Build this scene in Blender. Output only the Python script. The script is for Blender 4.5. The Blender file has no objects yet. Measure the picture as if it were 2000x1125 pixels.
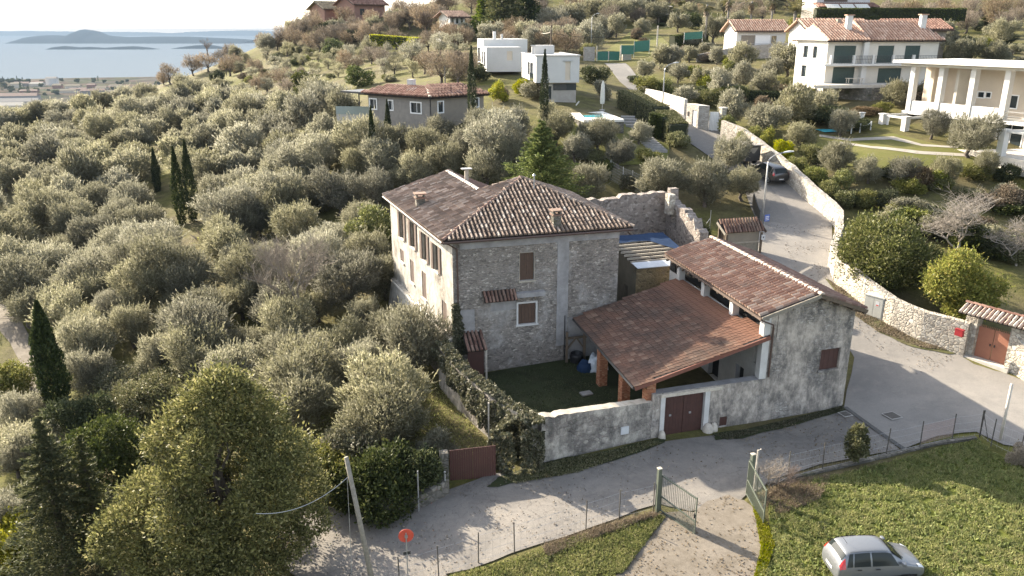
import bpy, bmesh, math, random
import numpy as np
from mathutils import Vector, Matrix, noise as mnoise
# ------------------------------------------------------------------ camera, sky, sun, exposure
SC = bpy.context.scene
COL = SC.collection
PITCH = math.radians(17.9); FPX = 1556.0; CAMZ = 21.0
cam_d = bpy.data.cameras.new('camera'); cam = bpy.data.objects.new('camera', cam_d); COL.objects.link(cam)
cam.location = (0, 0, CAMZ); cam.rotation_euler = (math.pi/2 - PITCH, 0, 0)
cam_d.sensor_width = 36.0; cam_d.lens = FPX/2000*36.0; cam_d.clip_start = 0.5; cam_d.clip_end = 90000
SC.camera = cam
SUN_EL = math.radians(25.0); SUN_X, SUN_Y = -0.731, 0.682
sun_dir = Vector((SUN_X*math.cos(SUN_EL), SUN_Y*math.cos(SUN_EL), math.sin(SUN_EL))).normalized()
world = bpy.data.worlds.new('World'); SC.world = world; world.use_nodes = True
wn = world.node_tree; wn.nodes.clear()
sky = wn.nodes.new('ShaderNodeTexSky'); sky.sky_type = 'NISHITA'; sky.sun_disc = False
sky.sun_elevation = SUN_EL; sky.sun_rotation = math.atan2(SUN_X, SUN_Y); sky.dust_density = 2.2; sky.air_density = 1.0
bg = wn.nodes.new('ShaderNodeBackground'); bg.inputs['Strength'].default_value = 0.115
wo = wn.nodes.new('ShaderNodeOutputWorld')
hs = wn.nodes.new('ShaderNodeHueSaturation'); hs.inputs['Saturation'].default_value = 0.55; wn.links.new(sky.outputs[0], hs.inputs['Color']); wn.links.new(hs.outputs[0], bg.inputs[0]); wn.links.new(bg.outputs[0], wo.inputs[0])
sun_d = bpy.data.lights.new('sun', 'SUN'); sun_d.energy = 4.35; sun_d.angle = math.radians(0.55); sun_d.color = (1.0, 0.88, 0.70)
sun = bpy.data.objects.new('sun', sun_d); COL.objects.link(sun)
sun.rotation_euler = sun_dir.to_track_quat('Z', 'Y').to_euler()
SC.view_settings.view_transform = 'Standard'; SC.view_settings.look = 'None'; SC.view_settings.gamma = 1.0
SC.view_settings.exposure = 1.97
SC.render.engine = 'CYCLES'
cy = SC.cycles
cy.use_denoising = True; cy.max_bounces = 6; cy.diffuse_bounces = 4; cy.glossy_bounces = 2; cy.transmission_bounces = 4
cy.transparent_max_bounces = 6; cy.volume_bounces = 0; cy.caustics_reflective = False; cy.caustics_refractive = False
cy.sample_clamp_indirect = 6.0

R = random.Random(11)
NR = np.random.default_rng(11)
# ------------------------------------------------------------------ survey: sight lines of the photograph turned into places on the ground
CP, SP = math.cos(PITCH), math.sin(PITCH)
def ray(px, py):
    x = (px-1000)/FPX; y = (py-562.5)/FPX
    return (x, CP - y*SP, -SP - y*CP)
def PZ(px, py, z):
    a, b, c = ray(px, py); t = (z-CAMZ)/c; return Vector((a*t, b*t, z))
def PY(px, py, Y):
    a, b, c = ray(px, py); t = Y/b; return Vector((a*t, Y, CAMZ + c*t))
def proj(p):
    x, y, z = p; d = y*CP - (z-CAMZ)*SP; v = -(y*SP + (z-CAMZ)*CP)
    return 1000 + FPX*x/d, 562.5 + FPX*v/d, d
# ------------------------------------------------------------------ materials
MATS = {}
def _new(name):
    m = bpy.data.materials.new(name); m.use_nodes = True; nt = m.node_tree; nt.nodes.clear()
    out = nt.nodes.new('ShaderNodeOutputMaterial'); b = nt.nodes.new('ShaderNodeBsdfPrincipled')
    nt.links.new(b.outputs[0], out.inputs[0]); MATS[name] = m
    return m, nt, b, out
def N(nt, t, **kw):
    n = nt.nodes.new(t)
    for k, v in kw.items():
        if k in n.inputs: n.inputs[k].default_value = v
        else: setattr(n, k, v)
    return n
def ramp(nt, fac, stops, interp='LINEAR'):
    r = nt.nodes.new('ShaderNodeValToRGB'); r.color_ramp.interpolation = interp
    e = r.color_ramp.elements
    while len(e) < len(stops): e.new(0.5)
    for i, (p, c) in enumerate(stops):
        e[i].position = p; e[i].color = (c[0], c[1], c[2], 1) if not isinstance(c, (int, float)) else (c, c, c, 1)
    nt.links.new(fac, r.inputs[0]); return r.outputs[0]
def mixc(nt, fac, a, b, mode='MIX'):
    m = nt.nodes.new('ShaderNodeMix'); m.data_type = 'RGBA'; m.blend_type = mode
    if isinstance(fac, (int, float)): m.inputs[0].default_value = fac
    else: nt.links.new(fac, m.inputs[0])
    for s, i in ((a, 6), (b, 7)):
        if isinstance(s, tuple): m.inputs[i].default_value = (*s, 1)
        else: nt.links.new(s, m.inputs[i])
    return m.outputs[2]
def coord(nt, kind='Object', scale=(1, 1, 1), rot=(0, 0, 0)):
    tc = nt.nodes.new('ShaderNodeTexCoord'); mp = nt.nodes.new('ShaderNodeMapping')
    mp.inputs['Scale'].default_value = scale; mp.inputs['Rotation'].default_value = rot
    nt.links.new(tc.outputs[kind], mp.inputs[0]); return mp.outputs[0]
def noise_(nt, vec, scale, detail=5, rough=0.6, dist=0.0):
    n = N(nt, 'ShaderNodeTexNoise'); n.inputs['Scale'].default_value = scale; n.inputs['Detail'].default_value = detail
    n.inputs['Roughness'].default_value = rough; n.inputs['Distortion'].default_value = dist
    nt.links.new(vec, n.inputs['Vector']); return n.outputs[0]
def bump(nt, b, h, strength=0.4, dist=0.05):
    bp = nt.nodes.new('ShaderNodeBump'); bp.inputs['Strength'].default_value = strength; bp.inputs['Distance'].default_value = dist
    nt.links.new(h, bp.inputs['Height']); nt.links.new(bp.outputs[0], b.inputs['Normal'])
def simple(name, c1, c2=None, scale=3.0, rough=0.8, bmp=0.15, metal=0.0, spec=0.5, detail=6):
    m, nt, b, o = _new(name)
    c2 = c2 or tuple(x*0.75 for x in c1)
    v = coord(nt); n = noise_(nt, v, scale, detail, 0.65)
    col = ramp(nt, n, [(0.32, c2), (0.68, c1)])
    nt.links.new(col, b.inputs['Base Color']); b.inputs['Roughness'].default_value = rough; b.inputs['Metallic'].default_value = metal
    b.inputs['Specular IOR Level'].default_value = spec
    if bmp: bump(nt, b, noise_(nt, v, scale*8, 4, 0.6), bmp, 0.03)
    return m
def stone(name, light, mid, dark, mortar, scale=3.2, zs=1.5, plaster=None, pl=(0.5, 0.6), stain=0.5, bstr=0.7, moss=None, mot=0.05):
    m, nt, b, o = _new(name)
    v = coord(nt); nz = N(nt, 'ShaderNodeTexNoise'); nz.inputs['Scale'].default_value = 2.3; nz.inputs['Detail'].default_value = 3
    nt.links.new(v, nz.inputs['Vector'])
    va = nt.nodes.new('ShaderNodeVectorMath'); va.operation = 'MULTIPLY_ADD'; va.inputs[1].default_value = (0.28, 0.28, 0.28)
    nt.links.new(nz.outputs[1], va.inputs[0]); nt.links.new(v, va.inputs[2])
    mp = nt.nodes.new('ShaderNodeMapping'); mp.inputs['Scale'].default_value = (1, 1, zs); nt.links.new(va.outputs[0], mp.inputs[0])
    vo = N(nt, 'ShaderNodeTexVoronoi'); vo.inputs['Scale'].default_value = scale; nt.links.new(mp.outputs[0], vo.inputs['Vector'])
    ve = N(nt, 'ShaderNodeTexVoronoi', feature='DISTANCE_TO_EDGE'); ve.inputs['Scale'].default_value = scale; nt.links.new(mp.outputs[0], ve.inputs['Vector'])
    sp = nt.nodes.new('ShaderNodeSeparateColor'); nt.links.new(vo.outputs['Color'], sp.inputs[0])
    col = ramp(nt, sp.outputs[0], [(0.0, dark), (0.35, mid), (0.72, mid), (1.0, light)])
    fine = noise_(nt, v, 26, 4, 0.7)
    col = mixc(nt, 0.55, col, ramp(nt, fine, [(0.25, 0.35), (0.75, 1.0)]), 'MULTIPLY')
    edge = ramp(nt, ve.outputs['Distance'], [(0.0, 1.0), (mot, 0.75), (mot*2.4, 0.0)])
    col = mixc(nt, edge, col, mortar)
    hgt = ramp(nt, ve.outputs['Distance'], [(0.0, 0.0), (0.16, 1.0)])
    if plaster:
        big = noise_(nt, v, 0.42, 7, 0.68)
        mask = ramp(nt, big, [(pl[0], 0.0), (pl[1], 1.0)])
        pc = ramp(nt, noise_(nt, v, 3.0, 7, 0.7), [(0.25, tuple(x*0.55 for x in plaster)), (0.6, plaster)])
        col = mixc(nt, mask, col, pc)
        hg2 = mixc(nt, mask, hgt, ramp(nt, fine, [(0, 0.55), (1, 0.85)])); hgt = hg2
    if stain:
        vs = coord(nt, 'Object', (0.9, 0.9, 0.45))
        st = ramp(nt, noise_(nt, vs, 1.6, 9, 0.78), [(0.40, 1.0), (0.60, 0.0)])
        sm = nt.nodes.new('ShaderNodeMath'); sm.operation = 'MULTIPLY'; sm.inputs[1].default_value = stain; nt.links.new(st, sm.inputs[0])
        col = mixc(nt, sm.outputs[0], col, (0.075, 0.073, 0.07))
    if moss:
        mo = ramp(nt, noise_(nt, v, 0.8, 6, 0.7), [(0.55, 0.0), (0.68, 0.8)])
        col = mixc(nt, mo, col, moss)
    nt.links.new(col, b.inputs['Base Color']); b.inputs['Roughness'].default_value = 0.92; b.inputs['Specular IOR Level'].default_value = 0.2
    bump(nt, b, hgt, bstr, 0.05)
    return m
def tiles_mat(name, stops, lichen=(0.10, 0.095, 0.085), lk=(0.5, 0.62), rough=0.85):
    m, nt, b, o = _new(name)
    g = nt.nodes.new('ShaderNodeNewGeometry'); v = coord(nt)
    c = ramp(nt, g.outputs['Random Per Island'], stops)
    f = noise_(nt, v, 9, 5, 0.7); c = mixc(nt, 0.6, c, ramp(nt, f, [(0.25, 0.45), (0.7, 1.0)]), 'MULTIPLY')
    lm = ramp(nt, noise_(nt, v, 0.55, 8, 0.75), [(lk[0], 0.0), (lk[1], 0.75)])
    c = mixc(nt, lm, c, lichen)
    nt.links.new(c, b.inputs['Base Color']); b.inputs['Roughness'].default_value = rough; b.inputs['Specular IOR Level'].default_value = 0.25
    bump(nt, b, noise_(nt, v, 40, 3, 0.6), 0.25, 0.02)
    return m
def leaf(name, stops, trans=0.3, rough=0.55, spec=0.35, tcol=None):
    m, nt, b, o = _new(name)
    g = nt.nodes.new('ShaderNodeNewGeometry'); oi = nt.nodes.new('ShaderNodeObjectInfo')
    c = ramp(nt, g.outputs['Random Per Island'], stops)
    hv = nt.nodes.new('ShaderNodeHueSaturation'); mr = nt.nodes.new('ShaderNodeMapRange')
    mr.inputs['To Min'].default_value = 0.72; mr.inputs['To Max'].default_value = 1.25
    nt.links.new(oi.outputs['Random'], mr.inputs[0]); nt.links.new(mr.outputs[0], hv.inputs['Value']); nt.links.new(c, hv.inputs['Color'])
    ms = nt.nodes.new('ShaderNodeMapRange'); ms.inputs['To Min'].default_value = 0.75; ms.inputs['To Max'].default_value = 1.2
    wr = nt.nodes.new('ShaderNodeMath'); wr.operation = 'FRACT'; ml = nt.nodes.new('ShaderNodeMath'); ml.operation = 'MULTIPLY'; ml.inputs[1].default_value = 7.31
    nt.links.new(oi.outputs['Random'], ml.inputs[0]); nt.links.new(ml.outputs[0], wr.inputs[0]); nt.links.new(wr.outputs[0], ms.inputs[0]); nt.links.new(ms.outputs[0], hv.inputs['Saturation'])
    nt.links.new(hv.outputs[0], b.inputs['Base Color']); b.inputs['Roughness'].default_value = rough; b.inputs['Specular IOR Level'].default_value = spec
    t = nt.nodes.new('ShaderNodeBsdfTranslucent'); mx = nt.nodes.new('ShaderNodeMixShader'); mx.inputs[0].default_value = trans
    if tcol: t.inputs[0].default_value = (*tcol, 1)
    else: nt.links.new(hv.outputs[0], t.inputs[0])
    nt.links.new(b.outputs[0], mx.inputs[1]); nt.links.new(t.outputs[0], mx.inputs[2]); nt.links.new(mx.outputs[0], o.inputs[0])
    return m
def glass(name, col=(0.03, 0.04, 0.045), rough=0.06):
    m, nt, b, o = _new(name); b.inputs['Base Color'].default_value = (*col, 1); b.inputs['Roughness'].default_value = rough
    b.inputs['Specular IOR Level'].default_value = 0.8; return m
M = MATS
stone('house_stone', (0.68, 0.615, 0.545), (0.42, 0.375, 0.33), (0.22, 0.196, 0.172), (0.31, 0.28, 0.25), 5.0, 1.9, plaster=(0.50, 0.475, 0.45), pl=(0.53, 0.68), stain=0.3, bstr=0.9)
stone('dry_stone', (0.76, 0.71, 0.62), (0.58, 0.53, 0.45), (0.36, 0.32, 0.27), (0.32, 0.285, 0.24), 3.4, 1.35, plaster=(0.72, 0.67, 0.58), pl=(0.58, 0.72), stain=0.12)
stone('ruin_stone', (0.56, 0.5, 0.45), (0.36, 0.31, 0.275), (0.17, 0.145, 0.13), (0.3, 0.26, 0.23), 3.8, 1.4, plaster=(0.45, 0.4, 0.35), pl=(0.6, 0.75), stain=0.2)
stone('barn_plaster', (0.72, 0.67, 0.61), (0.52, 0.475, 0.43), (0.28, 0.255, 0.235), (0.38, 0.35, 0.32), 4.4, 1.5, plaster=(0.57, 0.505, 0.44), pl=(0.40, 0.52), stain=0.75, bstr=0.9)
stone('yard_wall', (0.52, 0.48, 0.42), (0.33, 0.3, 0.27), (0.17, 0.155, 0.14), (0.25, 0.22, 0.2), 3.2, 1.4, plaster=(0.62, 0.57, 0.50), pl=(0.42, 0.56), stain=0.7, bstr=0.7)
stone('villa_stone', (0.62, 0.58, 0.52), (0.48, 0.44, 0.39), (0.35, 0.32, 0.28), (0.4, 0.37, 0.33), 2.6, 2.2, stain=0.1)
stone('low_wall', (0.36, 0.33, 0.28), (0.22, 0.2, 0.17), (0.12, 0.11, 0.09), (0.13, 0.12, 0.1), 2.8, 1.4, stain=0.4, moss=(0.07, 0.08, 0.03))
stone('clay_wall', (0.52, 0.42, 0.26), (0.36, 0.28, 0.16), (0.2, 0.16, 0.1), (0.3, 0.24, 0.14), 3.6, 1.6, plaster=(0.3, 0.27, 0.22), pl=(0.5, 0.6), stain=0.25)
tiles_mat('old_tiles', [(0.0, (0.18, 0.13, 0.10)), (0.3, (0.27, 0.195, 0.148)), (0.65, (0.34, 0.255, 0.198)), (0.88, (0.45, 0.36, 0.29)), (1.0, (0.58, 0.49, 0.41))], (0.13, 0.11, 0.09), (0.46, 0.70))
tiles_mat('barn_tiles', [(0.0, (0.24, 0.145, 0.108)), (0.35, (0.31, 0.195, 0.147)), (0.75, (0.36, 0.24, 0.183)), (1.0, (0.47, 0.38, 0.31))], (0.15, 0.115, 0.095), (0.5, 0.68))
tiles_mat('porch_tiles', [(0.0, (0.16, 0.086, 0.06)), (0.4, (0.20, 0.107, 0.073)), (0.8, (0.235, 0.13, 0.088)), (1.0, (0.33, 0.21, 0.15))], (0.062, 0.049, 0.041), (0.36, 0.60))
def clean_under_eaves(name, org, dr, w): # rain-washed dirt stops short of the upper edge
    nt = MATS[name].node_tree; b = nt.nodes['Principled BSDF']; src = b.inputs['Base Color'].links[0].from_socket; tc = nt.nodes.new('ShaderNodeTexCoord'); sb = nt.nodes.new('ShaderNodeVectorMath'); sb.operation = 'SUBTRACT'; sb.inputs[1].default_value = org; nt.links.new(tc.outputs['Object'], sb.inputs[0])
    dt = nt.nodes.new('ShaderNodeVectorMath'); dt.operation = 'DOT_PRODUCT'; dt.inputs[1].default_value = dr; nt.links.new(sb.outputs[0], dt.inputs[0]); mr = nt.nodes.new('ShaderNodeMapRange'); mr.inputs['From Min'].default_value = w; mr.inputs['From Max'].default_value = w*0.4; nt.links.new(dt.outputs['Value'], mr.inputs[0])
    nt.links.new(mixc(nt, mr.outputs[0], src, (0.215, 0.112, 0.076)), b.inputs['Base Color'])
clean_under_eaves('porch_tiles', (14.09, 40.52, 0), (-0.957, -0.28, 0), 2.0)
tiles_mat('pale_tiles', [(0.0, (0.38, 0.235, 0.17)), (0.5, (0.47, 0.30, 0.22)), (1.0, (0.56, 0.40, 0.31))], (0.36, 0.25, 0.2), (0.6, 0.8))
tiles_mat('red_tiles', [(0.0, (0.19, 0.10, 0.075)), (0.5, (0.26, 0.14, 0.105)), (1.0, (0.36, 0.22, 0.165))], (0.2, 0.14, 0.11), (0.52, 0.7))
tiles_mat('brown_tiles', [(0.0, (0.16, 0.09, 0.07)), (0.5, (0.23, 0.14, 0.11)), (1.0, (0.3, 0.2, 0.155))], (0.14, 0.12, 0.09), (0.5, 0.7))
tiles_mat('brick', [(0.0, (0.3, 0.12, 0.065)), (0.6, (0.42, 0.19, 0.105)), (1.0, (0.5, 0.28, 0.17))], (0.4, 0.3, 0.22), (0.6, 0.8))
simple('tile_bed', (0.028, 0.02, 0.017), rough=0.9)  # near-black bed puts the shade of the tile gaps into colour
simple('white_plaster', (0.74, 0.70, 0.63), (0.62, 0.57, 0.5), 1.2, 0.9)
simple('shed_white', (0.62, 0.61, 0.59), (0.5, 0.49, 0.47), 1.5, 0.9)
simple('villa_white', (0.62, 0.61, 0.585), (0.55, 0.54, 0.515), 0.6, 0.8, 0.05)
simple('villa_cream', (0.62, 0.585, 0.52), (0.55, 0.52, 0.46), 0.6, 0.8, 0.05)
simple('villa_beige', (0.60, 0.52, 0.42), (0.54, 0.47, 0.38), 0.6, 0.85, 0.05)
simple('box_grey', (0.56, 0.55, 0.53), (0.5, 0.49, 0.475), 0.6, 0.85, 0.05)
simple('bungalow_grey', (0.26, 0.24, 0.215), (0.2, 0.185, 0.17), 2.0, 0.9)
simple('bungalow_brown', (0.27, 0.235, 0.19), (0.23, 0.2, 0.165), 2.0, 0.9)
simple('old_wood', (0.16, 0.12, 0.085), (0.09, 0.07, 0.05), 6, 0.85)
simple('grey_wood', (0.30, 0.27, 0.22), (0.18, 0.16, 0.13), 7, 0.9)
simple('red_wood', (0.075, 0.032, 0.025), (0.055, 0.024, 0.019), 3, 0.65)
simple('brown_shutter', (0.10, 0.06, 0.04), (0.075, 0.045, 0.031), 4, 0.7)
simple('shutter_grey', (0.13, 0.09, 0.07), (0.09, 0.063, 0.05), 6, 0.8)
simple('green_shutter', (0.035, 0.065, 0.055), (0.03, 0.052, 0.046), 4, 0.6)
simple('sheet_gate', (0.085, 0.034, 0.028), (0.065, 0.027, 0.022), 2, 0.55)
simple('gate_orange', (0.36, 0.155, 0.095), (0.31, 0.13, 0.08), 1.5, 0.6)
simple('gate_green', (0.12, 0.135, 0.105), (0.085, 0.1, 0.075), 8, 0.5, 0.1)
simple('post_white', (0.62, 0.56, 0.48), (0.4, 0.36, 0.3), 5, 0.8)
simple('galvanised', (0.46, 0.46, 0.45), (0.36, 0.36, 0.36), 6, 0.45, 0.05, 0.5)
simple('dark_metal', (0.06, 0.06, 0.06), (0.04, 0.04, 0.04), 6, 0.5, 0.05, 0.3)
simple('rust_post', (0.09, 0.085, 0.07), (0.06, 0.05, 0.045), 6, 0.7)
simple('gutter_brown', (0.10, 0.06, 0.045), (0.08, 0.05, 0.04), 6, 0.5, 0.05)
simple('cabinet_grey', (0.46, 0.46, 0.42), (0.42, 0.415, 0.38), 2, 0.6, 0.05)
simple('blue_tarp', (0.026, 0.05, 0.105), (0.018, 0.036, 0.078), 3, 0.8, 0.3, 0.0, 0.1)
simple('white_sheet', (0.62, 0.66, 0.7), (0.5, 0.54, 0.58), 4, 0.5, 0.4)
simple('concrete', (0.44, 0.42, 0.39), (0.34, 0.325, 0.3), 3, 0.9, 0.3)
simple('pale_concrete', (0.6, 0.56, 0.5), (0.48, 0.45, 0.4), 2.5, 0.9, 0.3)
simple('bark', (0.13, 0.105, 0.085), (0.06, 0.05, 0.04), 7, 0.95, 0.6)
simple('grey_bark', (0.3, 0.27, 0.24), (0.2, 0.18, 0.16), 7, 0.95, 0.4)
simple('twigs', (0.32, 0.28, 0.235), (0.2, 0.17, 0.14), 9, 0.95, 0.2)
simple('pale_twigs', (0.36, 0.32, 0.275), (0.24, 0.21, 0.18), 9, 0.95, 0.2)
simple('brown_twigs', (0.2, 0.15, 0.12), (0.14, 0.105, 0.085), 9, 0.95, 0.2)
simple('sign_red', (0.62, 0.10, 0.06), (0.56, 0.085, 0.05), 3, 0.45, 0.0)
simple('mail_red', (0.32, 0.03, 0.035), (0.28, 0.025, 0.03), 3, 0.4, 0.0)
simple('sign_blue', (0.03, 0.10, 0.42), (0.03, 0.09, 0.36), 3, 0.4, 0.0)
simple('plaque_white', (0.62, 0.63, 0.64), (0.56, 0.57, 0.58), 3, 0.5, 0.0)
simple('black_plastic_and_shade', (0.018, 0.018, 0.02), (0.014, 0.014, 0.015), 5, 0.5, 0.0)  # black plastic parts; also the sheets painting the dark behind openings
simple('tyre', (0.022, 0.022, 0.022), (0.016, 0.016, 0.016), 9, 0.85, 0.1)
simple('rim', (0.45, 0.45, 0.46), (0.4, 0.4, 0.41), 5, 0.35, 0.0, 0.8)
simple('lamp_head', (0.62, 0.63, 0.63), (0.55, 0.56, 0.56), 3, 0.45, 0.0)
simple('pool_deck', (0.74, 0.70, 0.64), (0.68, 0.64, 0.58), 2, 0.85, 0.05)
simple('cushion', (0.66, 0.64, 0.58), (0.6, 0.58, 0.52), 4, 0.9, 0.05)
simple('green_mesh', (0.05, 0.17, 0.13), (0.04, 0.14, 0.11), 3, 0.8, 0.1)
simple('solar', (0.06, 0.08, 0.12), (0.05, 0.065, 0.1), 2, 0.2, 0.0)
simple('step_stone', (0.3, 0.29, 0.275), (0.22, 0.21, 0.2), 3, 0.9, 0.2)
simple('travertine', (0.4, 0.37, 0.33), (0.32, 0.29, 0.26), 1.6, 0.8, 0.2)
simple('plain_white', (0.78, 0.78, 0.77), (0.74, 0.74, 0.73), 3, 0.5, 0.0)  # one even white for frames, gates and posts
tiles_mat('moss_tiles', [(0.0, (0.16, 0.13, 0.085)), (1.0, (0.24, 0.19, 0.13))], (0.13, 0.12, 0.07), (0.45, 0.6))
simple('red_house', (0.3, 0.17, 0.13), (0.24, 0.14, 0.11), 1.5, 0.9)
simple('rail_glass', (0.35, 0.4, 0.38), (0.32, 0.37, 0.35), 2, 0.15, 0.0)
simple('net_pink', (0.42, 0.3, 0.27), (0.36, 0.26, 0.23), 4, 0.8, 0.0)
simple('white_road_wall', (0.7, 0.65, 0.56), (0.55, 0.5, 0.42), 1.0, 0.9, 0.3)
simple('grey_render', (0.36, 0.35, 0.345), (0.22, 0.212, 0.21), 1.4, 0.95, 0.3)
simple('wall_cap', (0.5, 0.45, 0.38), (0.3, 0.27, 0.22), 2.5, 0.95, 0.4)
simple('brick_red_board', (0.19, 0.075, 0.05), (0.15, 0.06, 0.042), 3, 0.7)
simple('mortar', (0.4, 0.33, 0.27), (0.33, 0.27, 0.22), 4, 0.95)
simple('rafter_wood', (0.42, 0.38, 0.32), (0.3, 0.27, 0.22), 5, 0.9)
simple('clay_plaster', (0.28, 0.255, 0.2), (0.2, 0.185, 0.14), 1.2, 0.95, 0.4)
tiles_mat('mortar_tiles', [(0.0, (0.42, 0.3, 0.24)), (0.5, (0.55, 0.46, 0.38)), (1.0, (0.62, 0.55, 0.47))], (0.3, 0.26, 0.22), (0.6, 0.8))
stone('white_wall_side', (0.5, 0.45, 0.38), (0.36, 0.32, 0.27), (0.24, 0.21, 0.18), (0.3, 0.265, 0.22), 4.2, 1.6, plaster=(0.55, 0.515, 0.455), pl=(0.36, 0.5), stain=0.45, bstr=0.4)
glass('glass'); glass('car_glass', (0.02, 0.025, 0.025), 0.03); MATS['car_glass'].node_tree.nodes['Principled BSDF'].inputs['Specular IOR Level'].default_value = 0.2; glass('tail_red', (0.5, 0.015, 0.012), 0.15); glass('headlight', (0.6, 0.62, 0.62), 0.1)
def paint(name, c, metal=0.55, rough=0.32):
    m, nt, b, o = _new(name); b.inputs['Base Color'].default_value = (*c, 1); b.inputs['Metallic'].default_value = metal
    b.inputs['Roughness'].default_value = rough; b.inputs['Coat Weight'].default_value = 0.6; b.inputs['Coat Roughness'].default_value = 0.08
paint('silver_paint', (0.19, 0.20, 0.215), 0.45, 0.38); paint('dark_paint', (0.075, 0.072, 0.07))
def _water(name, c, rough, bscale, bst):
    m, nt, b, o = _new(name); b.inputs['Base Color'].default_value = (*c, 1); b.inputs['Roughness'].default_value = rough
    v = coord(nt); bump(nt, b, noise_(nt, v, bscale, 4, 0.6), bst, 0.3 if bscale < 0.1 else 0.03)
_water('pool_water', (0.10, 0.45, 0.52), 0.08, 2.5, 0.2); _water('lake_water', (0.165, 0.195, 0.225), 0.6, 0.01, 0.2); MATS['lake_water'].node_tree.nodes['Principled BSDF'].inputs['Specular IOR Level'].default_value = 0.0  # lake does not mirror; its pale blue base stands in for reflected sky
# foliage
leaf('olive_leaf', [(0.0, (0.15, 0.148, 0.09)), (0.4, (0.225, 0.218, 0.145)), (0.75, (0.295, 0.282, 0.198)), (1.0, (0.39, 0.37, 0.285))], 0.55, 0.6, 0.2)
leaf('cypress_leaf', [(0.0, (0.022, 0.034, 0.012)), (0.6, (0.045, 0.06, 0.022)), (1.0, (0.085, 0.1, 0.035))], 0.2, 0.6, 0.2)
leaf('conifer_leaf', [(0.0, (0.065, 0.095, 0.022)), (0.6, (0.13, 0.165, 0.04)), (1.0, (0.22, 0.24, 0.06))], 0.35, 0.6, 0.2)
leaf('dark_conifer_leaf', [(0.0, (0.05, 0.06, 0.022)), (0.6, (0.095, 0.105, 0.036)), (1.0, (0.17, 0.165, 0.055))], 0.33, 0.6, 0.2)
leaf('laurel_leaf', [(0.0, (0.07, 0.085, 0.018)), (0.5, (0.16, 0.18, 0.038)), (0.85, (0.27, 0.27, 0.07)), (1.0, (0.40, 0.37, 0.16))], 0.35, 0.5, 0.25)
leaf('oak_leaf', [(0.0, (0.06, 0.066, 0.016)), (0.5, (0.165, 0.17, 0.038)), (0.85, (0.29, 0.27, 0.066)), (1.0, (0.44, 0.39, 0.15))], 0.36, 0.55, 0.22)
leaf('yellow_leaf', [(0.0, (0.15, 0.175, 0.014)), (0.5, (0.29, 0.30, 0.024)), (0.9, (0.34, 0.32, 0.035)), (1.0, (0.42, 0.31, 0.035))], 0.42, 0.5, 0.25)
leaf('hedge_leaf', [(0.0, (0.09, 0.1, 0.03)), (0.5, (0.17, 0.175, 0.06)), (1.0, (0.29, 0.27, 0.13))], 0.35, 0.6, 0.2)
leaf('ivy_leaf', [(0.0, (0.06, 0.062, 0.03)), (0.5, (0.12, 0.122, 0.065)), (0.85, (0.2, 0.19, 0.11)), (1.0, (0.3, 0.27, 0.19))], 0.28, 0.55, 0.25)
leaf('dark_leaf', [(0.0, (0.032, 0.042, 0.016)), (0.6, (0.065, 0.08, 0.028)), (1.0, (0.13, 0.14, 0.055))], 0.28, 0.6, 0.2)
leaf('palm_leaf', [(0.0, (0.07, 0.075, 0.03)), (0.6, (0.15, 0.14, 0.06)), (1.0, (0.3, 0.25, 0.11))], 0.3, 0.6, 0.2)
leaf('dry_leaf', [(0.0, (0.15, 0.115, 0.08)), (0.6, (0.25, 0.2, 0.145)), (1.0, (0.36, 0.3, 0.22))], 0.3, 0.7, 0.1)
leaf('scrub_leaf', [(0.0, (0.12, 0.09, 0.06)), (0.6, (0.2, 0.155, 0.105)), (1.0, (0.29, 0.235, 0.16))], 0.3, 0.7, 0.1)
leaf('twig_leaf', [(0.0, (0.28, 0.22, 0.15)), (0.6, (0.4, 0.33, 0.24)), (1.0, (0.48, 0.41, 0.31))], 0.3, 0.7, 0.1)
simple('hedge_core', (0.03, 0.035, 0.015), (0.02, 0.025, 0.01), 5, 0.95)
leaf('weed_leaf', [(0.0, (0.09, 0.12, 0.018)), (0.6, (0.17, 0.21, 0.03)), (1.0, (0.28, 0.30, 0.06))], 0.4, 0.6, 0.2)
leaf('grass_blade', [(0.0, (0.085, 0.105, 0.016)), (0.45, (0.19, 0.22, 0.03)), (0.8, (0.29, 0.29, 0.05)), (1.0, (0.42, 0.36, 0.16))], 0.42, 0.7, 0.1)
def grass_noise():
    nt = MATS['grass_blade'].node_tree; hv = [n for n in nt.nodes if n.type == 'HUE_SAT'][0]; src = hv.inputs['Color'].links[0].from_socket; v = coord(nt)
    c = mixc(nt, ramp(nt, noise_(nt, v, 0.35, 5, 0.7), [(0.48, 0.0), (0.66, 0.45)]), src, (0.30, 0.26, 0.10)); c = mixc(nt, ramp(nt, noise_(nt, v, 0.9, 4, 0.7), [(0.5, 0.0), (0.66, 0.7)]), c, (0.10, 0.13, 0.02)); nt.links.new(c, hv.inputs['Color'])
grass_noise()
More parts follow.
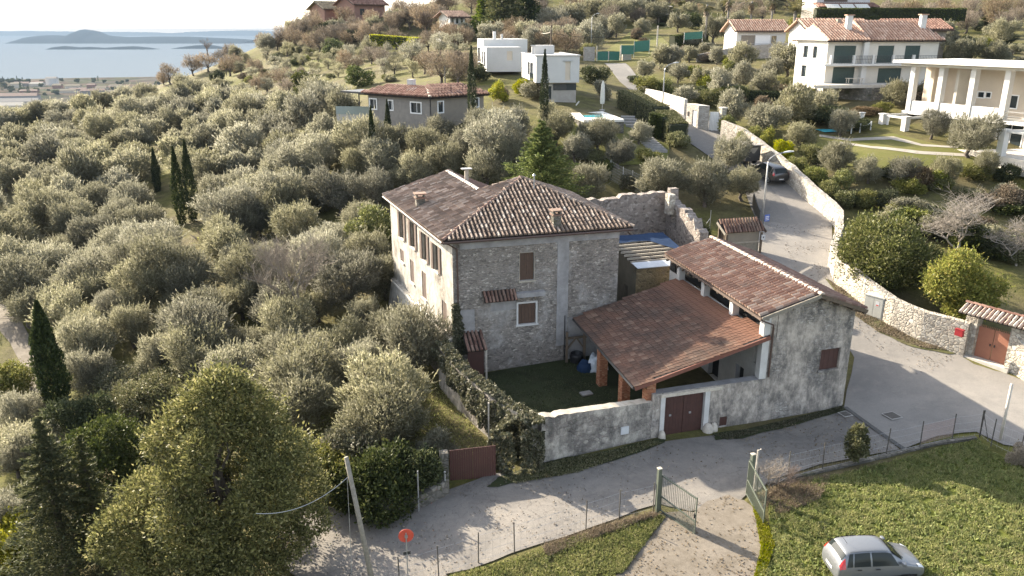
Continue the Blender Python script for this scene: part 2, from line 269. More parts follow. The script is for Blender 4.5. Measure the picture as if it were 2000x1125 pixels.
# ------------------------------------------------------------------ mesh building
class MB:
    """collects faces for ONE mesh object"""
    def __init__(s): s.v = []; s.f = []; s.m = []; s.mats = []
    def mi(s, mat):
        if mat not in s.mats: s.mats.append(mat)
        return s.mats.index(mat)
    def add(s, vs, fs, mat):
        o = len(s.v); k = s.mi(mat); s.v.extend([tuple(p) for p in vs])
        for f in fs: s.f.append([i+o for i in f]); s.m.append(k)
    def quad(s, a, b, c, d, mat): s.add([a, b, c, d], [(0, 1, 2, 3)], mat)
    def poly(s, pts, mat): s.add(pts, [tuple(range(len(pts)))], mat)
    def hexa(s, p, mat): # p: 4 bottom, 4 top
        s.add(p, [(3, 2, 1, 0), (4, 5, 6, 7), (0, 1, 5, 4), (1, 2, 6, 5), (2, 3, 7, 6), (3, 0, 4, 7)], mat)
    def box(s, c, size, mat, rz=0.0, rot=None):
        hx, hy, hz = (x/2 for x in size); m = rot or Matrix.Rotation(rz, 3, 'Z'); c = Vector(c)
        p = [c + m @ Vector((x, y, z)) for z in (-hz, hz) for x, y in ((-hx, -hy), (hx, -hy), (hx, hy), (-hx, hy))]
        s.hexa(p, mat)
    def bar(s, a, b, w, h, mat): # square beam from a to b
        a, b = Vector(a), Vector(b); d = (b-a).normalized(); up = Vector((0, 0, 1))
        if abs(d.z) > 0.95: up = Vector((1, 0, 0))
        x = d.cross(up).normalized()*w/2; y = x.cross(d).normalized()*h/2
        s.hexa([a-x-y, a+x-y, a+x+y, a-x+y, b-x-y, b+x-y, b+x+y, b-x+y], mat)
    def prism(s, pts, z0, z1, mat, top=None): # vertical prism from plan polygon
        n = len(pts); lo = [Vector((p[0], p[1], z0)) for p in pts]; hi = [Vector((p[0], p[1], z1)) for p in pts]
        s.add(lo+hi, [tuple(range(n-1, -1, -1))] + [(i, (i+1) % n, n+(i+1) % n, n+i) for i in range(n)], mat)
        s.add(hi, [tuple(range(n))], top or mat)
    def slab(s, pts, t, mat): # thick sheet under a planar polygon
        pts = [Vector(p) for p in pts]; n = len(pts); nn = (pts[1]-pts[0]).cross(pts[2]-pts[0]).normalized()
        if nn.z < 0: nn = -nn
        lo = [p-nn*t for p in pts]
        s.add(pts+lo, [tuple(range(n)), tuple(range(2*n-1, n-1, -1))] + [(i, n+i, n+(i+1) % n, (i+1) % n) for i in range(n)], mat)
    def tube(s, pts, r, mat, seg=6, r1=None, cap=True):
        pts = [Vector(p) for p in pts]; n = len(pts); vs = []
        rs = r if isinstance(r, (list, tuple)) else [r + ((r1 if r1 is not None else r)-r)*i/max(1, n-1) for i in range(n)]
        for i, p in enumerate(pts):
            d = (pts[min(i+1, n-1)]-pts[max(i-1, 0)]).normalized(); up = Vector((0, 0, 1)) if abs(d.z) < 0.9 else Vector((1, 0, 0))
            x = d.cross(up).normalized(); y = x.cross(d)
            for k in range(seg):
                a = 2*math.pi*k/seg; vs.append(p + (x*math.cos(a)+y*math.sin(a))*rs[i])
        fs = [(i*seg+k, i*seg+(k+1) % seg, (i+1)*seg+(k+1) % seg, (i+1)*seg+k) for i in range(n-1) for k in range(seg)]
        if cap: fs += [tuple(range(seg-1, -1, -1)), tuple((n-1)*seg+k for k in range(seg))]
        s.add(vs, fs, mat)
    def lathe(s, prof, c, mat, seg=16, rot=None):
        c = Vector(c); m = rot or Matrix.Identity(3); n = len(prof); vs = []
        for r, z in prof:
            for k in range(seg):
                a = 2*math.pi*k/seg; vs.append(c + m @ Vector((r*math.cos(a), r*math.sin(a), z)))
        fs = [(i*seg+k, i*seg+(k+1) % seg, (i+1)*seg+(k+1) % seg, (i+1)*seg+k) for i in range(n-1) for k in range(seg)]
        fs += [tuple(range(seg-1, -1, -1)), tuple((n-1)*seg+k for k in range(seg))]
        s.add(vs, fs, mat)
    def build(s, name, parent=None, smooth=False, bevel=0.0):
        me = bpy.data.meshes.new(name); me.from_pydata(s.v, [], s.f)
        for mt in s.mats: me.materials.append(MATS[mt])
        me.polygons.foreach_set('material_index', s.m)
        if smooth: me.polygons.foreach_set('use_smooth', [True]*len(s.f))
        me.update()
        o = bpy.data.objects.new(name, me); COL.objects.link(o)
        if parent is not None: attach(o, parent)
        if bevel:
            b = o.modifiers.new('bevel', 'BEVEL'); b.width = bevel; b.segments = 2; b.limit_method = 'ANGLE'
        return o
def attach(o, parent):
    o.parent = parent; o.matrix_parent_inverse = parent.matrix_basis.inverted()
def tag(o, label=None, cat=None, group=None, kind=None):
    if label: o['label'] = label
    if cat: o['category'] = cat
    if group: o['group'] = group
    if kind: o['kind'] = kind
    return o
def empty(name, loc, label=None, cat=None, group=None, rz=0.0):
    o = bpy.data.objects.new(name, None); o.location = loc; o.rotation_euler = (0, 0, rz); o.empty_display_size = 0.3
    COL.objects.link(o); return tag(o, label, cat, group)
def lerp(a, b, t): return a + (b-a)*t
class Face:
    """an upright wall plane through plan points a->b; turns photograph spots into (along, height)"""
    def __init__(s, a, b):
        s.a = Vector((a[0], a[1], 0)); d = Vector((b[0]-a[0], b[1]-a[1], 0)); s.L = d.length; s.d = d.normalized(); s.n = Vector((s.d.y, -s.d.x, 0))
    def hit(s, px, py):
        r = Vector(ray(px, py)); o = Vector((0, 0, CAMZ)); t = (s.a-o).dot(s.n)/r.dot(s.n); p = o + r*t
        return (p-s.a).dot(s.d), p.z
    def rect(s, x0, y0, x1, y1):
        a0, z1 = s.hit(x0, y0); a1, z0 = s.hit(x1, y1); return (a0, a1, z0, z1)
    def at(s, u, z, out=0.0): return s.a + s.d*u + s.n*out + Vector((0, 0, z))
    def panel(s, mb, u0, u1, z0, z1, o0, o1, mat): # box between offsets o0<o1 from the wall
        mb.hexa([s.at(u0, z0, o1), s.at(u1, z0, o1), s.at(u1, z0, o0), s.at(u0, z0, o0), s.at(u0, z1, o1), s.at(u1, z1, o1), s.at(u1, z1, o0), s.at(u0, z1, o0)], mat)
    def wall(s, mb, u0, u1, z0, ztop, holes, mat, depth=0.25, reveal=None, step=None):
        """front skin with holes and their reveals; ztop a number or function of u"""
        zt = ztop if callable(ztop) else (lambda u: ztop)
        us = sorted({u0, u1, *[h[0] for h in holes], *[h[1] for h in holes]} | ({u0+i*(u1-u0)/step for i in range(step)} if step else set()))
        zs = sorted({z0, *[h[2] for h in holes], *[h[3] for h in holes]})
        us = [u for u in us if u0-1e-6 <= u <= u1+1e-6]
        for a, b in zip(us, us[1:]):
            zz = [z for z in zs]
            for i in range(len(zz)):
                za = zz[i]; last = i == len(zz)-1
                zb0, zb1 = (zt(a), zt(b)) if last else (zz[i+1], zz[i+1])
                m = ((a+b)/2, (za+min(zb0, zb1))/2)
                if any(h[0] < m[0] < h[1] and h[2] < m[1] < h[3] for h in holes): continue
                mb.quad(s.at(a, za), s.at(b, za), s.at(b, zb1), s.at(a, zb0), mat)
        for h in holes:
            A, B, Z0, Z1 = h[:4]; r = reveal or mat
            P = [s.at(A, Z0), s.at(B, Z0), s.at(B, Z1), s.at(A, Z1)]; Q = [s.at(A, Z0, -depth), s.at(B, Z0, -depth), s.at(B, Z1, -depth), s.at(A, Z1, -depth)]
            for i in range(4): mb.quad(P[i], Q[i], Q[(i+1) % 4], P[(i+1) % 4], r)
            mb.quad(*Q, 'black_plastic_and_shade')  # black backing stands in for the unlit room behind the opening
def inside2(p, poly):
    c = False; n = len(poly)
    for i in range(n):
        a, b = poly[i], poly[(i+1) % n]
        if (a[1] > p[1]) != (b[1] > p[1]) and p[0] < (b[0]-a[0])*(p[1]-a[1])/(b[1]-a[1]) + a[0]: c = not c
    return c
def tile_roof(mb, poly, mat, sp=0.24, ln=0.42, kind='barrel', rnd=None, bed='tile_bed', thick=0.10, arc=4, jit=0.02):
    """a planar roof face (first edge = eave, left to right seen from outside) covered with single tiles"""
    rnd = rnd or R; P = [Vector(p) for p in poly]; e = (P[1]-P[0]).normalized(); n = e.cross(P[2]-P[1]).normalized()
    if n.z < 0: n = -n
    up = n.cross(e).normalized()
    if up.z < 0: up = -up
    q = [((p-P[0]).dot(e), (p-P[0]).dot(up)) for p in P]
    mb.slab([p for p in P], thick, bed)
    umin, umax = min(a for a, b in q), max(a for a, b in q); vmax = max(b for a, b in q)
    nu = int((umax-umin)/sp)+1; nv = int(vmax/ln)+1
    for i in range(nu+1):
        for j in range(nv+1):
            u = umin + (i+0.5)*sp; v = (j+0.5)*ln
            if not inside2((u, v), q): continue
            v0 = v-ln*0.5-(0.05 if j == 0 else 0); v1 = v+ln*0.5+0.05
            ju = rnd.uniform(-jit, jit)*1.2; jr = rnd.uniform(-0.02, 0.02)*(jit/0.012); lift = rnd.uniform(0, 0.010)
            if kind == 'barrel':
                r0, r1 = sp*0.36, sp*0.325; vs = []
                for (vv, r, h) in ((v0, r0, 0.016+lift), (v1, r1, 0.004)):
                    for k in range(arc+1):
                        a = math.pi*k/arc; du = -r*math.cos(a)
                        vs.append(P[0] + e*(u+ju+du+(vv-v)*jr) + up*vv + n*(h + r*1.5*math.sin(a)))
                w = arc+1; fs = [(k, k+1, w+k+1, w+k) for k in range(arc)] + [tuple(range(arc, -1, -1))]
                mb.add(vs, fs, mat)
            else:
                a = P[0] + e*(u+ju-sp*0.49) + up*v0 + n*(0.045+lift); w = e*sp*0.98; t = up*(v1-v0) - n*0.035
                ridge = [(0.0, 0.0), (0.10, 0.035), (0.22, 0.035), (0.32, 0.004), (0.62, 0.004), (0.7, 0.018), (0.78, 0.004), (1.0, 0.0)]
                vs = [a + w*x + n*h for x, h in ridge] + [a + w*x + n*h + t for x, h in ridge]; k = len(ridge)
                lo = [a - n*0.05, a + w - n*0.05]
                fs = [(i2, i2+1, k+i2+1, k+i2) for i2 in range(k-1)]
                mb.add(vs + lo, fs + [tuple([2*k, 2*k+1] + list(range(k-1, -1, -1)))], mat)
def ridge_cap(mb, a, b, mat, r=0.13, ln=0.45, rnd=None, lift=0.02):
    rnd = rnd or R; a, b = Vector(a), Vector(b); L = (b-a).length; d = (b-a)/L; x = d.cross(Vector((0, 0, 1))).normalized(); y = x.cross(d)
    k = max(1, int(L/ln))
    for i in range(k):
        p0 = a + d*(i*L/k - 0.03); p1 = a + d*((i+1)*L/k); s = rnd.uniform(-0.015, 0.015); vs = []
        for p, rr, h in ((p0, r, lift+0.025), (p1, r*0.82, lift)):
            for q in range(6):
                t = math.pi*q/5; vs.append(p + x*(-rr*math.cos(t)+s) + y*(rr*0.8*math.sin(t)+h))
        mb.add(vs, [(q, q+1, 7+q, 6+q) for q in range(5)] + [(5, 4, 3, 2, 1, 0)], mat)
# ------------------------------------------------------------------ terrain
CTRL = []
def g(px, py, z=None, Y=None): CTRL.append(PZ(px, py, z) if z is not None else PY(px, py, Y))
for a in [(1000,1125,-.35),(1000,1020,-.35),(1300,1000,0),(1420,985,0),(1500,900,0),(700,1110,-1.0),(560,1050,-1.2),(800,1010,-.7),(920,945,-.5),(1060,905,-.2),(1340,850,0),(1645,797,0),(300,1125,-2.6),
          (0,1125,-3.6),(0,900,-3.8),(60,700,-3.6),(250,900,-2.6),(450,960,-1.6),(620,900,-1.1),(850,850,-.6),(780,760,-.6),(640,760,-1.2),(450,780,-1.8),(250,720,-2.4),(700,640,-.2),(780,610,.4),
          (1950,860,.2),(1750,1050,.2),(1600,1125,.1),(1990,960,.5),(1800,840,.1),(1700,690,.7),(1900,705,1.0),(1990,740,.9),(1715,630,1.7),(1640,560,2.7),(1560,520,3.3),(1450,500,3.5),(1500,440,4.8),(1560,420,5.0),
          (1740,560,3.4),(1900,560,3.2),(1990,600,2.4),(1060,760,0),(1000,740,0),(1150,720,0),(1180,790,0),(1250,780,0),(1420,740,0),(250,500,-1.6),(100,560,-2.8),(0,560,-3.2)]: g(*a)
for x, y, z in [(31,73,5.8),(26,78,6.5),(27,82,7.3),(22,88,8.9),(21,94,10.0),(20,98,10.7),(20,108,11.6),(19,118,12.8),(18,131,14.0),(18,156,15.3),(43,66,4.2),(37,71,6.0),(44,69,5.6),(60,66,4.0),
          (11,60,1.4),(14,69,3.4),(19,72,4.8),(10,66,2.0),(4,68,2.4),(8,74,4.8),(16,78,6.6),(36,81,9.0),(34,89,9.2),(43,85,9.4),(50,82,9.2),(50,78,8.2),(35,77,7.8),(62,84,9.0),(42,112,13.0),(50,106,13.6),(35,112,12.2),(34,100,10.8),(29,121,13.0),(50,111,14.4),(62,111,14.4),
          (48,161,17.6),(32,156,16.6),(65,162,17.6),(48,138,16.2),(70,138,16.4),(6,101,12.6),(9,92,11.6),(1,113,13.8),(-4,131,15.8),(7,84,9.6),(13,84,9.3),(16,90,10.0),(6,78,7.4),(12,77,7.0),
          (-3,60,.8),(-10,60,.6),(-10,70,2.0),(-10,80,4.6),(-11,90,8.2),(-10,98,11.0),(0,74,4.2),(0,82,7.2),(-2,90,9.8),(-10,112,12.6),(-10,130,14.2),(-20,100,8.6),(-21,108,10.2),(-20,90,5.0),(-20,80,2.4),(-20,68,.8),(-22,118,11.2),(-20,140,12.8),
          (-30,60,-.6),(-30,80,.6),(-30,96,3.0),(-31,108,5.8),(-33,118,7.4),(-31,139,10.4),(-43,155,9.4),(-50,60,-2),(-50,80,-1.1),(-50,100,.4),(-53,117,2.0),(-52,136,4.6),(-57,150,6.0),(-59,172,7.4),(-75,100,-1),(-75,127,.6),(-80,191,6.2),(-87,176,4.8),(-98,171,2.6),(-91,142,.4),(-66,90,-1.6),(-80,70,-4),
          (40,190,20),(20,190,18.4),(60,190,20.5),(80,180,20.5),(90,150,18.5),(90,115,14.5),(0,170,17.4),(20,220,21.5),(60,220,24),(100,220,26),(110,180,22)]: CTRL.append(Vector((x, y, z)))
for a in [(500,140,200),(600,112,212),(440,150,225),(540,75,245),(650,35,262),(760,110,200),(850,100,185),(760,70,235),(900,58,235),(1000,45,240),(800,160,140),(620,150,185),(1000,100,165)]:
    g(a[0], a[1], None, a[2])
for x, y, z in [(-60,340,8),(-120,300,-4),(-20,330,36),(60,330,46),(150,330,48),(230,330,48),(300,250,34),(300,120,14),(200,60,6),(120,30,2),(60,8,.4),(0,0,-1),(-60,0,-5),(-120,20,-7),(-200,60,-14),(-190,120,-10),(-170,170,-6),(-150,215,-4),(-230,230,-20),(-180,280,-18),
                 (-300,100,-40),(-300,300,-45),(-160,380,-30),(-60,420,-5),(60,420,40),(200,420,50),(300,400,48),(-320,420,-60),(-320,-20,-35),(10,270,33),(60,270,35),(120,270,36)]: CTRL.append(Vector((x, y, z)))
_c = np.array([tuple(p) for p in CTRL]); 
def _rbf_fit(c):
    n = len(c); d = np.linalg.norm(c[:, None, :2]-c[None, :, :2], axis=2); K = np.sqrt(d*d + 9.0)*-1.0 + np.eye(n)*2.0
    Pm = np.c_[np.ones(n), c[:, :2]]; A = np.block([[K, Pm], [Pm.T, np.zeros((3, 3))]]); return np.linalg.solve(A, np.r_[c[:, 2], 0, 0, 0])
_w = _rbf_fit(_c)
GX0, GX1, GY0, GY1, GS = -330.0, 300.0, -14.0, 420.0, 1.5
gx = np.arange(GX0, GX1+.1, GS); gy = np.arange(GY0, GY1+.1, GS)
GZ = np.zeros((len(gy), len(gx)))
for j, yy in enumerate(gy):
    d = np.sqrt((gx[:, None]-_c[None, :, 0])**2 + (yy-_c[None, :, 1])**2 + 9.0)*-1.0
    GZ[j] = d @ _w[:-3] + _w[-3] + _w[-2]*gx + _w[-1]*yy
def hz(x, y):
    fx = min(max((x-GX0)/GS, 0), len(gx)-1.001); fy = min(max((y-GY0)/GS, 0), len(gy)-1.001); i, j = int(fx), int(fy); a, b = fx-i, fy-j
    z00, z10, z01, z11 = GZ[j, i], GZ[j, i+1], GZ[j+1, i], GZ[j+1, i+1]
    return float(z00 + (z10-z00)*a + (z11-z10)*b) if a >= b else float(z00 + (z11-z01)*a + (z01-z00)*b)
def GP(px, py, off=0.0):
    """where the sight line meets the ground raised by off"""
    a, b, c = ray(px, py); t = 8.0; last = t
    while t < 460:
        if CAMZ + c*t <= hz(a*t, b*t) + off:
            lo, hi = last, t
            for _ in range(18):
                m = (lo+hi)/2
                if CAMZ + c*m <= hz(a*m, b*m) + off: hi = m
                else: lo = m
            return Vector((a*hi, b*hi, CAMZ + c*hi - off))
        last = t; t += 0.6 + t*0.004
    return None
def ground_mat():
    m, nt, b, o = _new('ground')
    v = coord(nt)
    n1 = noise_(nt, v, 0.09, 6, 0.65); n2 = noise_(nt, v, 0.8, 7, 0.7); n3 = noise_(nt, v, 7, 5, 0.7)
    grass = ramp(nt, n2, [(0.28, (0.06, 0.064, 0.02)), (0.5, (0.135, 0.138, 0.032)), (0.72, (0.205, 0.19, 0.052))])
    dry = ramp(nt, n2, [(0.3, (0.105, 0.087, 0.05)), (0.7, (0.19, 0.16, 0.092))])
    c = mixc(nt, ramp(nt, n1, [(0.36, 0.1), (0.58, 0.85)]), grass, dry)
    c = mixc(nt, 0.75, c, ramp(nt, n3, [(0.2, 0.4), (0.75, 1.0)]), 'MULTIPLY')
    nt.links.new(c, b.inputs['Base Color']); b.inputs['Roughness'].default_value = 0.95; b.inputs['Specular IOR Level'].default_value = 0.1
    bump(nt, b, n3, 0.6, 0.12)
ground_mat()
nx, ny = len(gx), len(gy)
XX, YY = np.meshgrid(gx, gy); VV = np.c_[XX.ravel(), YY.ravel(), GZ.ravel()]
ii = (np.arange(ny-1)[:, None]*nx + np.arange(nx-1)[None, :]).ravel()
tri = np.concatenate([np.c_[ii, ii+1, ii+nx+1], np.c_[ii, ii+nx+1, ii+nx]])
me = bpy.data.meshes.new('hillside'); me.from_pydata(VV.tolist(), [], tri.tolist()); me.materials.append(M['ground'])
me.polygons.foreach_set('use_smooth', [True]*len(me.polygons))
hillside = bpy.data.objects.new('hillside', me); COL.objects.link(hillside); tag(hillside, kind='structure')
# ------------------------------------------------------------------ road, drive, path: sheets laid on the ground
def road_mat(name, c1, c2, c3, crack=0.6, patch=0.12, mot=0.35):
    m, nt, b, o = _new(name); v = coord(nt)
    big = noise_(nt, v, patch, 6, 0.65, 0.6); mid = noise_(nt, v, 1.1, 7, 0.7); fine = noise_(nt, v, 30, 3, 0.6)
    c = ramp(nt, big, [(0.35, c2), (0.6, c1)]); c = mixc(nt, ramp(nt, mid, [(0.5, 0.0), (0.75, 0.55)]), c, c3)
    c = mixc(nt, 0.6, c, ramp(nt, fine, [(0.25, 0.5), (0.75, 1.0)]), 'MULTIPLY'); c = mixc(nt, mot, c, ramp(nt, noise_(nt, v, 4.5, 6, 0.75), [(0.3, 0.5), (0.62, 1.0)]), 'MULTIPLY')
    ve = N(nt, 'ShaderNodeTexVoronoi', feature='DISTANCE_TO_EDGE'); ve.inputs['Scale'].default_value = 0.8
    wv = nt.nodes.new('ShaderNodeVectorMath'); wv.operation = 'MULTIPLY_ADD'; wv.inputs[1].default_value = (2.2, 2.2, 2.2)
    nz = N(nt, 'ShaderNodeTexNoise'); nz.inputs['Scale'].default_value = 1.0; nz.inputs['Detail'].default_value = 5; nt.links.new(v, nz.inputs['Vector'])
    nt.links.new(nz.outputs[1], wv.inputs[0]); nt.links.new(v, wv.inputs[2]); nt.links.new(wv.outputs[0], ve.inputs['Vector'])
    ck = ramp(nt, ve.outputs['Distance'], [(0.0, crack), (0.006, crack*0.5), (0.016, 0.0)])
    mk = nt.nodes.new('ShaderNodeMath'); mk.operation = 'MULTIPLY'; nt.links.new(ck, mk.inputs[0]); nt.links.new(ramp(nt, noise_(nt, v, 0.2, 3), [(0.42, 0.0), (0.55, 1.0)]), mk.inputs[1])
    c = mixc(nt, mk.outputs[0], c, tuple(x*0.3 for x in c2))
    nt.links.new(c, b.inputs['Base Color']); b.inputs['Roughness'].default_value = 0.93; b.inputs['Specular IOR Level'].default_value = 0.15
    bump(nt, b, fine, 0.35, 0.03)
road_mat('old_asphalt', (0.265, 0.245, 0.22), (0.175, 0.164, 0.152), (0.33, 0.295, 0.252), 0.7, 0.3, 0.25)
road_mat('asphalt', (0.30, 0.28, 0.255), (0.225, 0.213, 0.198), (0.35, 0.32, 0.285), 0.3, 0.18, 0.15)
road_mat('shaded_dark_asphalt', (0.255, 0.24, 0.22), (0.215, 0.205, 0.19), (0.29, 0.27, 0.245), 0.15)  # darker asphalt, with the shade on the lane put into its colour too
road_mat('gravel', (0.235, 0.205, 0.168), (0.175, 0.15, 0.118), (0.275, 0.24, 0.195), 0.1, 0.7, 0.5)
road_mat('pale_path', (0.5, 0.46, 0.4), (0.42, 0.385, 0.33), (0.3, 0.27, 0.2), 0.1, 0.4)
road_mat('verge', (0.10, 0.105, 0.04), (0.14, 0.125, 0.065), (0.2, 0.175, 0.10), 0.0, 0.6)
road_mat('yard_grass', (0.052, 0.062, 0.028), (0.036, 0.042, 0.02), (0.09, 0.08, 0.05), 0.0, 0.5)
road_mat('lawn', (0.15, 0.155, 0.04), (0.19, 0.175, 0.065), (0.11, 0.125, 0.03), 0.0, 0.25)
road_mat('field_grass', (0.12, 0.14, 0.025), (0.09, 0.105, 0.02), (0.17, 0.15, 0.06), 0.0, 0.5)
def sheet(name, poly, mat, off, step=0.5, wob=0.0, kind='structure', z=None):
    """fills a plan polygon with a sheet that follows the ground"""
    P = [(p[0], p[1]) for p in poly]; xs = [p[0] for p in P]; ys = [p[1] for p in P]
    bm = bmesh.new(); bm.faces.new([bm.verts.new((x, y, 0)) for x, y in P])
    x = math.floor(min(xs)/step)*step + step
    while x < max(xs):
        bmesh.ops.bisect_plane(bm, geom=bm.verts[:]+bm.edges[:]+bm.faces[:], plane_co=(x, 0, 0), plane_no=(1, 0, 0)); x += step
    y = math.floor(min(ys)/step)*step + step
    while y < max(ys):
        bmesh.ops.bisect_plane(bm, geom=bm.verts[:]+bm.edges[:]+bm.faces[:], plane_co=(0, y, 0), plane_no=(0, 1, 0)); y += step
    bmesh.ops.triangulate(bm, faces=bm.faces[:])
    for v in bm.verts:
        v.co.z = (hz(v.co.x, v.co.y) if z is None else z) + off
    bmesh.ops.recalc_face_normals(bm, faces=bm.faces[:])
    me = bpy.data.meshes.new(name); bm.to_mesh(me); bm.free(); me.materials.append(M[mat])
    if me.polygons and me.polygons[0].normal.z < 0: me.flip_normals()
    me.polygons.foreach_set('use_smooth', [True]*len(me.polygons))
    o = bpy.data.objects.new(name, me); COL.objects.link(o)
    if kind: tag(o, kind=kind)
    return o
def px_poly(pts, sub=3, wob=0.0):
    w = [GP(*p) for p in pts]; out = []
    for i, p in enumerate(w):
        q = w[(i+1) % len(w)]
        for k in range(sub):
            t = k/sub; v = lerp(p, q, t); 
            if wob: v = v + Vector((R.uniform(-wob, wob), R.uniform(-wob, wob), 0))
            out.append((v.x, v.y))
    return out
sheet('lower_road', px_poly([(540,1000),(640,990),(760,1012),(870,960),(960,925),(1080,922),(1200,895),(1300,862),(1420,848),(1560,815),(1648,795),(1700,835),(1760,880),(1600,908),(1500,945),(1440,985),(1350,1000),(1284,985),(1160,1030),(1000,1085),(880,1124),(800,1170),(620,1170),(560,1110)], 3, 0.10), 'old_asphalt', 0.05)
sheet('upper_road', px_poly([(1648,795),(1668,700),(1640,640),(1580,560),(1500,520),(1420,520),(1440,480),(1480,440),(1478,400),(1440,340),(1350,278),(1310,245),(1262,205),(1210,160),(1180,124),(1222,124),(1250,158),(1290,182),(1330,205),(1380,232),(1440,275),(1500,318),(1560,355),(1600,395),(1625,440),(1622,540),(1660,600),(1740,660),(1875,695),(1900,712),(1960,730),(2010,750),(2060,800),(2030,880),(1960,870),(1905,845),(1830,852),(1762,880),(1702,835)], 3, 0.05), 'asphalt', 0.062)
sheet('dark_lane', px_poly([(1478,432),(1446,350),(1350,282),(1262,208),(1212,160),(1186,128),(1216,128),(1244,160),(1284,190),(1350,232),(1420,290),(1480,340),(1535,400),(1560,440)], 3, 0.03), 'shaded_dark_asphalt', 0.078)
sheet('grass_verge', px_poly([(1612,545),(1640,562),(1690,600),(1740,640),(1790,665),(1876,692),(1850,694),(1780,680),(1715,652),(1660,612)], 3, 0.10), 'verge', 0.10)
sheet('gravel_drive', px_poly([(1275,1005),(1350,1000),(1425,968),(1470,990),(1490,1030),(1500,1075),(1470,1140),(1200,1200),(1180,1150),(1250,1070)], 4, 0.15), 'gravel', 0.07)
sheet('foot_path', px_poly([(-20,560),(25,600),(60,660),(92,770),(60,765),(30,690),(-20,620)], 4, 0.1), 'gravel', 0.06)
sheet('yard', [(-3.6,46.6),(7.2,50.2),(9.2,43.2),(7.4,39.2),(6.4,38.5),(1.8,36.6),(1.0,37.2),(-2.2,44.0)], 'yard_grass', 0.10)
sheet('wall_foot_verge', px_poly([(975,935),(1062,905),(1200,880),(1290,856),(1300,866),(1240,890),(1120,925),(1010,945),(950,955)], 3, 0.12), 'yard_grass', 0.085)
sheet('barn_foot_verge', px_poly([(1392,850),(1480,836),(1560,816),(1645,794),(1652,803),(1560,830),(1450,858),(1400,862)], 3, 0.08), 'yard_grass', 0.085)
sheet('villa_lawn', px_poly([(1600,262),(1660,270),(1745,262),(1860,290),(1990,300),(2060,330),(1990,345),(1850,335),(1740,335),(1640,325),(1580,290)], 2, 0.2), 'lawn', 0.07, 0.8)
sheet('pool_lawn', px_poly([(1105,235),(1210,238),(1250,262),(1310,285),(1300,320),(1200,325),(1105,300)], 2, 0.2), 'lawn', 0.07, 0.8)
sheet('hill_lawn', px_poly([(1180,100),(1230,62),(1290,70),(1320,95),(1260,112),(1200,112)], 2, 0.2), 'lawn', 0.07, 1.0)
sheet('hill_meadow', px_poly([(500,160),(560,125),(640,114),(660,125),(600,140),(560,162)], 2, 0.5), 'lawn', 0.10, 1.2)
sheet('field_turf', px_poly([(1500,985),(1530,955),(1610,935),(1700,915),(1830,880),(1908,862),(1940,885),(1990,915),(2040,950),(2080,1130),(2000,1190),(1500,1190),(1490,1120),(1510,1060)], 3, .1), 'field_grass', 0.05, 0.8)
# ------------------------------------------------------------------ lowland, lake, far shores
LAKE = -100.0
def simple_obj(name, vs, fs, mat, kind='structure', smooth=False):
    m = bpy.data.meshes.new(name); m.from_pydata([tuple(v) for v in vs], [], fs); m.materials.append(M[mat]); 
    if smooth: m.polygons.foreach_set('use_smooth', [True]*len(m.polygons))
    o = bpy.data.objects.new(name, m); COL.objects.link(o); tag(o, kind=kind); return o
def plain_mat():
    m, nt, b, o = _new('plain'); v = coord(nt)
    n = noise_(nt, v, 0.012, 8, 0.75); c = ramp(nt, n, [(0.3, (0.05, 0.06, 0.035)), (0.48, (0.085, 0.08, 0.06)), (0.56, (0.14, 0.115, 0.095)), (0.7, (0.065, 0.072, 0.045))])
    vo = N(nt, 'ShaderNodeTexVoronoi'); vo.inputs['Scale'].default_value = 0.02; nt.links.new(v, vo.inputs['Vector'])
    c = mixc(nt, 0.10, c, vo.outputs['Color'], 'SOFT_LIGHT')
    nt.links.new(c, b.inputs['Base Color']); b.inputs['Roughness'].default_value = 1.0; b.inputs['Specular IOR Level'].default_value = 0.0
plain_mat()
simple('far_hill', (0.03, 0.038, 0.042), (0.022, 0.028, 0.032), 0.004, 1.0, 0.0, 0.0, 0.0)
rows = []
nxp, nyp = 90, 60; px_ = np.linspace(-2600, 1500, nxp); vs = []
for j in range(nyp):
    for i in range(nxp):
        x = px_[i]; ysh = 2050 + 90*mnoise.noise(Vector((x*0.002, 3, 0))) + (x+1200)*0.22
        y = 380 + (ysh-380)*j/(nyp-1); vs.append((x, y, -91 + 3*mnoise.noise(Vector((x*.004, y*.004, 0))) - (11 if j == nyp-1 else 0)))
simple_obj('lowland', vs, [(j*nxp+i, j*nxp+i+1, (j+1)*nxp+i+1, (j+1)*nxp+i) for j in range(nyp-1) for i in range(nxp-1)], 'plain', smooth=True)
simple_obj('lake', [(-26000, 1500, LAKE), (26000, 1500, LAKE), (26000, 34000, LAKE), (-26000, 34000, LAKE)], [(0, 1, 2, 3)], 'lake_water')
def far_ridge(name, prof, Y, depth, n=90, kind='structure'):
    """a hill range with profile [(px, py)] read at distance Y"""
    pts = [PY(px, py, Y) for px, py in prof]; vs = []; m = 9
    xs = np.linspace(pts[0].x, pts[-1].x, n); zs = np.interp(xs, [p.x for p in pts], [p.z for p in pts])
    for x, z in zip(xs, zs):
        z += (z-LAKE)*0.10*mnoise.noise(Vector((x*0.004, Y, 0)))
        for k in range(m):
            t = k/(m-1)*2-1; h = max(0.0, 1-t*t)**0.8
            vs.append((x + 0.04*depth*mnoise.noise(Vector((x*.002, k, 1))), Y+depth*(0.5+0.5*t), LAKE-2 + (z-LAKE+2)*h))
    return simple_obj(name, vs, [(i*m+k, (i+1)*m+k, (i+1)*m+k+1, i*m+k+1) for i in range(n-1) for k in range(m-1)], 'far_hill', kind, True)
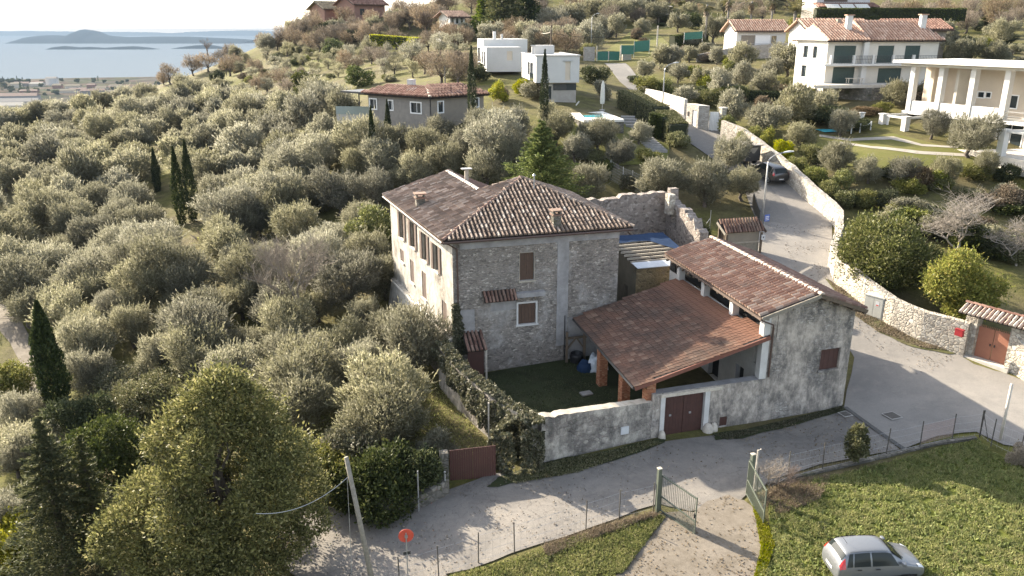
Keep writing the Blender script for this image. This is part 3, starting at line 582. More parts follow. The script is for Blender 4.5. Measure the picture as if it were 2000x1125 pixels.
far_ridge('headland_hill', [(5,79),(20,71),(40,69),(80,70),(104,68),(112,61),(122,57),(138,60),(150,68),(170,71),(210,73),(262,72),(330,72),(420,76),(470,79)], 8200, 900)
far_ridge('low_island', [(83,97),(92,92),(110,90),(140,93),(160,92),(190,94),(220,92),(250,91),(275,93),(296,97)], 5600, 200)
far_ridge('small_island', [(320,97),(345,92),(370,89),(400,88),(430,93)], 5800, 200)
far_ridge('far_shore', [(-120,63),(0,60),(60,61),(150,62),(260,63),(300,65),(350,62),(420,60),(470,59),(520,62),(600,62),(760,63)], 21000, 2000)
# ------------------------------------------------------------------ foliage builders
def leaves(name, pts, dirs, L, W, mat, rng, parent=None, flat=None):
    """rhombic leaves at pts growing along dirs, all in one mesh"""
    n = len(pts); pts = np.asarray(pts, float); d = np.asarray(dirs, float); d = d/np.maximum(1e-6, np.linalg.norm(d, axis=1))[:, None]
    r = rng.normal(size=(n, 3)); s = np.cross(d, r); s /= np.maximum(1e-6, np.linalg.norm(s, axis=1))[:, None]
    l = (L*rng.uniform(0.65, 1.35, n))[:, None]; w = (W*rng.uniform(0.65, 1.35, n))[:, None]; k = np.cross(d, s)*l*rng.uniform(-0.18, 0.18, n)[:, None]
    V = np.empty((n, 4, 3)); V[:, 0] = pts - d*l*0.4; V[:, 1] = pts + s*w*0.5 + k; V[:, 2] = pts + d*l*0.6; V[:, 3] = pts - s*w*0.5 + k
    me = bpy.data.meshes.new(name); me.vertices.add(n*4); me.vertices.foreach_set('co', V.ravel())
    me.loops.add(n*4); me.loops.foreach_set('vertex_index', np.arange(n*4, dtype=np.int32))
    me.polygons.add(n); me.polygons.foreach_set('loop_start', np.arange(0, n*4, 4, dtype=np.int32)); me.polygons.foreach_set('loop_total', np.full(n, 4, dtype=np.int32))
    me.update(calc_edges=True); me.materials.append(M[mat])
    if name is None: return me
    o = bpy.data.objects.new(name, me); COL.objects.link(o)
    if parent is not None: attach(o, parent)
    return o
def shell(n, blobs, rng, lo=0.62, hi=1.04, zmin=None, gap=0.72):
    """points in the outer shells of a heap of balls (x,y,z,rx,rz); ones buried in other balls are dropped"""
    B = np.array(blobs); w = B[:, 3]**2; idx = rng.choice(len(B), size=int(n*1.9), p=w/w.sum())
    u = rng.normal(size=(len(idx), 3)); u /= np.linalg.norm(u, axis=1)[:, None]
    r = lo + (hi-lo)*rng.uniform(0, 1, len(idx))**0.6
    S = np.c_[B[idx, 3], B[idx, 3], B[idx, 4]]; P = B[idx, :3] + u*S*r[:, None]
    keep = np.ones(len(P), bool)
    for k in range(len(B)):
        q = (P-B[k, :3])/np.array([B[k, 3], B[k, 3], B[k, 4]]); keep &= ~((np.linalg.norm(q, axis=1) < gap) & (idx != k))
    if zmin is not None: keep &= P[:, 2] > zmin
    return P[keep][:n], u[keep][:n]
def limb(mb, a, b, r0, r1, mat, rnd, kink=0.15, n=4, seg=6):
    a, b = Vector(a), Vector(b); L = (b-a).length; pts = [a]
    for i in range(1, n): pts.append(lerp(a, b, i/n) + Vector([rnd.uniform(-kink, kink)*L*0.5 for _ in range(3)]))
    pts.append(b); mb.tube(pts, r0, mat, seg, r1); return pts
def olive_meshes(seed, n, H=5.0, W=5.4, L=0.34, Wd=0.075, nb=17, mat='olive_leaf', open_=0.0):
    rng = np.random.default_rng(seed); rnd = random.Random(seed); blobs = []; zc = H*0.55; hr = H*0.42; ex = rnd.uniform(.8, 1.2); ox, oy = rnd.uniform(-.12, .12), rnd.uniform(-.12, .12)
    for i in range(nb):
        a = i*2.399 + rnd.uniform(-.7, .7); rr = math.sqrt((i+.5)/nb)*rnd.uniform(0.5, 0.86); z = rnd.uniform(-0.75, 0.85)*(1-rr*0.5)
        r = W*0.5*rnd.uniform(0.2, 0.42); blobs.append(((math.cos(a)*rr*ex+ox)*W*0.5, (math.sin(a)*rr/ex+oy)*W*0.5, zc+z*hr, r, r*rnd.uniform(0.8, 1.15)))
    P, u = shell(int(n*.8), blobs, rng, 0.35 - open_*0.2, 1.1); c = P - np.array([0, 0, zc-1.2])
    d = u*0.45 + c/np.maximum(.3, np.linalg.norm(c, axis=1))[:, None]*0.5 + np.array([0, 0, 0.55]) + rng.normal(size=P.shape)*0.4
    k = 10; ns = int(n*.3/k); idx = rng.integers(0, len(P), ns); d0 = d[idx]/np.linalg.norm(d[idx], axis=1)[:, None]; ln = rng.uniform(.3, .95, ns)  # shoots standing out of the crown
    t = np.linspace(0, 1, k); S_ = P[idx][:, None, :] + d0[:, None, :]*(ln[:, None]*t[None, :])[:, :, None]; Ds = np.repeat(d0[:, None, :], k, 1) + rng.normal(size=(ns, k, 3))*.45
    P = np.concatenate([P, S_.reshape(-1, 3)]); d = np.concatenate([d, Ds.reshape(-1, 3)])
    crown = leaves('crown', P, d, L, Wd, mat, rng)
    mb = MB(); base = Vector((0, 0, -0.5)); fork = Vector((rnd.uniform(-.2, .2), rnd.uniform(-.2, .2), H*0.2))
    limb(mb, base, fork, 0.27, 0.2, 'bark', rnd, 0.2, 3, 8)
    for i in range(min(nb, 8)):
        b = blobs[(i*2) % nb]; m = lerp(fork, Vector(b[:3]), 0.5) + Vector((0, 0, -0.2)); limb(mb, fork, m, 0.13, 0.07, 'bark', rnd, 0.2, 3, 5); limb(mb, m, Vector(b[:3]) + Vector((0, 0, b[4]*.5)), 0.07, 0.02, 'bark', rnd, 0.2, 3, 4)
    trunk = mb.build('trunk', smooth=True); me = (crown.data, trunk.data)
    bpy.data.objects.remove(crown); bpy.data.objects.remove(trunk); return me
def bush_mesh(seed, n, W, H, L, Wd, mat, nb=12, zlow=0.0, core=None):
    rng = np.random.default_rng(seed); rnd = random.Random(seed); blobs = []
    for i in range(nb):
        a = i*2.399 + rnd.uniform(-.5, .5); rr = math.sqrt((i+.5)/nb)*rnd.uniform(.5, .82); r = W*0.5*rnd.uniform(0.22, 0.46)
        blobs.append((math.cos(a)*rr*W*.5, math.sin(a)*rr*W*.5, H*(zlow + (1-zlow)*rnd.uniform(0.28, 0.78)*(1-.35*rr)), r, min(r, H*0.33)))
    P, u = shell(n, blobs, rng, 0.5, 1.1); sp = rng.random(len(P)) < .14; P[sp] += u[sp]*rng.uniform(.04, .09, (int(sp.sum()), 1))*W; d = u*0.7 + np.array([0, 0, .35]) + rng.normal(size=P.shape)*0.5
    o = leaves('foliage', P, d, L, Wd, mat, rng); me = o.data; bpy.data.objects.remove(o); return me
def cypress_mesh(seed, H, W, n=5200, mat='cypress_leaf'):
    rng = np.random.default_rng(seed); t = rng.uniform(0, 1, n)**0.85; a = rng.uniform(0, 2*np.pi, n)
    prof = np.minimum(1.0, (1-t)*2.1)**0.8*np.minimum(1.0, 0.55+t*2.2); wob = 1 + 0.18*np.sin(a*3+t*9+seed) + 0.12*np.sin(a*5-t*23)
    r = W*0.5*prof*wob*rng.uniform(0.55, 1.05, n); P = np.c_[r*np.cos(a), r*np.sin(a), t*H]
    d = np.c_[np.cos(a)*.35, np.sin(a)*.35, np.full(n, 1.0)] + rng.normal(size=(n, 3))*.3
    o = leaves('foliage', P, d, max(.22, H*.03), max(.07, W*.075), mat, rng); me = o.data; bpy.data.objects.remove(o); return me
def conifer_mesh(seed, H, W, n, mat, droop=0.15, L=0.32, Wd=0.09, power=0.9, up=0.25):
    rng = np.random.default_rng(seed); rnd = random.Random(seed); P = []; D = []; nbr = int(H*13)
    per = max(8, n//nbr); mb = MB(); mb.tube([(0, 0, -.5), (0, 0, H*.55), (0, 0, H*.97)], [H*.028, H*.016, .02], 'bark', 7)
    for i in range(nbr):
        t = (i+rnd.random())/nbr; z = H*(0.04+0.95*t); R0 = W*.5*max(0.03, (1-t))**power*rnd.uniform(.72, 1.12); a = i*2.399+rnd.uniform(-.4, .4)
        q = np.linspace(.12, 1, per)*R0; sp = R0*0.20*(1-np.linspace(.1, 1, per)*.75)
        x = np.cos(a)*q; y = np.sin(a)*q; zz = z + q*up - droop*q*q/max(.5, W*.25)
        jit = rng.normal(size=(per, 3))*np.c_[sp, sp, sp*.45]
        P.append(np.c_[x, y, zz]+jit); D.append(np.c_[np.full(per, np.cos(a)), np.full(per, np.sin(a)), np.full(per, .35)] + rng.normal(size=(per, 3))*.45)
    P = np.concatenate(P); D = np.concatenate(D)
    o = leaves('foliage', P, D, L, Wd, mat, rng); me = o.data; bpy.data.objects.remove(o); t = mb.build('trunk', smooth=True); tm = t.data; bpy.data.objects.remove(t); return me, tm
def bare_mesh(seed, H, spread, mat, depth=5, r0=0.16, kids=(3, 4), trunk=0.25, twist=0.6, rk=(.42, .6), lk=(.55, .8)):
    rnd = random.Random(seed); mb = MB()
    def grow(p, d, L, r, k):
        n = 3; pts = [p]; q = p
        for i in range(n):
            d = (d + Vector([rnd.uniform(-.22, .22) for _ in range(3)]) + Vector((0, 0, .05))).normalized(); q = q + d*L/n; pts.append(q)
        mb.tube(pts, r, mat, 6 if k > 3 else (4 if k > 1 else 3), r*0.55, cap=False)
        if k <= 0: return
        for i in range(rnd.randint(*kids)):
            a = rnd.uniform(0, 6.283); t = rnd.uniform(.35, 1.0); b = lerp(pts[0], pts[-1], t) if t < .95 else pts[-1]
            nd = (d*rnd.uniform(.5, .9) + Vector((math.cos(a), math.sin(a), rnd.uniform(-.1, .5)))*spread*twist).normalized()
            grow(pts[min(n, max(1, int(t*n+.5)))], nd, L*rnd.uniform(*lk), r*rnd.uniform(*rk), k-1)
    grow(Vector((0, 0, -.3)), Vector((0, 0, 1)), H*trunk+.3, r0, depth)
    o = mb.build('branches', smooth=True); me = o.data; bpy.data.objects.remove(o); return me
def put(name, loc, parts, label, cat, group=None, s=1.0, rz=None, sz=None):
    """a plant: one mesh, or an Empty with the named parts"""
    rz = R.uniform(0, 6.283) if rz is None else rz; sc = (s*R.uniform(.86, 1.14), s*R.uniform(.86, 1.14), s if sz is None else sz) if cat == 'tree' and len(parts) > 1 else (s, s, s if sz is None else sz)
    if len(parts) == 1:
        o = bpy.data.objects.new(name, parts[0][1]); COL.objects.link(o); o.location = loc; o.rotation_euler = (0, 0, rz); o.scale = sc; return tag(o, label, cat, group)
    e = empty(name, loc, label, cat, group, rz); e.scale = sc
    for nm, me in parts:
        c = bpy.data.objects.new(nm, me); COL.objects.link(c); c.parent = e
    return e
def ivy_on(path, w, h0, h1, n, rng, L=0.16, Wd=0.11, bulge=0.25):
    """leaf positions wrapped over a wall that follows a plan path; h0/h1 may be lists per path point"""
    P = []; D = []; path = [Vector((p[0], p[1], 0)) for p in path]; seg = [(path[i+1]-path[i]).length for i in range(len(path)-1)]; tot = sum(seg)
    for _ in range(n):
        s = rng.uniform(0, tot); i = 0
        while i < len(seg)-1 and s > seg[i]: s -= seg[i]; i += 1
        t = s/seg[i]; c = lerp(path[i], path[i+1], t); d = (path[i+1]-path[i]).normalized(); nn = Vector((d.y, -d.x, 0))
        a = h0[i]*(1-t)+h0[i+1]*t; b = h1[i]*(1-t)+h1[i+1]*t; th = b-a; k = rng.uniform(0, 2*th + w*1.6)
        bl = bulge*(0.5+0.8*mnoise.noise(Vector((c.x*1.3, c.y*1.3, k*0.9)))) + rng.uniform(-.08, .08)
        if k < th: p = c + nn*(w/2+bl) + Vector((0, 0, a+k)); dr = nn
        elif k < th + w*1.6: q = (k-th)/(w*1.6)-.5; p = c + nn*(-q*(w+bl)) + Vector((0, 0, b+bl*.9)); dr = Vector((0, 0, 1))
        else: p = c - nn*(w/2+bl) + Vector((0, 0, a + k-th-w*1.6)); dr = -nn
        P.append(p); D.append(dr*.6 + Vector((0, 0, -.25)) + Vector(rng.normal(size=3)*.6))
    return P, D
# ------------------------------------------------------------------ the stone farmhouse
W1, W2, W3 = (-3.65, 47.0), (6.95, 50.05), (-9.35, 60.1)
A0, B0, C0, APX = Vector((-4.15, 46.41, 9.0)), Vector((7.8, 49.95, 9.0)), Vector((-9.93, 60.55, 9.0)), Vector((0.63, 53.8, 11.5))
def on_plane(px, py, a, b, c):
    n = (b-a).cross(c-a); r = Vector(ray(px, py)); o = Vector((0, 0, CAMZ)); return o + r*((a-o).dot(n)/r.dot(n))
house = empty('stone_house', (-1, 52, 0), 'large old stone house with hipped barrel tile roof and white shuttered side wall', 'house')
FR, FL = Face(W1, W2), Face(W3, W1)
def crect(F, x0, y0, x1, y1):
    xc, yc = (x0+x1)/2, (y0+y1)/2; return (F.hit(x0, yc)[0], F.hit(x1, yc)[0], F.hit(xc, y1)[1], F.hit(xc, y0)[1])
lw = [crect(FL, *r) for r in [(780,416,790,466),(801,434,812,484),(823,456,836,510),(846,478,858,530),(781,487,790,512),(801,508,809,552),(823,531,834,583),(864,588,872,635)]]
mb = MB(); lh = []
for (a, b, z0, z1) in lw:
    c = (a+b)/2; lh.append((c-.48, c+.48, z0+.05, z1-.05))
FL.wall(mb, 0, FL.L, -1.5, 8.95, lh, 'white_wall_side', 0.3)
mb.build('side_wall', house)
mb = MB()
# sloped foot of the side wall with its ledge
u0, u1 = 0.5, FL.L; zl0, zl1 = FL.hit(802, 556)[1], FL.hit(878, 655)[1]; zl0, zl1 = 2.6, 2.35
mb.hexa([FL.at(u0, -1.5, 1.0), FL.at(u1, -1.5, 1.0), FL.at(u1, -1.5, 0.0), FL.at(u0, -1.5, 0.0), FL.at(u0, zl0, .28), FL.at(u1, zl1, .28), FL.at(u1, zl1, .004), FL.at(u0, zl0, .004)], 'white_wall_side')
FL.panel(mb, u0, u1+.02, zl1+.02, zl1+.14, .003, .36, 'white_plaster')
mb.build('battered_base', house)
def shutters(F, r, mat, name='window', open_=True, par=house):
    a, b, z0, z1 = r; c = (a+b)/2; m = MB()
    F.panel(m, c-.46, c+.46, z0+.07, z1-.07, -.22, -.18, 'glass'); F.panel(m, c-.03, c+.03, z0+.07, z1-.07, -.18, -.14, 'old_wood')
    F.panel(m, c-.46, c-.40, z0+.07, z1-.07, -.18, -.14, 'old_wood'); F.panel(m, c+.40, c+.46, z0+.07, z1-.07, -.18, -.14, 'old_wood')
    w = m.build(name, par); s = MB(); F.panel(s, c-.58, c+.58, z0-.06, z0+.045, .005, .10, 'pale_concrete'); s.build('sill', w)
    for sg in (-1, 1):
        s = MB(); u = c + sg*(.48+.27)
        if not open_: u = c + sg*.24
        F.panel(s, u-.24, u+.24, z0+.02, z1-.02, .02 if open_ else -.1, .06 if open_ else -.05, mat)
        k = z0+.12
        while k < z1-.1: F.panel(s, u-.19, u+.19, k, k+.05, .061 if open_ else -.049, .075 if open_ else -.035, mat); k += .09
        s.build('shutter', w)
for i, r in enumerate(lw): shutters(FL, r, 'shutter_grey', open_=(i < 4))
# front wall
mb = MB()
uw = crect(FR, 1015, 493, 1043, 547); lo_ = crect(FR, 1012, 592, 1046, 632)
FR.wall(mb, 0, FR.L, -1.0, 8.95, [uw, lo_], 'house_stone', 0.22, 'shed_white')
RT = Face(W2, (W2[0]-.284*12, W2[1]+.959*12)); RT.wall(mb, 0, 12, -1, 8.95, [], 'house_stone')
BK = Face((W2[0]-.284*12, W2[1]+.959*12), (W3[0]+2, W3[1]+1.2)); BK.wall(mb, 0, BK.L, -1, 8.9, [], 'house_stone')
mb.build('front_wall', house)
mb = MB()
FR.panel(mb, *[FR.hit(1088, 540)[0], FR.hit(1110, 540)[0]], 1.2, 8.7, .002, .03, 'grey_render'); FR.panel(mb, FR.hit(1110, 600)[0]+.01, FR.L-.03, 0, 3.1, .002, .035, 'grey_render')
FR.panel(mb, .45, FR.L-.02, 8.25, 8.75, .031, .05, 'grey_render'); a = crect(FR, 897, 605, 927, 655); FR.panel(mb, *a, .002, .03, 'grey_render')
a = crect(FR, 958, 583, 1008, 606); FR.panel(mb, *a, .002, .028, 'grey_render'); mb.build('plaster_patch', house)
def board_shutter(F, r, mat, par, nm='window', trim='shed_white', tw=.12, boards=5):
    a, b, z0, z1 = r; m = MB(); k = (b-a-.04)/boards
    for i in range(boards): F.panel(m, a+.02+i*k, a+.02+(i+1)*k-.012, z0+.02, z1-.02, -.12, -.06, mat)
    w = m.build(nm, par); t = MB(); F.panel(t, a-tw, a-.002, z0, z1+tw, .004, .05, trim); F.panel(t, b+.002, b+tw, z0, z1+tw, .004, .05, trim); F.panel(t, a, b, z1+.002, z1+tw, .004, .05, trim); F.panel(t, a-tw-.05, b+tw+.05, z0-.12, z0-.002, .004, .10, trim)
    t.build('frame', w); return w
board_shutter(FR, uw, 'brown_shutter', house, trim='wall_cap', tw=.03, boards=6); board_shutter(FR, lo_, 'brown_shutter', house)
mb = MB(); a = crect(FR, 1008, 566, 1058, 588); FR.panel(mb, a[0]-.1, a[1]+.1, a[3]-.35, a[3]-.05, .052, .45, 'grey_render'); mb.build('door_hood', house)
mb = MB(); a = crect(FR, 942, 570, 1006, 582); e0, e1 = FR.at(a[0], a[2], .65), FR.at(a[1], a[2], .65); t1, t0 = FR.at(a[1], a[3]+.15, .06), FR.at(a[0], a[3]+.15, .06)
tile_roof(mb, [e0, e1, t1, t0], 'brown_tiles', .24, .36); mb.build('drip_roof', house)
# roof
RN = on_plane(935, 372, C0, A0, APX); RF = on_plane(873, 335, C0, A0, APX)
D0 = Vector((4.5, 61.4, 9.0)); ur = Vector((.959, .284, 0))
mb = MB(); tile_roof(mb, [C0, A0, APX, RN, RF], 'old_tiles', .28, .44); tile_roof(mb, [A0, B0, APX], 'old_tiles', .28, .42)
tile_roof(mb, [B0, D0, APX], 'old_tiles', .26, .42)
r1, r0 = RN + ur*4.2 + Vector((0, 0, -1.75)), RF + ur*4.2 + Vector((0, 0, -1.75)); tile_roof(mb, [r1, r0, RF, RN], 'brown_tiles', .26, .42)
mb.poly([D0, r1, APX], 'tile_bed'); mb.poly([r1, RN, APX], 'tile_bed')
roof = mb.build('roof', house)
mb = MB(); ridge_cap(mb, A0, APX, 'brown_tiles', .15); ridge_cap(mb, B0, APX, 'old_tiles', .15); ridge_cap(mb, RN, APX, 'old_tiles', .14); mb.build('ridge_cap', roof)
mb = MB(); ridge_cap(mb, RN, RF, 'white_plaster', .17, .5); mb.build('ridge_cap', roof)
mb = MB(); e = Vector((0, 0, -.16)); mb.tube([C0+e, A0+e+Vector((-.05, 0, 0))], .08, 'gutter_brown', 6); mb.tube([A0+e+Vector((0, -.07, 0)), B0+e+Vector((0, -.07, 0))], .08, 'gutter_brown', 6); mb.build('gutter', house)
mb = MB(); q = FR.at(.28, 0, .09); mb.tube([A0+e+Vector((.25, 0, -.05)), q+Vector((0, 0, 8.3)), q+Vector((0, 0, .3))], .055, 'gutter_brown', 6); q = FR.at(FR.hit(1103, 600)[0], 0, .08); mb.tube([q+Vector((0, 0, 3.3)), q+Vector((0, 0, .1))], .03, 'dark_metal', 5); mb.build('downpipe', house)
mb = MB() # soffit boards
mb.poly([A0+e*1.2, B0+e*1.2, FR.at(FR.L, 8.81), FR.at(0, 8.81)], 'old_wood'); mb.poly([C0+e*1.2, A0+e*1.2, FL.at(FL.L, 8.81), FL.at(0, 8.81)], 'old_wood'); mb.build('soffit', house)
def chimney(p, sx, sy, h, par, mat='low_wall', rz=.29, capm='brown_tiles'):
    m = MB(); m.box(p+Vector((0, 0, h/2-.25)), (sx, sy, h+.5), mat, rz); c = m.build('chimney', par)
    m = MB(); m.box(p+Vector((0, 0, h+.06)), (sx+.16, sy+.16, .1), capm, rz)
    for i in (-1, 1): m.box(p+Vector((i*sx*.4*math.cos(rz), i*sx*.4*math.sin(rz), h+.2)), (.12, sy, .18), mat, rz)
    m.box(p+Vector((0, 0, h+.33)), (sx+.2, sy+.2, .08), capm, rz); m.build('chimney_cap', c); return c
chimney(on_plane(821, 402, C0, A0, APX), .62, .55, .55, roof); chimney(on_plane(1086, 440, A0, B0, APX), .5, .5, .65, roof)
p = on_plane(905, 352, C0, A0, APX); p = Vector((p.x+.2, p.y+.6, 10.2)); mb = MB(); mb.tube([p, p+Vector((0, 0, 1.1))], .15, 'wall_cap', 8); mb.box(p+Vector((0, 0, 1.2)), (.75, .5, .06), 'galvanised', .3); mb.build('flue', roof)
p = on_plane(1043, 372, A0, B0, APX); mb = MB(); mb.tube([p, p+Vector((0, 0, 1.0))], .05, 'galvanised', 6); mb.lathe([(.12, 0), (.02, .12)], p+Vector((0, 0, 1.0)), 'galvanised', 8); mb.build('flue', roof)
# ------------------------------------------------------------------ barn with porch
UB, VB = Vector((.951, .309, 0)), Vector((-.239, .971, 0))
BL, BR = Vector((14.1, 40.6, 0)), Vector((19.36, 42.31, 0)); LB, RB = BL + VB*13, BR + VB*13
barn = empty('tiled_barn', (14, 46, 0), 'grey plastered barn with red tile porch roof on brick pillars and brown double gate', 'barn')
GB, GL, GRt = Face(BL, BR), Face(LB, BL), Face(BR, RB)
E1, E2 = Vector((13.42, 40.08, 6.4)), Vector((10.55, 52.9, 6.4)); K1 = PZ(1605, 575, 7.45); K2 = PZ(1388, 463, 7.45); E3 = PZ(1695, 605, 6.25); E4 = E3 + (K2-K1)
topf = lambda u: 6.28 + u/2.75*.92 if u < 2.75 else 7.2 - (u-2.75)/2.75*1.12
bw = crect(GB, 1601, 681, 1638, 721)
mb = MB(); GB.wall(mb, 0, GB.L, -1.0, topf, [bw], 'barn_plaster', .18, 'barn_plaster', step=12); GRt.wall(mb, 0, GRt.L, -1, 6.0, [], 'barn_plaster'); GR2 = Face(RB, LB); GR2.wall(mb, 0, GR2.L, -1, 6.3, [], 'barn_plaster'); mb.build('gable_wall', barn)
mb = MB(); GL.wall(mb, 0, GL.L, -.5, 5.15, [(GL.L-3.2, GL.L-2.3, 0.1, 2.2), (GL.L-6.5, GL.L-5.2, .1, 2.3), (GL.L-1.4, GL.L-.6, 3.0, 4.6)], 'shed_white', .3); mb.build('porch_wall', barn)
board_shutter(GB, bw, 'red_wood', barn, trim='barn_plaster', tw=.02, boards=4)
mb = MB(); mb.quad(GL.at(0, 5.0, -.4), GL.at(GL.L, 5.0, -.4), GL.at(GL.L, 6.5, -.4), GL.at(0, 6.5, -.4), 'black_plastic_and_shade'); mb.build('loft_shade_sheet', barn)  # black sheet put in for the shade of the open loft
def along(F, px, z, out=0.0): # where along the wall the column px is met
    lo, hi = -2.0, F.L+2
    s = proj(F.at(hi, z, out))[0] > proj(F.at(lo, z, out))[0]
    for _ in range(40):
        m = (lo+hi)/2
        if (proj(F.at(m, z, out))[0] < px) == s: lo = m
        else: hi = m
    return (lo+hi)/2
for px in (1330, 1378, 1434):
    u = along(GL, px, 5.4, .2); mb = MB(); GL.panel(mb, u-.2, u+.2, 4.9, 6.45, .0, .42, 'shed_white'); mb.build('pillar', barn)
mb = MB(); GL.panel(mb, GL.L-.45, GL.L-.01, 2.0, 6.38, .004, .42, 'shed_white'); mb.build('pillar', barn)
mb = MB(); tile_roof(mb, [E2, E1, K1, K2], 'barn_tiles', .31, .46); tile_roof(mb, [E3, E4, K2, K1], 'brown_tiles', .25, .42); broof = mb.build('roof', barn)
mb = MB(); ridge_cap(mb, K1+Vector((0, -.1, 0)), K2, 'mortar_tiles', .15); mb.build('ridge_cap', broof)
mb = MB(); dz = Vector((0, 0, -.1)); mb.bar(E1+dz, K1+dz, .06, .2, 'grey_wood'); mb.bar(K1+dz, E3+dz, .06, .2, 'old_wood'); mb.bar(E1+dz*1.4+Vector((-.06, 0, 0)), E2+dz*1.4+Vector((-.06, 0, 0)), .1, .1, 'shutter_grey')
mb.build('verge_board', broof)
def timber(nm, a, b, w, h, mat, par): m = MB(); m.bar(a, b, w, h, mat); m.build(nm, par)
for t in (.12, .4, .7, .95): p = lerp(K1, E3, t)+dz*2.2; timber('purlin', p+Vector((0, -.05, 0)), p+VB*.9, .12, .16, 'old_wood', broof)
for t in (.1, .55): p = lerp(E1, K1, t)+dz*2.2; timber('purlin', p+Vector((0, -.05, 0)), p+VB*.9, .12, .16, 'grey_wood', broof)
k = 0.0
while k < 12.4: p = E1+VB*(.3+k)+dz*2.4; timber('rafter', p, p+UB*.9+Vector((0, 0, .28)), .1, .13, 'old_wood', broof); p = E3+VB*(.3+k)+dz*2.4; timber('rafter', p, p-UB*.9+Vector((0, 0, .28)), .1, .13, 'old_wood', broof); k += .8
mb = MB(); p = GB.at(.12, 0, .07); mb.tube([E1+dz*2, GB.at(-.1, 5.9, .3), p+Vector((0, 0, 5.6)), p+Vector((0, 0, 2.7))], .05, 'gutter_brown', 6); mb.build('downpipe', barn)
# porch roof
QA, QB, QC, QD = Vector((4.0, 48.75, 3.2)), Vector((6.46, 38.26, 3.2)), Vector((14.09, 40.52, 5.2)), Vector((11.2, 51.3, 5.2))
nq = (QB-QA).cross(QC-QB); QD = QD - Vector((0, 0, (QD-QA).dot(nq)/nq.z)); 
mb = MB(); tile_roof(mb, [QA, QB, QC, QD], 'porch_tiles', .30, .36, 'flat'); proof = mb.build('porch_roof', barn)
timber('verge_board', QB+Vector((0, -.05, -.12)), QC+Vector((0, -.05, -.12)), .07, .22, 'brick_red_board', proof); mb = MB(); mb.tube([QA+dz, QB+dz+Vector((-.06, 0, 0))], .09, 'dark_metal', 6); mb.build('gutter', proof)
for i in range(13):
    t = (i+.4)/13; a = lerp(QA, QB, t); b = lerp(QD, QC, t); timber('rafter', a+Vector((.1, 0, -.2)), b+Vector((0, 0, -.2)), .12, .15, 'brick_red_board', proof)
timber('beam', QA+Vector((.75, .25, -.15)), QB+Vector((.75, .4, -.15)), .22, .26, 'old_wood', proof)
for (x, y, z0) in ((5.55, 45.2, 0), (6.5, 42.1, 0), (7.35, 38.95, 1.0)):
    mb = MB(); z = z0; zt = 3.2 + .26*((Vector((x, y, 0))-lerp(QA, QB, .5)).dot(Vector((.957, .29, 0))))-.25; k = 0
    while z < zt:
        o = .0 if k % 2 == 0 else .125
        for s in range(-1, 2):
            for sd in range(4):
                c = Vector((x, y, z+.035)); d = Matrix.Rotation(.3+sd*math.pi/2, 3, 'Z'); c = c + d @ Vector((s*.16+o*.4-.03, -.235, 0)); mb.box(c, (.15, .05, .058), 'brick', .3+sd*math.pi/2)
        z += .072; k += 1
    mb.box((x, y, (z0+zt)/2), (.47, .47, zt-z0), 'mortar', .3); mb.build('brick_pillar', barn)
sheet('porch_floor', [(5.0, 46.6), (7.2, 38.9), (14.0, 41.0), (11.6, 50.0)], 'concrete', .14).parent = barn
# front wall of the porch with the double gate
G2 = Face((7.5, 38.55), BL); gd = (G2.hit(1297, 812)[0], G2.hit(1374, 806)[0], -.05, G2.hit(1337, 770)[1])
mb = MB(); G2.wall(mb, 0, G2.L-.003, -1.0, 2.6, [gd, (G2.hit(1404, 835)[0], G2.hit(1419, 835)[0], .05, .62)], 'barn_plaster', .3, 'shed_white')
a, b, c, d_ = G2.at(0, 2.6), G2.at(G2.L, 2.6), G2.at(G2.L, 2.6, -.55), G2.at(0, 2.6, -.55); mb.quad(a, b, c, d_, 'grey_render'); mb.quad(d_, c, c-Vector((0, 0, 2.6)), d_-Vector((0, 0, 2.6)), 'shed_white'); mb.quad(a, d_, d_-Vector((0, 0, 3)), a-Vector((0, 0, 3)), 'barn_plaster'); mb.build('gate_wall', barn)
mb = MB(); G2.panel(mb, gd[0]-.28, gd[1]+1.0, gd[3]+.003, gd[3]+.2, .003, .09, 'post_white'); G2.panel(mb, gd[0]-.26, gd[0]-.002, -.3, gd[3], .003, .06, 'shed_white'); G2.panel(mb, gd[1]+.002, gd[1]+.3, -.3, gd[3], .003, .06, 'shed_white'); mb.build('gate_frame', barn)
gm = (gd[0]+gd[1])/2
for a, b in ((gd[0]+.01, gm-.01), (gm+.01, gd[1]-.01)):
    mb = MB(); n = 6; k = (b-a)/n
    for i in range(n): G2.panel(mb, a+i*k+.004, a+(i+1)*k-.004, -.02, gd[3]-.03, -.2, -.13, 'red_wood')
    l = mb.build('gate_leaf', barn); mb = MB(); G2.panel(mb, a+.35, a+.47, 1.1, 1.2, -.129, -.08, 'galvanised'); mb.build('handle', l)
mb = MB(); h = (G2.hit(1404, 835)[0], G2.hit(1419, 835)[0]); G2.panel(mb, h[0], h[1], .05, .62, -.1, -.04, 'red_wood'); mb.build('hatch', barn)
for u, s in ((gd[0]-.15, .2), (gd[1]+.25, .3), (gd[1]+.62, .22)):
    mb = MB(); mb.lathe([(s, -.3), (s*1.05, .0), (s*.9, .25), (s*.5, .42), (.02, .46)], G2.at(u, 0, .18), 'post_white', 10); mb.build('guard_stone', barn, True)
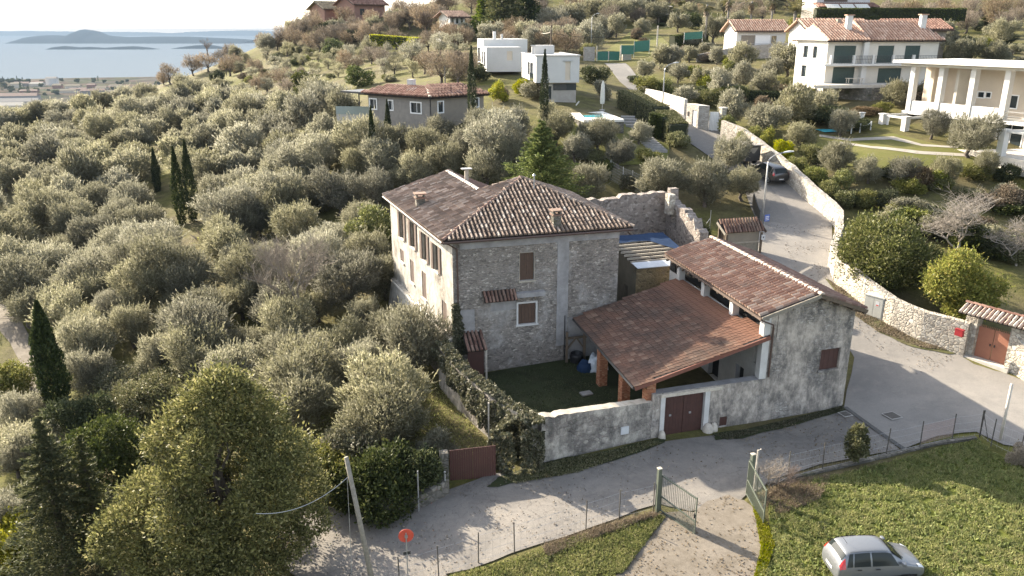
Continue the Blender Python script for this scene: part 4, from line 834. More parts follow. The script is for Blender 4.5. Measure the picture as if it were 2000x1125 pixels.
# ------------------------------------------------------------------ yard wall, ivy wall
G1 = Face((1.5, 36.2), (7.48, 38.52)); nz_ = 36
mb = MB(); tops = [2.45 - .28*i/nz_ + .05*mnoise.noise(Vector((i*.5, 0, 0))) + (.1 if i < 5 else 0)*R.uniform(-1, 1) for i in range(nz_+1)]
for i in range(nz_):
    a, b = i*G1.L/nz_, (i+1)*G1.L/nz_; mb.quad(G1.at(a, -1), G1.at(b, -1), G1.at(b, tops[i+1]), G1.at(a, tops[i]), 'yard_wall'); mb.quad(G1.at(a, tops[i]), G1.at(b, tops[i+1]), G1.at(b, tops[i+1]+.03, -.5), G1.at(a, tops[i]+.03, -.5), 'wall_cap'); mb.quad(G1.at(b, -1, -.5), G1.at(a, -1, -.5), G1.at(a, tops[i]+.03, -.5), G1.at(b, tops[i+1]+.03, -.5), 'yard_wall')
mb.quad(G1.at(0, -1, -.5), G1.at(0, -1), G1.at(0, tops[0]), G1.at(0, tops[0]+.03, -.5), 'yard_wall')
yw = mb.build('yard_wall'); tag(yw, 'stained plaster wall closing the grassy yard beside the road', 'wall')
mb = MB(); a = crect(G1, 1212, 833, 1227, 847); G1.panel(mb, *a, .003, .07, 'plaque_white'); tag(mb.build('meter_box'), 'small pale square meter box on the stained yard wall', 'meter box')
def path_wall(name, path, w, h, mat, base=-1.0, cap=None, hj=.04, sub=.8, topm=None):
    """masonry wall along a plan path; h = heights of the top above ground per point (numbers) or absolute when a tuple"""
    pts = []; hs = []
    for i in range(len(path)-1):
        a, b = Vector(path[i][:2]), Vector(path[i+1][:2]); n = max(1, int((b-a).length/sub))
        for k in range(n): pts.append(lerp(a, b, k/n)); hs.append(lerp(h[i], h[i+1], k/n))
    pts.append(Vector(path[-1][:2])); hs.append(h[-1]); m = MB(); n = len(pts); rows = []
    for i, p in enumerate(pts):
        d = (pts[min(i+1, n-1)]-pts[max(i-1, 0)]).normalized(); nn = Vector((d.y, -d.x)); gz = hz(p.x, p.y); z = gz + hs[i] + R.uniform(-hj, hj)
        j = [R.uniform(-hj, hj)*.6 for _ in range(4)]; rows.append([Vector((*(p+nn*(w/2+.05)), gz+base)), Vector((*(p+nn*(w/2+j[0])), z)), Vector((*(p-nn*(w/2+j[1])), z+j[2]*.6)), Vector((*(p-nn*(w/2+.05)), gz+base))])
    for a, b in zip(rows, rows[1:]):
        m.quad(a[0], b[0], b[1], a[1], mat); m.quad(a[1], b[1], b[2], a[2], topm or mat); m.quad(a[2], b[2], b[3], a[3], mat)
    m.quad(*rows[0][::-1], mat); m.quad(*rows[-1], mat)
    return m.build(name)
ivp = [(-4.35, 46.1), (-3.0, 42.9), (-1.0, 39.3), (1.15, 36.45)]
tag(path_wall('ivy_wall', ivp, .5, [2.6, 2.5, 2.5, 2.5], 'yard_wall'), 'long garden wall beneath a thick cover of ivy', 'wall')
rng = np.random.default_rng(5)
P, D = ivy_on([(-4.35, 46.1), (-3.0, 42.9), (-1.0, 39.3), (1.45, 36.1)], .55, [1.7, .9, .0, -.6], [2.35, 2.25, 2.2, 2.1], 15000, rng, bulge=.38)
P2, D2 = ivy_on([(-.9, 36.6), (.4, 36.0), (1.6, 36.05)], .9, [-.7, -.6, -.4], [1.4, 2.3, 2.2], 6500, rng, bulge=.5)
Pc = []; Dc = []
for _ in range(2600):
    z = rng.uniform(0.2, 3.6); w = 1.0*(1-z/5.5); u = rng.uniform(-.15, w)*rng.uniform(.5, 1); Pc.append(FR.at(u, z+1.2, rng.uniform(.02, .28))); Dc.append(FR.n*.5 + Vector((0, 0, -.3)) + Vector(rng.normal(size=3)*.6))
tag(leaves('ivy', P+P2+Pc, D+D2+Dc, .19, .13, 'ivy_leaf', rng), 'thick ivy spilling over the garden wall and up the house corner', 'ivy')
# lean-to in the yard
lean = empty('lean_to', (-3, 46, 0), 'tiny lean-to with tile roof and post in the yard corner', 'shed')
mb = MB(); s0 = FR.at(.5, 2.75, .05); tile_roof(mb, [FR.at(.5, 2.1, 1.5), FR.at(1.75, 2.1, 1.5), FR.at(1.75, 2.8, .05), FR.at(.5, 2.8, .05)], 'brown_tiles', .26, .4); mb.build('roof', lean)
mb = MB(); FR.panel(mb, .55, 1.6, 0, 1.95, 1.25, 1.3, 'red_wood'); mb.build('door', lean)
mb = MB(); p = FR.at(1.72, 0, 1.42); mb.bar(p, p+Vector((0, 0, 2.1)), .11, .11, 'post_white'); mb.build('post', lean)
# things in the yard
tr = empty('timber_trestle', FR.at(8.6, 0, .6), 'weathered timber frame with braces standing against the house wall', 'timber frame')
x0, x1 = FR.hit(1108, 700)[0], FR.hit(1142, 695)[0]; x0, x1 = along(FR, 1107, 1.2, .5), along(FR, 1141, 1.2, .5)
for x in (x0, x1): mb = MB(); mb.bar(FR.at(x, -.1, .5), FR.at(x, 2.3, .5), .16, .16, 'old_wood'); mb.build('post', tr)
mb = MB(); mb.bar(FR.at(x0-.1, 1.85, .5), FR.at(x1+.5, 1.85, .5), .12, .14, 'old_wood'); mb.build('crossbeam', tr)
mb = MB(); mb.bar(FR.at(x0+.05, 1.1, .5), FR.at(x0+.6, 1.8, .5), .09, .09, 'old_wood'); mb.bar(FR.at(x1-.05, 1.1, .5), FR.at(x1-.55, 1.8, .5), .09, .09, 'old_wood'); mb.bar(FR.at(x1+.1, .2, .45), FR.at(x1+.25, 2.3, .1), .07, .07, 'grey_wood'); mb.build('brace', tr)
def lump(name, c, rx, ry, rz_, mat, seed, amp=.25, n=14, par=None):
    m = MB(); vs = []; 
    for i in range(n+1):
        for k in range(n*2):
            t = math.pi*i/n; a = math.pi*k/n; d = Vector((math.sin(t)*math.cos(a), math.sin(t)*math.sin(a), math.cos(t))); s = 1+amp*mnoise.noise(d*2.2+Vector((seed, 0, 0)))+amp*.6*mnoise.noise(d*5+Vector((seed, 0, 0)))
            vs.append(Vector(c)+Vector((d.x*rx*s, d.y*ry*s, max(-.02, d.z*rz_*s))))
    m.add(vs, [(i*2*n+k, (i+1)*2*n+k, (i+1)*2*n+(k+1) % (2*n), i*2*n+(k+1) % (2*n)) for i in range(n) for k in range(2*n)], mat); return m.build(name, par, True)
pc = PZ(1150, 715, .4); tag(lump('tarpaulin_heap', (pc.x-.25, pc.y, .1), .55, .5, .65, 'blue_tarp', 2), 'heap under a crumpled bright blue tarpaulin by the porch', 'tarpaulin')
tag(lump('white_sheet', (pc.x+.5, pc.y+.1, .15), .65, .6, .95, 'white_sheet', 7, .35), 'crumpled white plastic sheet over a heap at the porch edge', 'plastic sheet')
q = PZ(1126, 703, .3); mb = MB(); mb.lathe([(.34, 0), (.42, .2), (.44, .55), (.40, .75), (.36, .72), (.34, .3)], (q.x, q.y, .05), 'black_plastic_and_shade', 16); tag(mb.build('dark_tub', None, True), 'dark round tub beside the blue tarpaulin heap', 'tub')
mb = MB(); q = PZ(1145, 770, .1); mb.box((q.x, q.y, .16), (.7, .5, .1), 'step_stone', .4); tag(mb.build('stone_slab', None, False, .015), 'loose grey slab lying on the yard grass', 'slab')
# ------------------------------------------------------------------ ruined wall and roofless outbuilding
rk = Vector((12.6, 63.9)); d0 = Vector((3.6, 61.3)); re = Vector((14.15, 58.3))
ruin = empty('ruined_wall', (10, 62, 2), 'tall ruined rubble wall with broken end behind the house', 'ruin')
def jag_wall(a, b, zf, z0, w, mat, holes=(), n=40):
    F = Face(a, b); m = MB(); us = [F.L*i/n for i in range(n+1)]; zz = [zf(u/F.L) for u in us]; J = [[R.uniform(-.1, .1) for _ in range(2)] for _ in us]
    nz = 14
    for i in range(n):
        for k in range(nz):
            q = []
            for (ii, kk) in ((i, k), (i+1, k), (i+1, k+1), (i, k+1)):
                t = kk/nz; q.append((us[ii], z0 + (zz[ii]-z0)*t))
            c = (sum(p[0] for p in q)/4, sum(p[1] for p in q)/4)
            if any(h[0] < c[0] < h[1] and h[2] < c[1] < h[3] for h in holes): continue
            bp = lambda p: .07*mnoise.noise(Vector((p[0]*2.5, p[1]*2.5, a[0])))
            m.quad(*[F.at(p[0], p[1], bp(p)) for p in q], mat)
            m.quad(*[F.at(p[0], p[1], -w+bp(p)) for p in q[::-1]], mat)
            if k == nz-1: m.quad(F.at(*q[3], bp(q[3])), F.at(*q[2], bp(q[2])), F.at(*q[2], -w+bp(q[2])), F.at(*q[3], -w+bp(q[3])), mat)
    for e in (0, n): m.quad(F.at(us[e], z0), F.at(us[e], zz[e]), F.at(us[e], zz[e], -w), F.at(us[e], z0, -w), mat)
    for h in holes:
        for (x, y, x2, y2) in ((h[0], h[2], h[1], h[2]), (h[1], h[2], h[1], h[3]), (h[1], h[3], h[0], h[3]), (h[0], h[3], h[0], h[2])): m.quad(F.at(x, y, .05), F.at(x, y, -w), F.at(x2, y2, -w), F.at(x2, y2, .05), mat)
    return m, F
m, F = jag_wall(d0, rk, lambda t: 8.25 + .25*mnoise.noise(Vector((t*14, 3, 0))) + (0.25 if t > .55 else 0), 1.5, .7, 'ruin_stone'); m.build('back_wall', ruin)
zf = lambda t: (8.9 if t < .10 else (7.9 - .3*t + .5*mnoise.noise(Vector((t*9, 1, 7))) if t < .55 else 7.6 - (t-.55)*2.4 + .5*mnoise.noise(Vector((t*12, 1, 7)))))
m, F2 = jag_wall(rk, re, zf, 2.0, .7, 'ruin_stone', [(1.0, 1.8, 6.1, 7.2)], 44); m.build('broken_wall', ruin)
mb = MB(); mb.box((rk.x+.05, rk.y-1.1, 7.8), (.55, .7, 1.6), 'dry_stone', .3); mb.build('pier', ruin)
out = empty('outbuilding', (9, 56, 2), 'roofless stone outbuilding with bare rafters and blue tarpaulin between house and barn', 'outbuilding')
F1_ = PZ(1243, 525, 5.0); ou = Vector((.959, .284, 0)); ov = Vector((-.284, .959, 0)); O2 = F1_+ou*4.6; O3 = F1_+ov*6.6; O4 = O2+ov*6.6
mb = MB(); f = Face(F1_, O2); f.wall(mb, 0, f.L, 0, 4.95, [], 'clay_wall'); f.panel(mb, 0, f.L, 4.6, 4.94, -.5, -.01, 'clay_wall'); mb.build('front_wall', out)
mb = MB(); f2 = Face(O3, F1_); f2.wall(mb, 0, f2.L-.003, 0, lambda u: 6.3-1.35*u/f2.L, [(4.7, 5.3, 2.2, 3.3), (1.2, 2.3, 1.5, 3.6)], 'clay_plaster', .25); mb.build('side_wall', out)
def op(t, s, dz=0): # point on the roof frame: t front..back, s left..right
    p = F1_ + ou*(4.6*s) + ov*(6.6*t); return Vector((p.x, p.y, 5.0+1.1*t+dz))
for i in range(8):
    t = .13+i*.085; mb = MB(); mb.bar(op(t, -.02, .08), op(t+.012, .97-.05*(i % 3), .08), .11, .14, 'rafter_wood'); mb.build('rafter', out)
for s in (.06, .5, .95): mb = MB(); mb.bar(op(.05, s, -.1), op(.98, s, -.1), .14, .16, 'old_wood'); mb.build('beam', out)
mb = MB(); nn_ = 16
for i in range(nn_):
    for k in range(nn_):
        q = []
        for (a, b) in ((i, k), (i+1, k), (i+1, k+1), (i, k+1)):
            s, t = a/nn_, b/nn_; lowt = .60 - .36*max(0, s-.62)/.38; tt = lowt + (.80-lowt)*t; z = .2 + .05*mnoise.noise(Vector((s*6, tt*6, 2))); q.append(op(tt, s*1.02-.01, z))
        mb.quad(*q, 'blue_tarp')
mb.build('tarpaulin', out, True)
mb = MB(); mb.slab([op(-.03, .0, .12), op(-.03, .8, .12), op(.10, .78, .16), op(.10, -.02, .16)], .05, 'white_sheet'); mb.build('white_panel', out)
# ------------------------------------------------------------------ buildings on the hillside
def win(F, r, par, glassm='glass', frame='plain_white', fw=.09, depth=.18, name='window', mull=0, sill=True):
    a, b, z0, z1 = r; m = MB(); F.panel(m, a, b, z0, z1, -depth, -depth+.02, glassm); w = m.build(name, par); m = MB()
    if fw:
        for (x0, x1, y0, y1) in ((a-fw, a, z0-fw, z1+fw), (b, b+fw, z0-fw, z1+fw), (a, b, z1, z1+fw), (a, b, z0-fw, z0)): F.panel(m, x0, x1, y0, y1, -depth+.03, .05, frame)
        for k in range(mull): u = a+(b-a)*(k+1)/(mull+1); F.panel(m, u-.03, u+.03, z0, z1, -depth+.021, -depth+.06, frame)
        m.build('frame', w)
    return w
def block(F, depth, z0, z1, mat, par, name='wall', holes=(), top=None, side_holes=(), hd=.18):
    """box-shaped storey behind the wall plane F"""
    m = MB(); F.wall(m, 0, F.L, z0, z1, holes, mat, hd); a, b, c, d = F.at(0, 0), F.at(F.L, 0), F.at(F.L, 0, -depth), F.at(0, 0, -depth)
    L = Face((d.x, d.y), (a.x, a.y)); L.wall(m, 0, L.L, z0, z1, side_holes, mat, hd); Rr = Face((b.x, b.y), (c.x, c.y)); Rr.wall(m, 0, Rr.L, z0, z1, [], mat); Bk = Face((c.x, c.y), (d.x, d.y)); Bk.wall(m, 0, Bk.L, z0, z1, [], mat)
    z = Vector((0, 0, z1)); m.quad(a+z, b+z, c+z, d+z, top or mat); z = Vector((0, 0, z0)); m.quad(d+z, c+z, b+z, a+z, mat); m.build(name, par); return L
def yaw(px, py, Y): p = PY(px, py, Y); return (p.x, p.y)
# modern white villa, front box
v = empty('box_villa', (3, 104, 12), 'white modern villa of a raised box over a glazed stone base beside a pool', 'villa')
F = Face(yaw(1047, 162, 100), yaw(1131, 162, 100.6)); zt, zm, zb = 18.1, 14.95, 11.6
wf = crect(F, 1104, 120, 1114, 157)
side = [(6.5, 8.3, 15.6, 17.2), (8.9, 11.6, 15.2, 17.2)]
L = block(F, 14, zm, zt, 'box_grey', v, 'upper_storey', [wf], 'pale_concrete', side)
m = MB()
for (a, b) in ((F.at(-.02, zt, .02), F.at(F.L+.02, zt, .02)), (F.at(0, zt, -14), F.at(-.02, zt, .02)), (F.at(F.L, zt, -14), F.at(F.L+.02, zt, .02))): m.bar(a+Vector((0, 0, .05)), b+Vector((0, 0, .05)), .25, .1, 'galvanised')
m.build('parapet_cap', v)
m = MB(); F.panel(m, wf[0], wf[1], wf[2], wf[3], -.15, -.1, 'villa_beige'); s = m.build('shutter', v); m = MB(); F.panel(m, wf[0]-.3, wf[1]+.3, wf[3], wf[3]+.12, .01, .12, 'galvanised'); m.build('lintel', s)
for r in side: win(L, r, v, fw=.08, mull=2)
m = MB(); L.panel(m, 8.7, 11.8, 14.95, 15.9, .005, .06, 'glass'); m.build('balcony_glass', v)
B = Face((F.at(1.3, 0, -.8).x, F.at(1.3, 0, -.8).y), (F.at(F.L-.2, 0, -.8).x, F.at(F.L-.2, 0, -.8).y))
block(B, 12, zb, zm-.01, 'travertine', v, 'lower_storey', [(.05, .75, 12.3, 14.5)])
m = MB(); B.panel(m, .95, B.L, 14.0, 14.8, .005, .05, 'glass'); B.panel(m, .95, 2.6, 14.0, 14.8, .051, .07, 'dark_metal'); m.build('ribbon_window', v)
m = MB(); B.panel(m, .05, .75, 12.3, 14.5, -.1, -.06, 'glass'); w = m.build('door', v); m = MB()
for (a, b, c, d) in ((-.02, .05, 12.2, 14.6), (.75, .82, 12.2, 14.6), (.05, .75, 14.5, 14.6)): B.panel(m, a, b, c, d, -.05, .07, 'pale_concrete')
m.build('frame', w)
m = MB(); p = F.at(.15, zt, -4); m.tube([p, p+Vector((0, 0, 1.1))], .2, 'shed_white', 8); m.box(p+Vector((0, 0, 1.15)), (.6, .6, .1), 'galvanised'); m.build('chimney', v)
m = MB(); p = F.at(2.2, zt, -9); m.box(p+Vector((0, 0, .55)), (2.6, 2.2, 1.1), 'box_grey', .1); m.build('roof_box', v)
# rear box villa
v = empty('flat_roof_villa', (-3, 128, 16), 'white flat roofed modern villa further up behind the raised box', 'villa')
F = Face(yaw(950, 110, 122), yaw(1018, 110, 122.6)); wf = crect(F, 990, 100, 1001, 118); L = block(F, 9, 15.2, 18.7, 'box_grey', v, 'front_block', [wf], None, [(1.5, 3.5, 16.2, 18.0), (5, 7.5, 15.9, 18.0)])
m = MB(); F.panel(m, *wf, -.15, -.1, 'villa_beige'); m.build('shutter', v); win(L, (1.5, 3.5, 16.2, 18.0), v, fw=.07); win(L, (5, 7.5, 15.9, 18.0), v, fw=.07)
F = Face(yaw(944, 95, 130), yaw(1030, 95, 131)); L = block(F, 9, 15.5, 19.75, 'villa_white', v, 'rear_block', [], None, [(1, 5, 16.2, 18.4)]); win(L, (1, 5, 16.2, 18.4), v, fw=.07, mull=3)
m = MB(); p = F.at(2.0, 19.7, -2); m.tube([p, p+Vector((0, 0, 1.2))], .25, 'shed_white', 8); p = F.at(3.2, 19.7, -2); m.tube([p, p+Vector((0, 0, .8))], .18, 'galvanised', 8); m.build('chimney', v)
# bungalow
v = empty('bungalow', (-9, 95, 11), 'grey single storey bungalow with red hipped roof and solar panels among olives', 'bungalow')
eL, eC, eR = PZ(700, 181, 13.9), PZ(840, 190, 13.9), PZ(957, 183, 13.9)
nl = (eC-eL).normalized(); nr = (eR-eC).normalized(); inL = Vector((-nl.y, nl.x, 0)); inR = Vector((-nr.y, nr.x, 0))
h1 = PZ(760, 166, 15.55); hb = PZ(835, 170.5, 15.3); h2 = PZ(905, 165.5, 15.55)
def tilted(a, b, px, py): # point on the roof plane rising inward from eave a-b at 22 deg
    d = (b-a).normalized(); n2 = Vector((-d.y, d.x, 0)); up = (n2*math.cos(.38)+Vector((0, 0, math.sin(.38)))); nn = d.cross(up); r = Vector(ray(px, py)); o = Vector((0, 0, CAMZ)); return o+r*((a-o).dot(nn)/r.dot(nn))
h1 = tilted(eL, eC, 760, 166); hb = tilted(eL, eC, 833, 170); h2 = tilted(eC, eR, 905, 165)
m = MB(); tile_roof(m, [eL, eC, hb, h1], 'red_tiles', .42, .6, arc=3, thick=.25); tile_roof(m, [eC, eR, h2, hb], 'red_tiles', .42, .6, arc=3, thick=.25)
bl = eL+inL*8; m.poly([eL, h1, bl], 'red_tiles'); br = eR+inR*8; m.poly([eR, br, h2], 'red_tiles'); m.poly([h1, hb, h2, br, bl], 'red_tiles'); rf = m.build('roof', v)
m = MB(); ridge_cap(m, eC, hb, 'mortar_tiles', .2); m.build('ridge_cap', rf); m = MB(); ridge_cap(m, h1, hb, 'brown_tiles', .2); ridge_cap(m, hb, h2, 'brown_tiles', .2); m.build('ridge_cap', rf)
dv = eC-hb
for (a0, a1, b0, b1) in ((.25, .60, .15, .5), (.25, .60, .55, .92)): # solar panels on the right slope
    q = lambda s, t: lerp(lerp(eC, eR, s*.9+.05), lerp(hb, h2, s), t) + Vector((0, 0, .14)); m = MB(); m.slab([q(a0, b0), q(a1, b0), q(a1-.02, b1), q(a0+.02, b1)], .06, 'solar'); m.build('solar_panel', rf)
q = lambda s, t: lerp(lerp(eL, eC, s), lerp(h1, hb, s), t) + Vector((0, 0, .14)); m = MB(); m.slab([q(.62, .45), q(.74, .45), q(.78, .8), q(.66, .8)], .06, 'cabinet_grey'); m.build('skylight', rf)
m = MB(); p = q(.6, .98); m.box(p+Vector((0, .5, .3)), (.8, .7, .7), 'shed_white', -.4); m.build('chimney', rf); m = MB(); p = lerp(h2, hb, .5); m.tube([p, p+Vector((0, 0, 2.2))], .07, 'dark_metal', 5); m.build('flue', rf)
wl0, wc = eL+inL*.6+nl*1.0, eC+inL*.5+inR*.5; wr1 = eR+inR*.6-nr*.5
FA, FB = Face(wl0, wc), Face(wc, wr1); wa = [crect(FA, 723, 194, 735, 212), crect(FA, 759, 197, 767, 214), crect(FA, 803, 201, 822, 220)]; wb = [crect(FB, 856, 199, 865, 219), crect(FB, 929, 192, 934, 208)]
m = MB(); FA.wall(m, 0, FA.L, 9.5, 13.7, wa, 'bungalow_grey', .2); m.build('left_wall', v); m = MB(); FB.wall(m, 0, FB.L, 9.5, 13.7, wb, 'bungalow_brown', .2); m.build('right_wall', v)
FLb = Face(bl+Vector((.5, 0, 0)), wl0); m = MB(); FLb.wall(m, 0, FLb.L, 9.5, 13.7, [], 'bungalow_grey'); m.build('left_wall', v)
for w in wa: win(FA, w, v, fw=.14, mull=1)
for w in wb: win(FB, w, v, fw=.14)
m = MB(); m.poly([eL, eC, wc+Vector((0, 0, 13.6-wc.z)), wl0+Vector((0, 0, 13.6-wl0.z))], 'old_wood'); m.tube([eC+Vector((0, 0, -.2)), wc+Vector((0, 0, 12.9-wc.z))+FA.n*.1, wc+Vector((0, 0, 10.5-wc.z))+FA.n*.1], .08, 'dark_metal', 5); m.build('eaves', v)
c0 = eL-nl*3.2; m = MB(); m.slab([c0+Vector((0, 0, .1)), eL+nl*1+Vector((0, 0, .1)), eL+nl*1+inL*3.5+Vector((0, 0, .1)), c0+inL*3.5+Vector((0, 0, .1))], .22, 'dark_metal'); m.build('canopy', v)
m = MB(); p = PZ(703, 221, 11.0); m.tube([p, p+Vector((0, 0, 3.0))], .09, 'dark_metal', 6); m.build('canopy_post', v)
tp = [PZ(657, 223, 10.95), PZ(722, 224, 10.95), PZ(740, 208, 10.95), PZ(668, 208, 10.95)]; m = MB(); m.slab(tp, 1.2, 'pale_concrete'); m.build('terrace', v)
m = MB()
for a, b in ((tp[0], tp[1]), (tp[3], tp[0])): m.slab([a+Vector((0, 0, 1.0)), b+Vector((0, 0, 1.0)), b, a], .03, 'rail_glass')
m.build('glass_railing', v)
# gabled cottage with garage door
def gable_house(nm, label, F, depth, z0, ze, zr, roofm, wallm, over=.6, sp=.4, holes=(), cat='house'):
    v = empty(nm, F.at(F.L/2, z0, -depth/2), label, cat); block(F, depth, z0, ze, wallm, v, 'wall', holes)
    a, b = F.at(-over, ze-.05, over), F.at(F.L+over, ze-.05, over); c, d = F.at(F.L+over, zr, -depth/2), F.at(-over, zr, -depth/2); e, f = F.at(F.L+over, ze-.05, -depth-over), F.at(-over, ze-.05, -depth-over)
    m = MB(); tile_roof(m, [a, b, c, d], roofm, sp, .6, arc=3, thick=.22); m.slab([e, f, d, c], .2, roofm); ridge_cap(m, d, c, roofm, .18, .6)
    for (p, q, r) in ((F.at(0, ze), F.at(0, ze, -depth), F.at(0, zr-.15, -depth/2)), (F.at(F.L, ze, -depth), F.at(F.L, ze), F.at(F.L, zr-.15, -depth/2))): m.poly([p, r, q], wallm)
    r = m.build('roof', v); m = MB(); m.tube([a+Vector((0, 0, -.12)), b+Vector((0, 0, -.12))], .09, 'gutter_brown', 5); m.build('gutter', r); return v, r
F = Face(yaw(1437, 95, 147), yaw(1532, 95, 148)); zb = F.hit(1480, 96)[1]; ze = F.hit(1480, 60)[1]
hs = [crect(F, 1447, 69, 1474, 95), crect(F, 1506, 70, 1516, 95)]
v, rf = gable_house('garage_cottage', 'white cottage with red tile roof and wide grey garage door', F, 6, zb-1.5, ze, ze+1.75, 'pale_tiles', 'villa_white', .7, .42, hs)
m = MB(); F.panel(m, *hs[0], -.14, -.1, 'bungalow_brown'); m.build('garage_door', v); m = MB(); F.panel(m, *crect(F, 1475, 69, 1503, 95), .005, .05, 'plain_white'); m.build('sliding_panel', v); m = MB(); F.panel(m, *hs[1], -.14, -.1, 'clay_wall'); m.build('door', v)
m = MB(); F.panel(m, 2.5, F.L-.1, zb+.9, zb+.96, .6, .64, 'galvanised'); F.panel(m, 2.5, F.L-.1, zb+.4, zb+.44, .6, .64, 'galvanised'); m.build('railing', v)
# two storey white villa with green shutters
F = Face(yaw(1609, 160, 106.5), yaw(1822, 162, 109)); zb = F.hit(1640, 163)[1]; zf = F.hit(1640, 124)[1]; ze = F.hit(1640, 78)[1]
hs = [crect(F, 1629, 89, 1671, 119), crect(F, 1714, 89, 1745, 120), crect(F, 1767, 89, 1796, 120), crect(F, 1626, 131, 1668, 162), crect(F, 1714, 133, 1759, 163)]
hs = [(a, b, zf+.05 if z0 > zf-.6 else zb+.02, z1) for a, b, z0, z1 in hs]
v = empty('shuttered_villa', F.at(7, zb, -4), 'white two storey villa with green shutters, long balcony and pale tile roof', 'villa')
L = block(F, 8, zb-1.5, ze, 'villa_cream', v, 'wall', hs, None, [(2, 3.2, zf+.6, zf+2.1), (4.5, 5.6, zf+.6, zf+2.1), (2, 3.2, zb+.6, zb+2.1)])
for i, h in enumerate(hs):
    m = MB(); a, b, z0, z1 = h; k = z0
    while k < z1-.02: F.panel(m, a, b, k, min(k+.13, z1), -.12, -.07-.012*((int((k-z0)/.14)) % 2), 'green_shutter'); k += .14
    m.build('shutter', v)
for r in [(2, 3.2, zf+.6, zf+2.1), (4.5, 5.6, zf+.6, zf+2.1), (2, 3.2, zb+.6, zb+2.1)]: win(L, r, v, fw=.06)
um = F.hit(1690, 80)[0]
for (u0, u1, out, zr) in ((-.6, um, .9, ze+1.9), (um+.003, F.L+.5, .7, ze+2.3)):
    m = MB(); a, b, c, d = F.at(u0, ze-.05, out), F.at(u1, ze-.05, out), F.at(u1-(1.8 if u1 > 10 else 0), zr, -3.5), F.at(u0+.2, zr, -3.5); tile_roof(m, [a, b, c, d], 'pale_tiles', .42, .6, arc=3, thick=.22); e, f = F.at(u1, ze-.05, -8.6), F.at(u0, ze-.05, -8.6); m.slab([e, f, d, c], .2, 'pale_tiles'); m.poly([b, e, c], 'pale_tiles'); m.poly([a, d, f], 'villa_white'); r = m.build('roof', v); m = MB(); ridge_cap(m, d, c, 'pale_tiles', .2, .6); m.build('ridge_cap', r)
for u, hh in ((F.hit(1673, 60)[0], 1.3), (F.hit(1818, 66)[0], 1.4)):
    m = MB(); p = F.at(u, ze+1.2, -2.0); m.box(p+Vector((0, 0, hh/2)), (.7, .7, hh+1), 'villa_white'); m.box(p+Vector((0, 0, hh+.55)), (1.0, 1.0, .12), 'pale_tiles'); m.build('chimney', v)
m = MB(); F.panel(m, -.9, F.L+.2, zf-.28, zf-.02, .005, 1.25, 'villa_white'); m.build('balcony', v)
for u in (.1, F.hit(1659, 115)[0], F.hit(1696, 115)[0], F.hit(1735, 115)[0], F.hit(1774, 115)[0]): m = MB(); F.panel(m, u-.16, u+.16, zf-.015, zf+1.05, .9, 1.2, 'villa_white'); m.build('balcony_pier', v)
m = MB(); 
for z in (.95, .55): m.bar(F.at(.1, zf+z, 1.05), F.at(F.L, zf+z, 1.05), .04, .04, 'dark_metal')
u = .2
while u < F.L: m.bar(F.at(u, zf, 1.05), F.at(u, zf+.95, 1.05), .025, .025, 'dark_metal'); u += .22
m.build('balcony_railing', v)
m = MB(); F.panel(m, um-.35, um+.35, zb-1, ze, .004, .55, 'villa_white'); m.build('buttress', v)
tbl = F.at(F.hit(1655, 155)[0], zb, 1.6); m = MB(); m.box(tbl+Vector((0, 0, .72)), (2.0, .9, .06), 'post_white'); 
for sx in (-.85, .85):
    for sy in (-.35, .35): m.bar(tbl+Vector((sx, sy, 0)), tbl+Vector((sx, sy, .7)), .08, .08, 'post_white')
tag(m.build('terrace_table'), 'pale garden table on the terrace below green shutters', 'table')
m = MB(); m.slab([F.at(-3, zb+.02, 3.2), F.at(F.L+1, zb+.02, 3.2), F.at(F.L+1, zb+.02, 0), F.at(-3, zb+.02, 0)], .4, 'pale_concrete'); m.build('terrace', v)
# long low houses behind it
F = Face(yaw(1578, 90, 126), yaw(1695, 90, 127)); ze = F.hit(1630, 60)[1]; v, rf = gable_house('long_house', 'long low house with red tiles directly behind the shuttered villa, left half', F, 7, ze-5, ze, ze+1.7, 'pale_tiles', 'villa_white', .6, .45)
m = MB(); p = F.at(F.hit(1650, 50)[0], ze+.9, -2); m.box(p, (.6, .6, 1.6), 'bungalow_brown'); m.build('chimney', rf)
m = MB(); F.panel(m, .6, 1.8, ze-2.4, ze-.8, .004, .06, 'glass'); m.build('window', v)
F = Face(yaw(1742, 85, 132), yaw(1845, 85, 132)); ze = F.hit(1790, 57)[1]; gable_house('low_house', 'low house with darker red roof showing right of the shuttered villa', F, 7, ze-4.5, ze, ze+1.4, 'red_tiles', 'bungalow_brown', .8, .45)
# upper house at the frame top with awnings
F = Face(yaw(1600, 36, 172), yaw(1712, 36, 173)); zb = F.hit(1650, 37)[1]; z1 = F.hit(1650, 13)[1]
v = empty('terraced_house', F.at(6, zb, -4), 'pale upper house with striped awnings at the top edge of the picture', 'house')
block(F, 9, zb-2, z1, 'bungalow_grey', v, 'lower_wall', [(1.0, 9.5, zb, zb+2.2)]); m = MB(); F.panel(m, 1, 9.5, zb, zb+2.2, -.1, -.05, 'glass'); m.build('window', v)
G = Face((F.at(0, 0, -2).x, F.at(0, 0, -2).y), (F.at(F.L-.8, 0, -2).x, F.at(F.L-.8, 0, -2).y)); block(G, 7, z1-.01, z1+5, 'shed_white', v, 'upper_wall'); m = MB(); G.panel(m, 1.5, 6.5, z1+1.0, z1+3.2, .005, .06, 'shutter_grey'); m.build('shutter', v)
m = MB(); tile_roof(m, [F.at(-.8, z1-.1, .8), F.at(F.L, z1-.1, .8), F.at(F.L, z1+.7, -2), F.at(-.8, z1+.7, -2)], 'red_tiles', .45, .6, arc=3); m.build('canopy_roof', v)
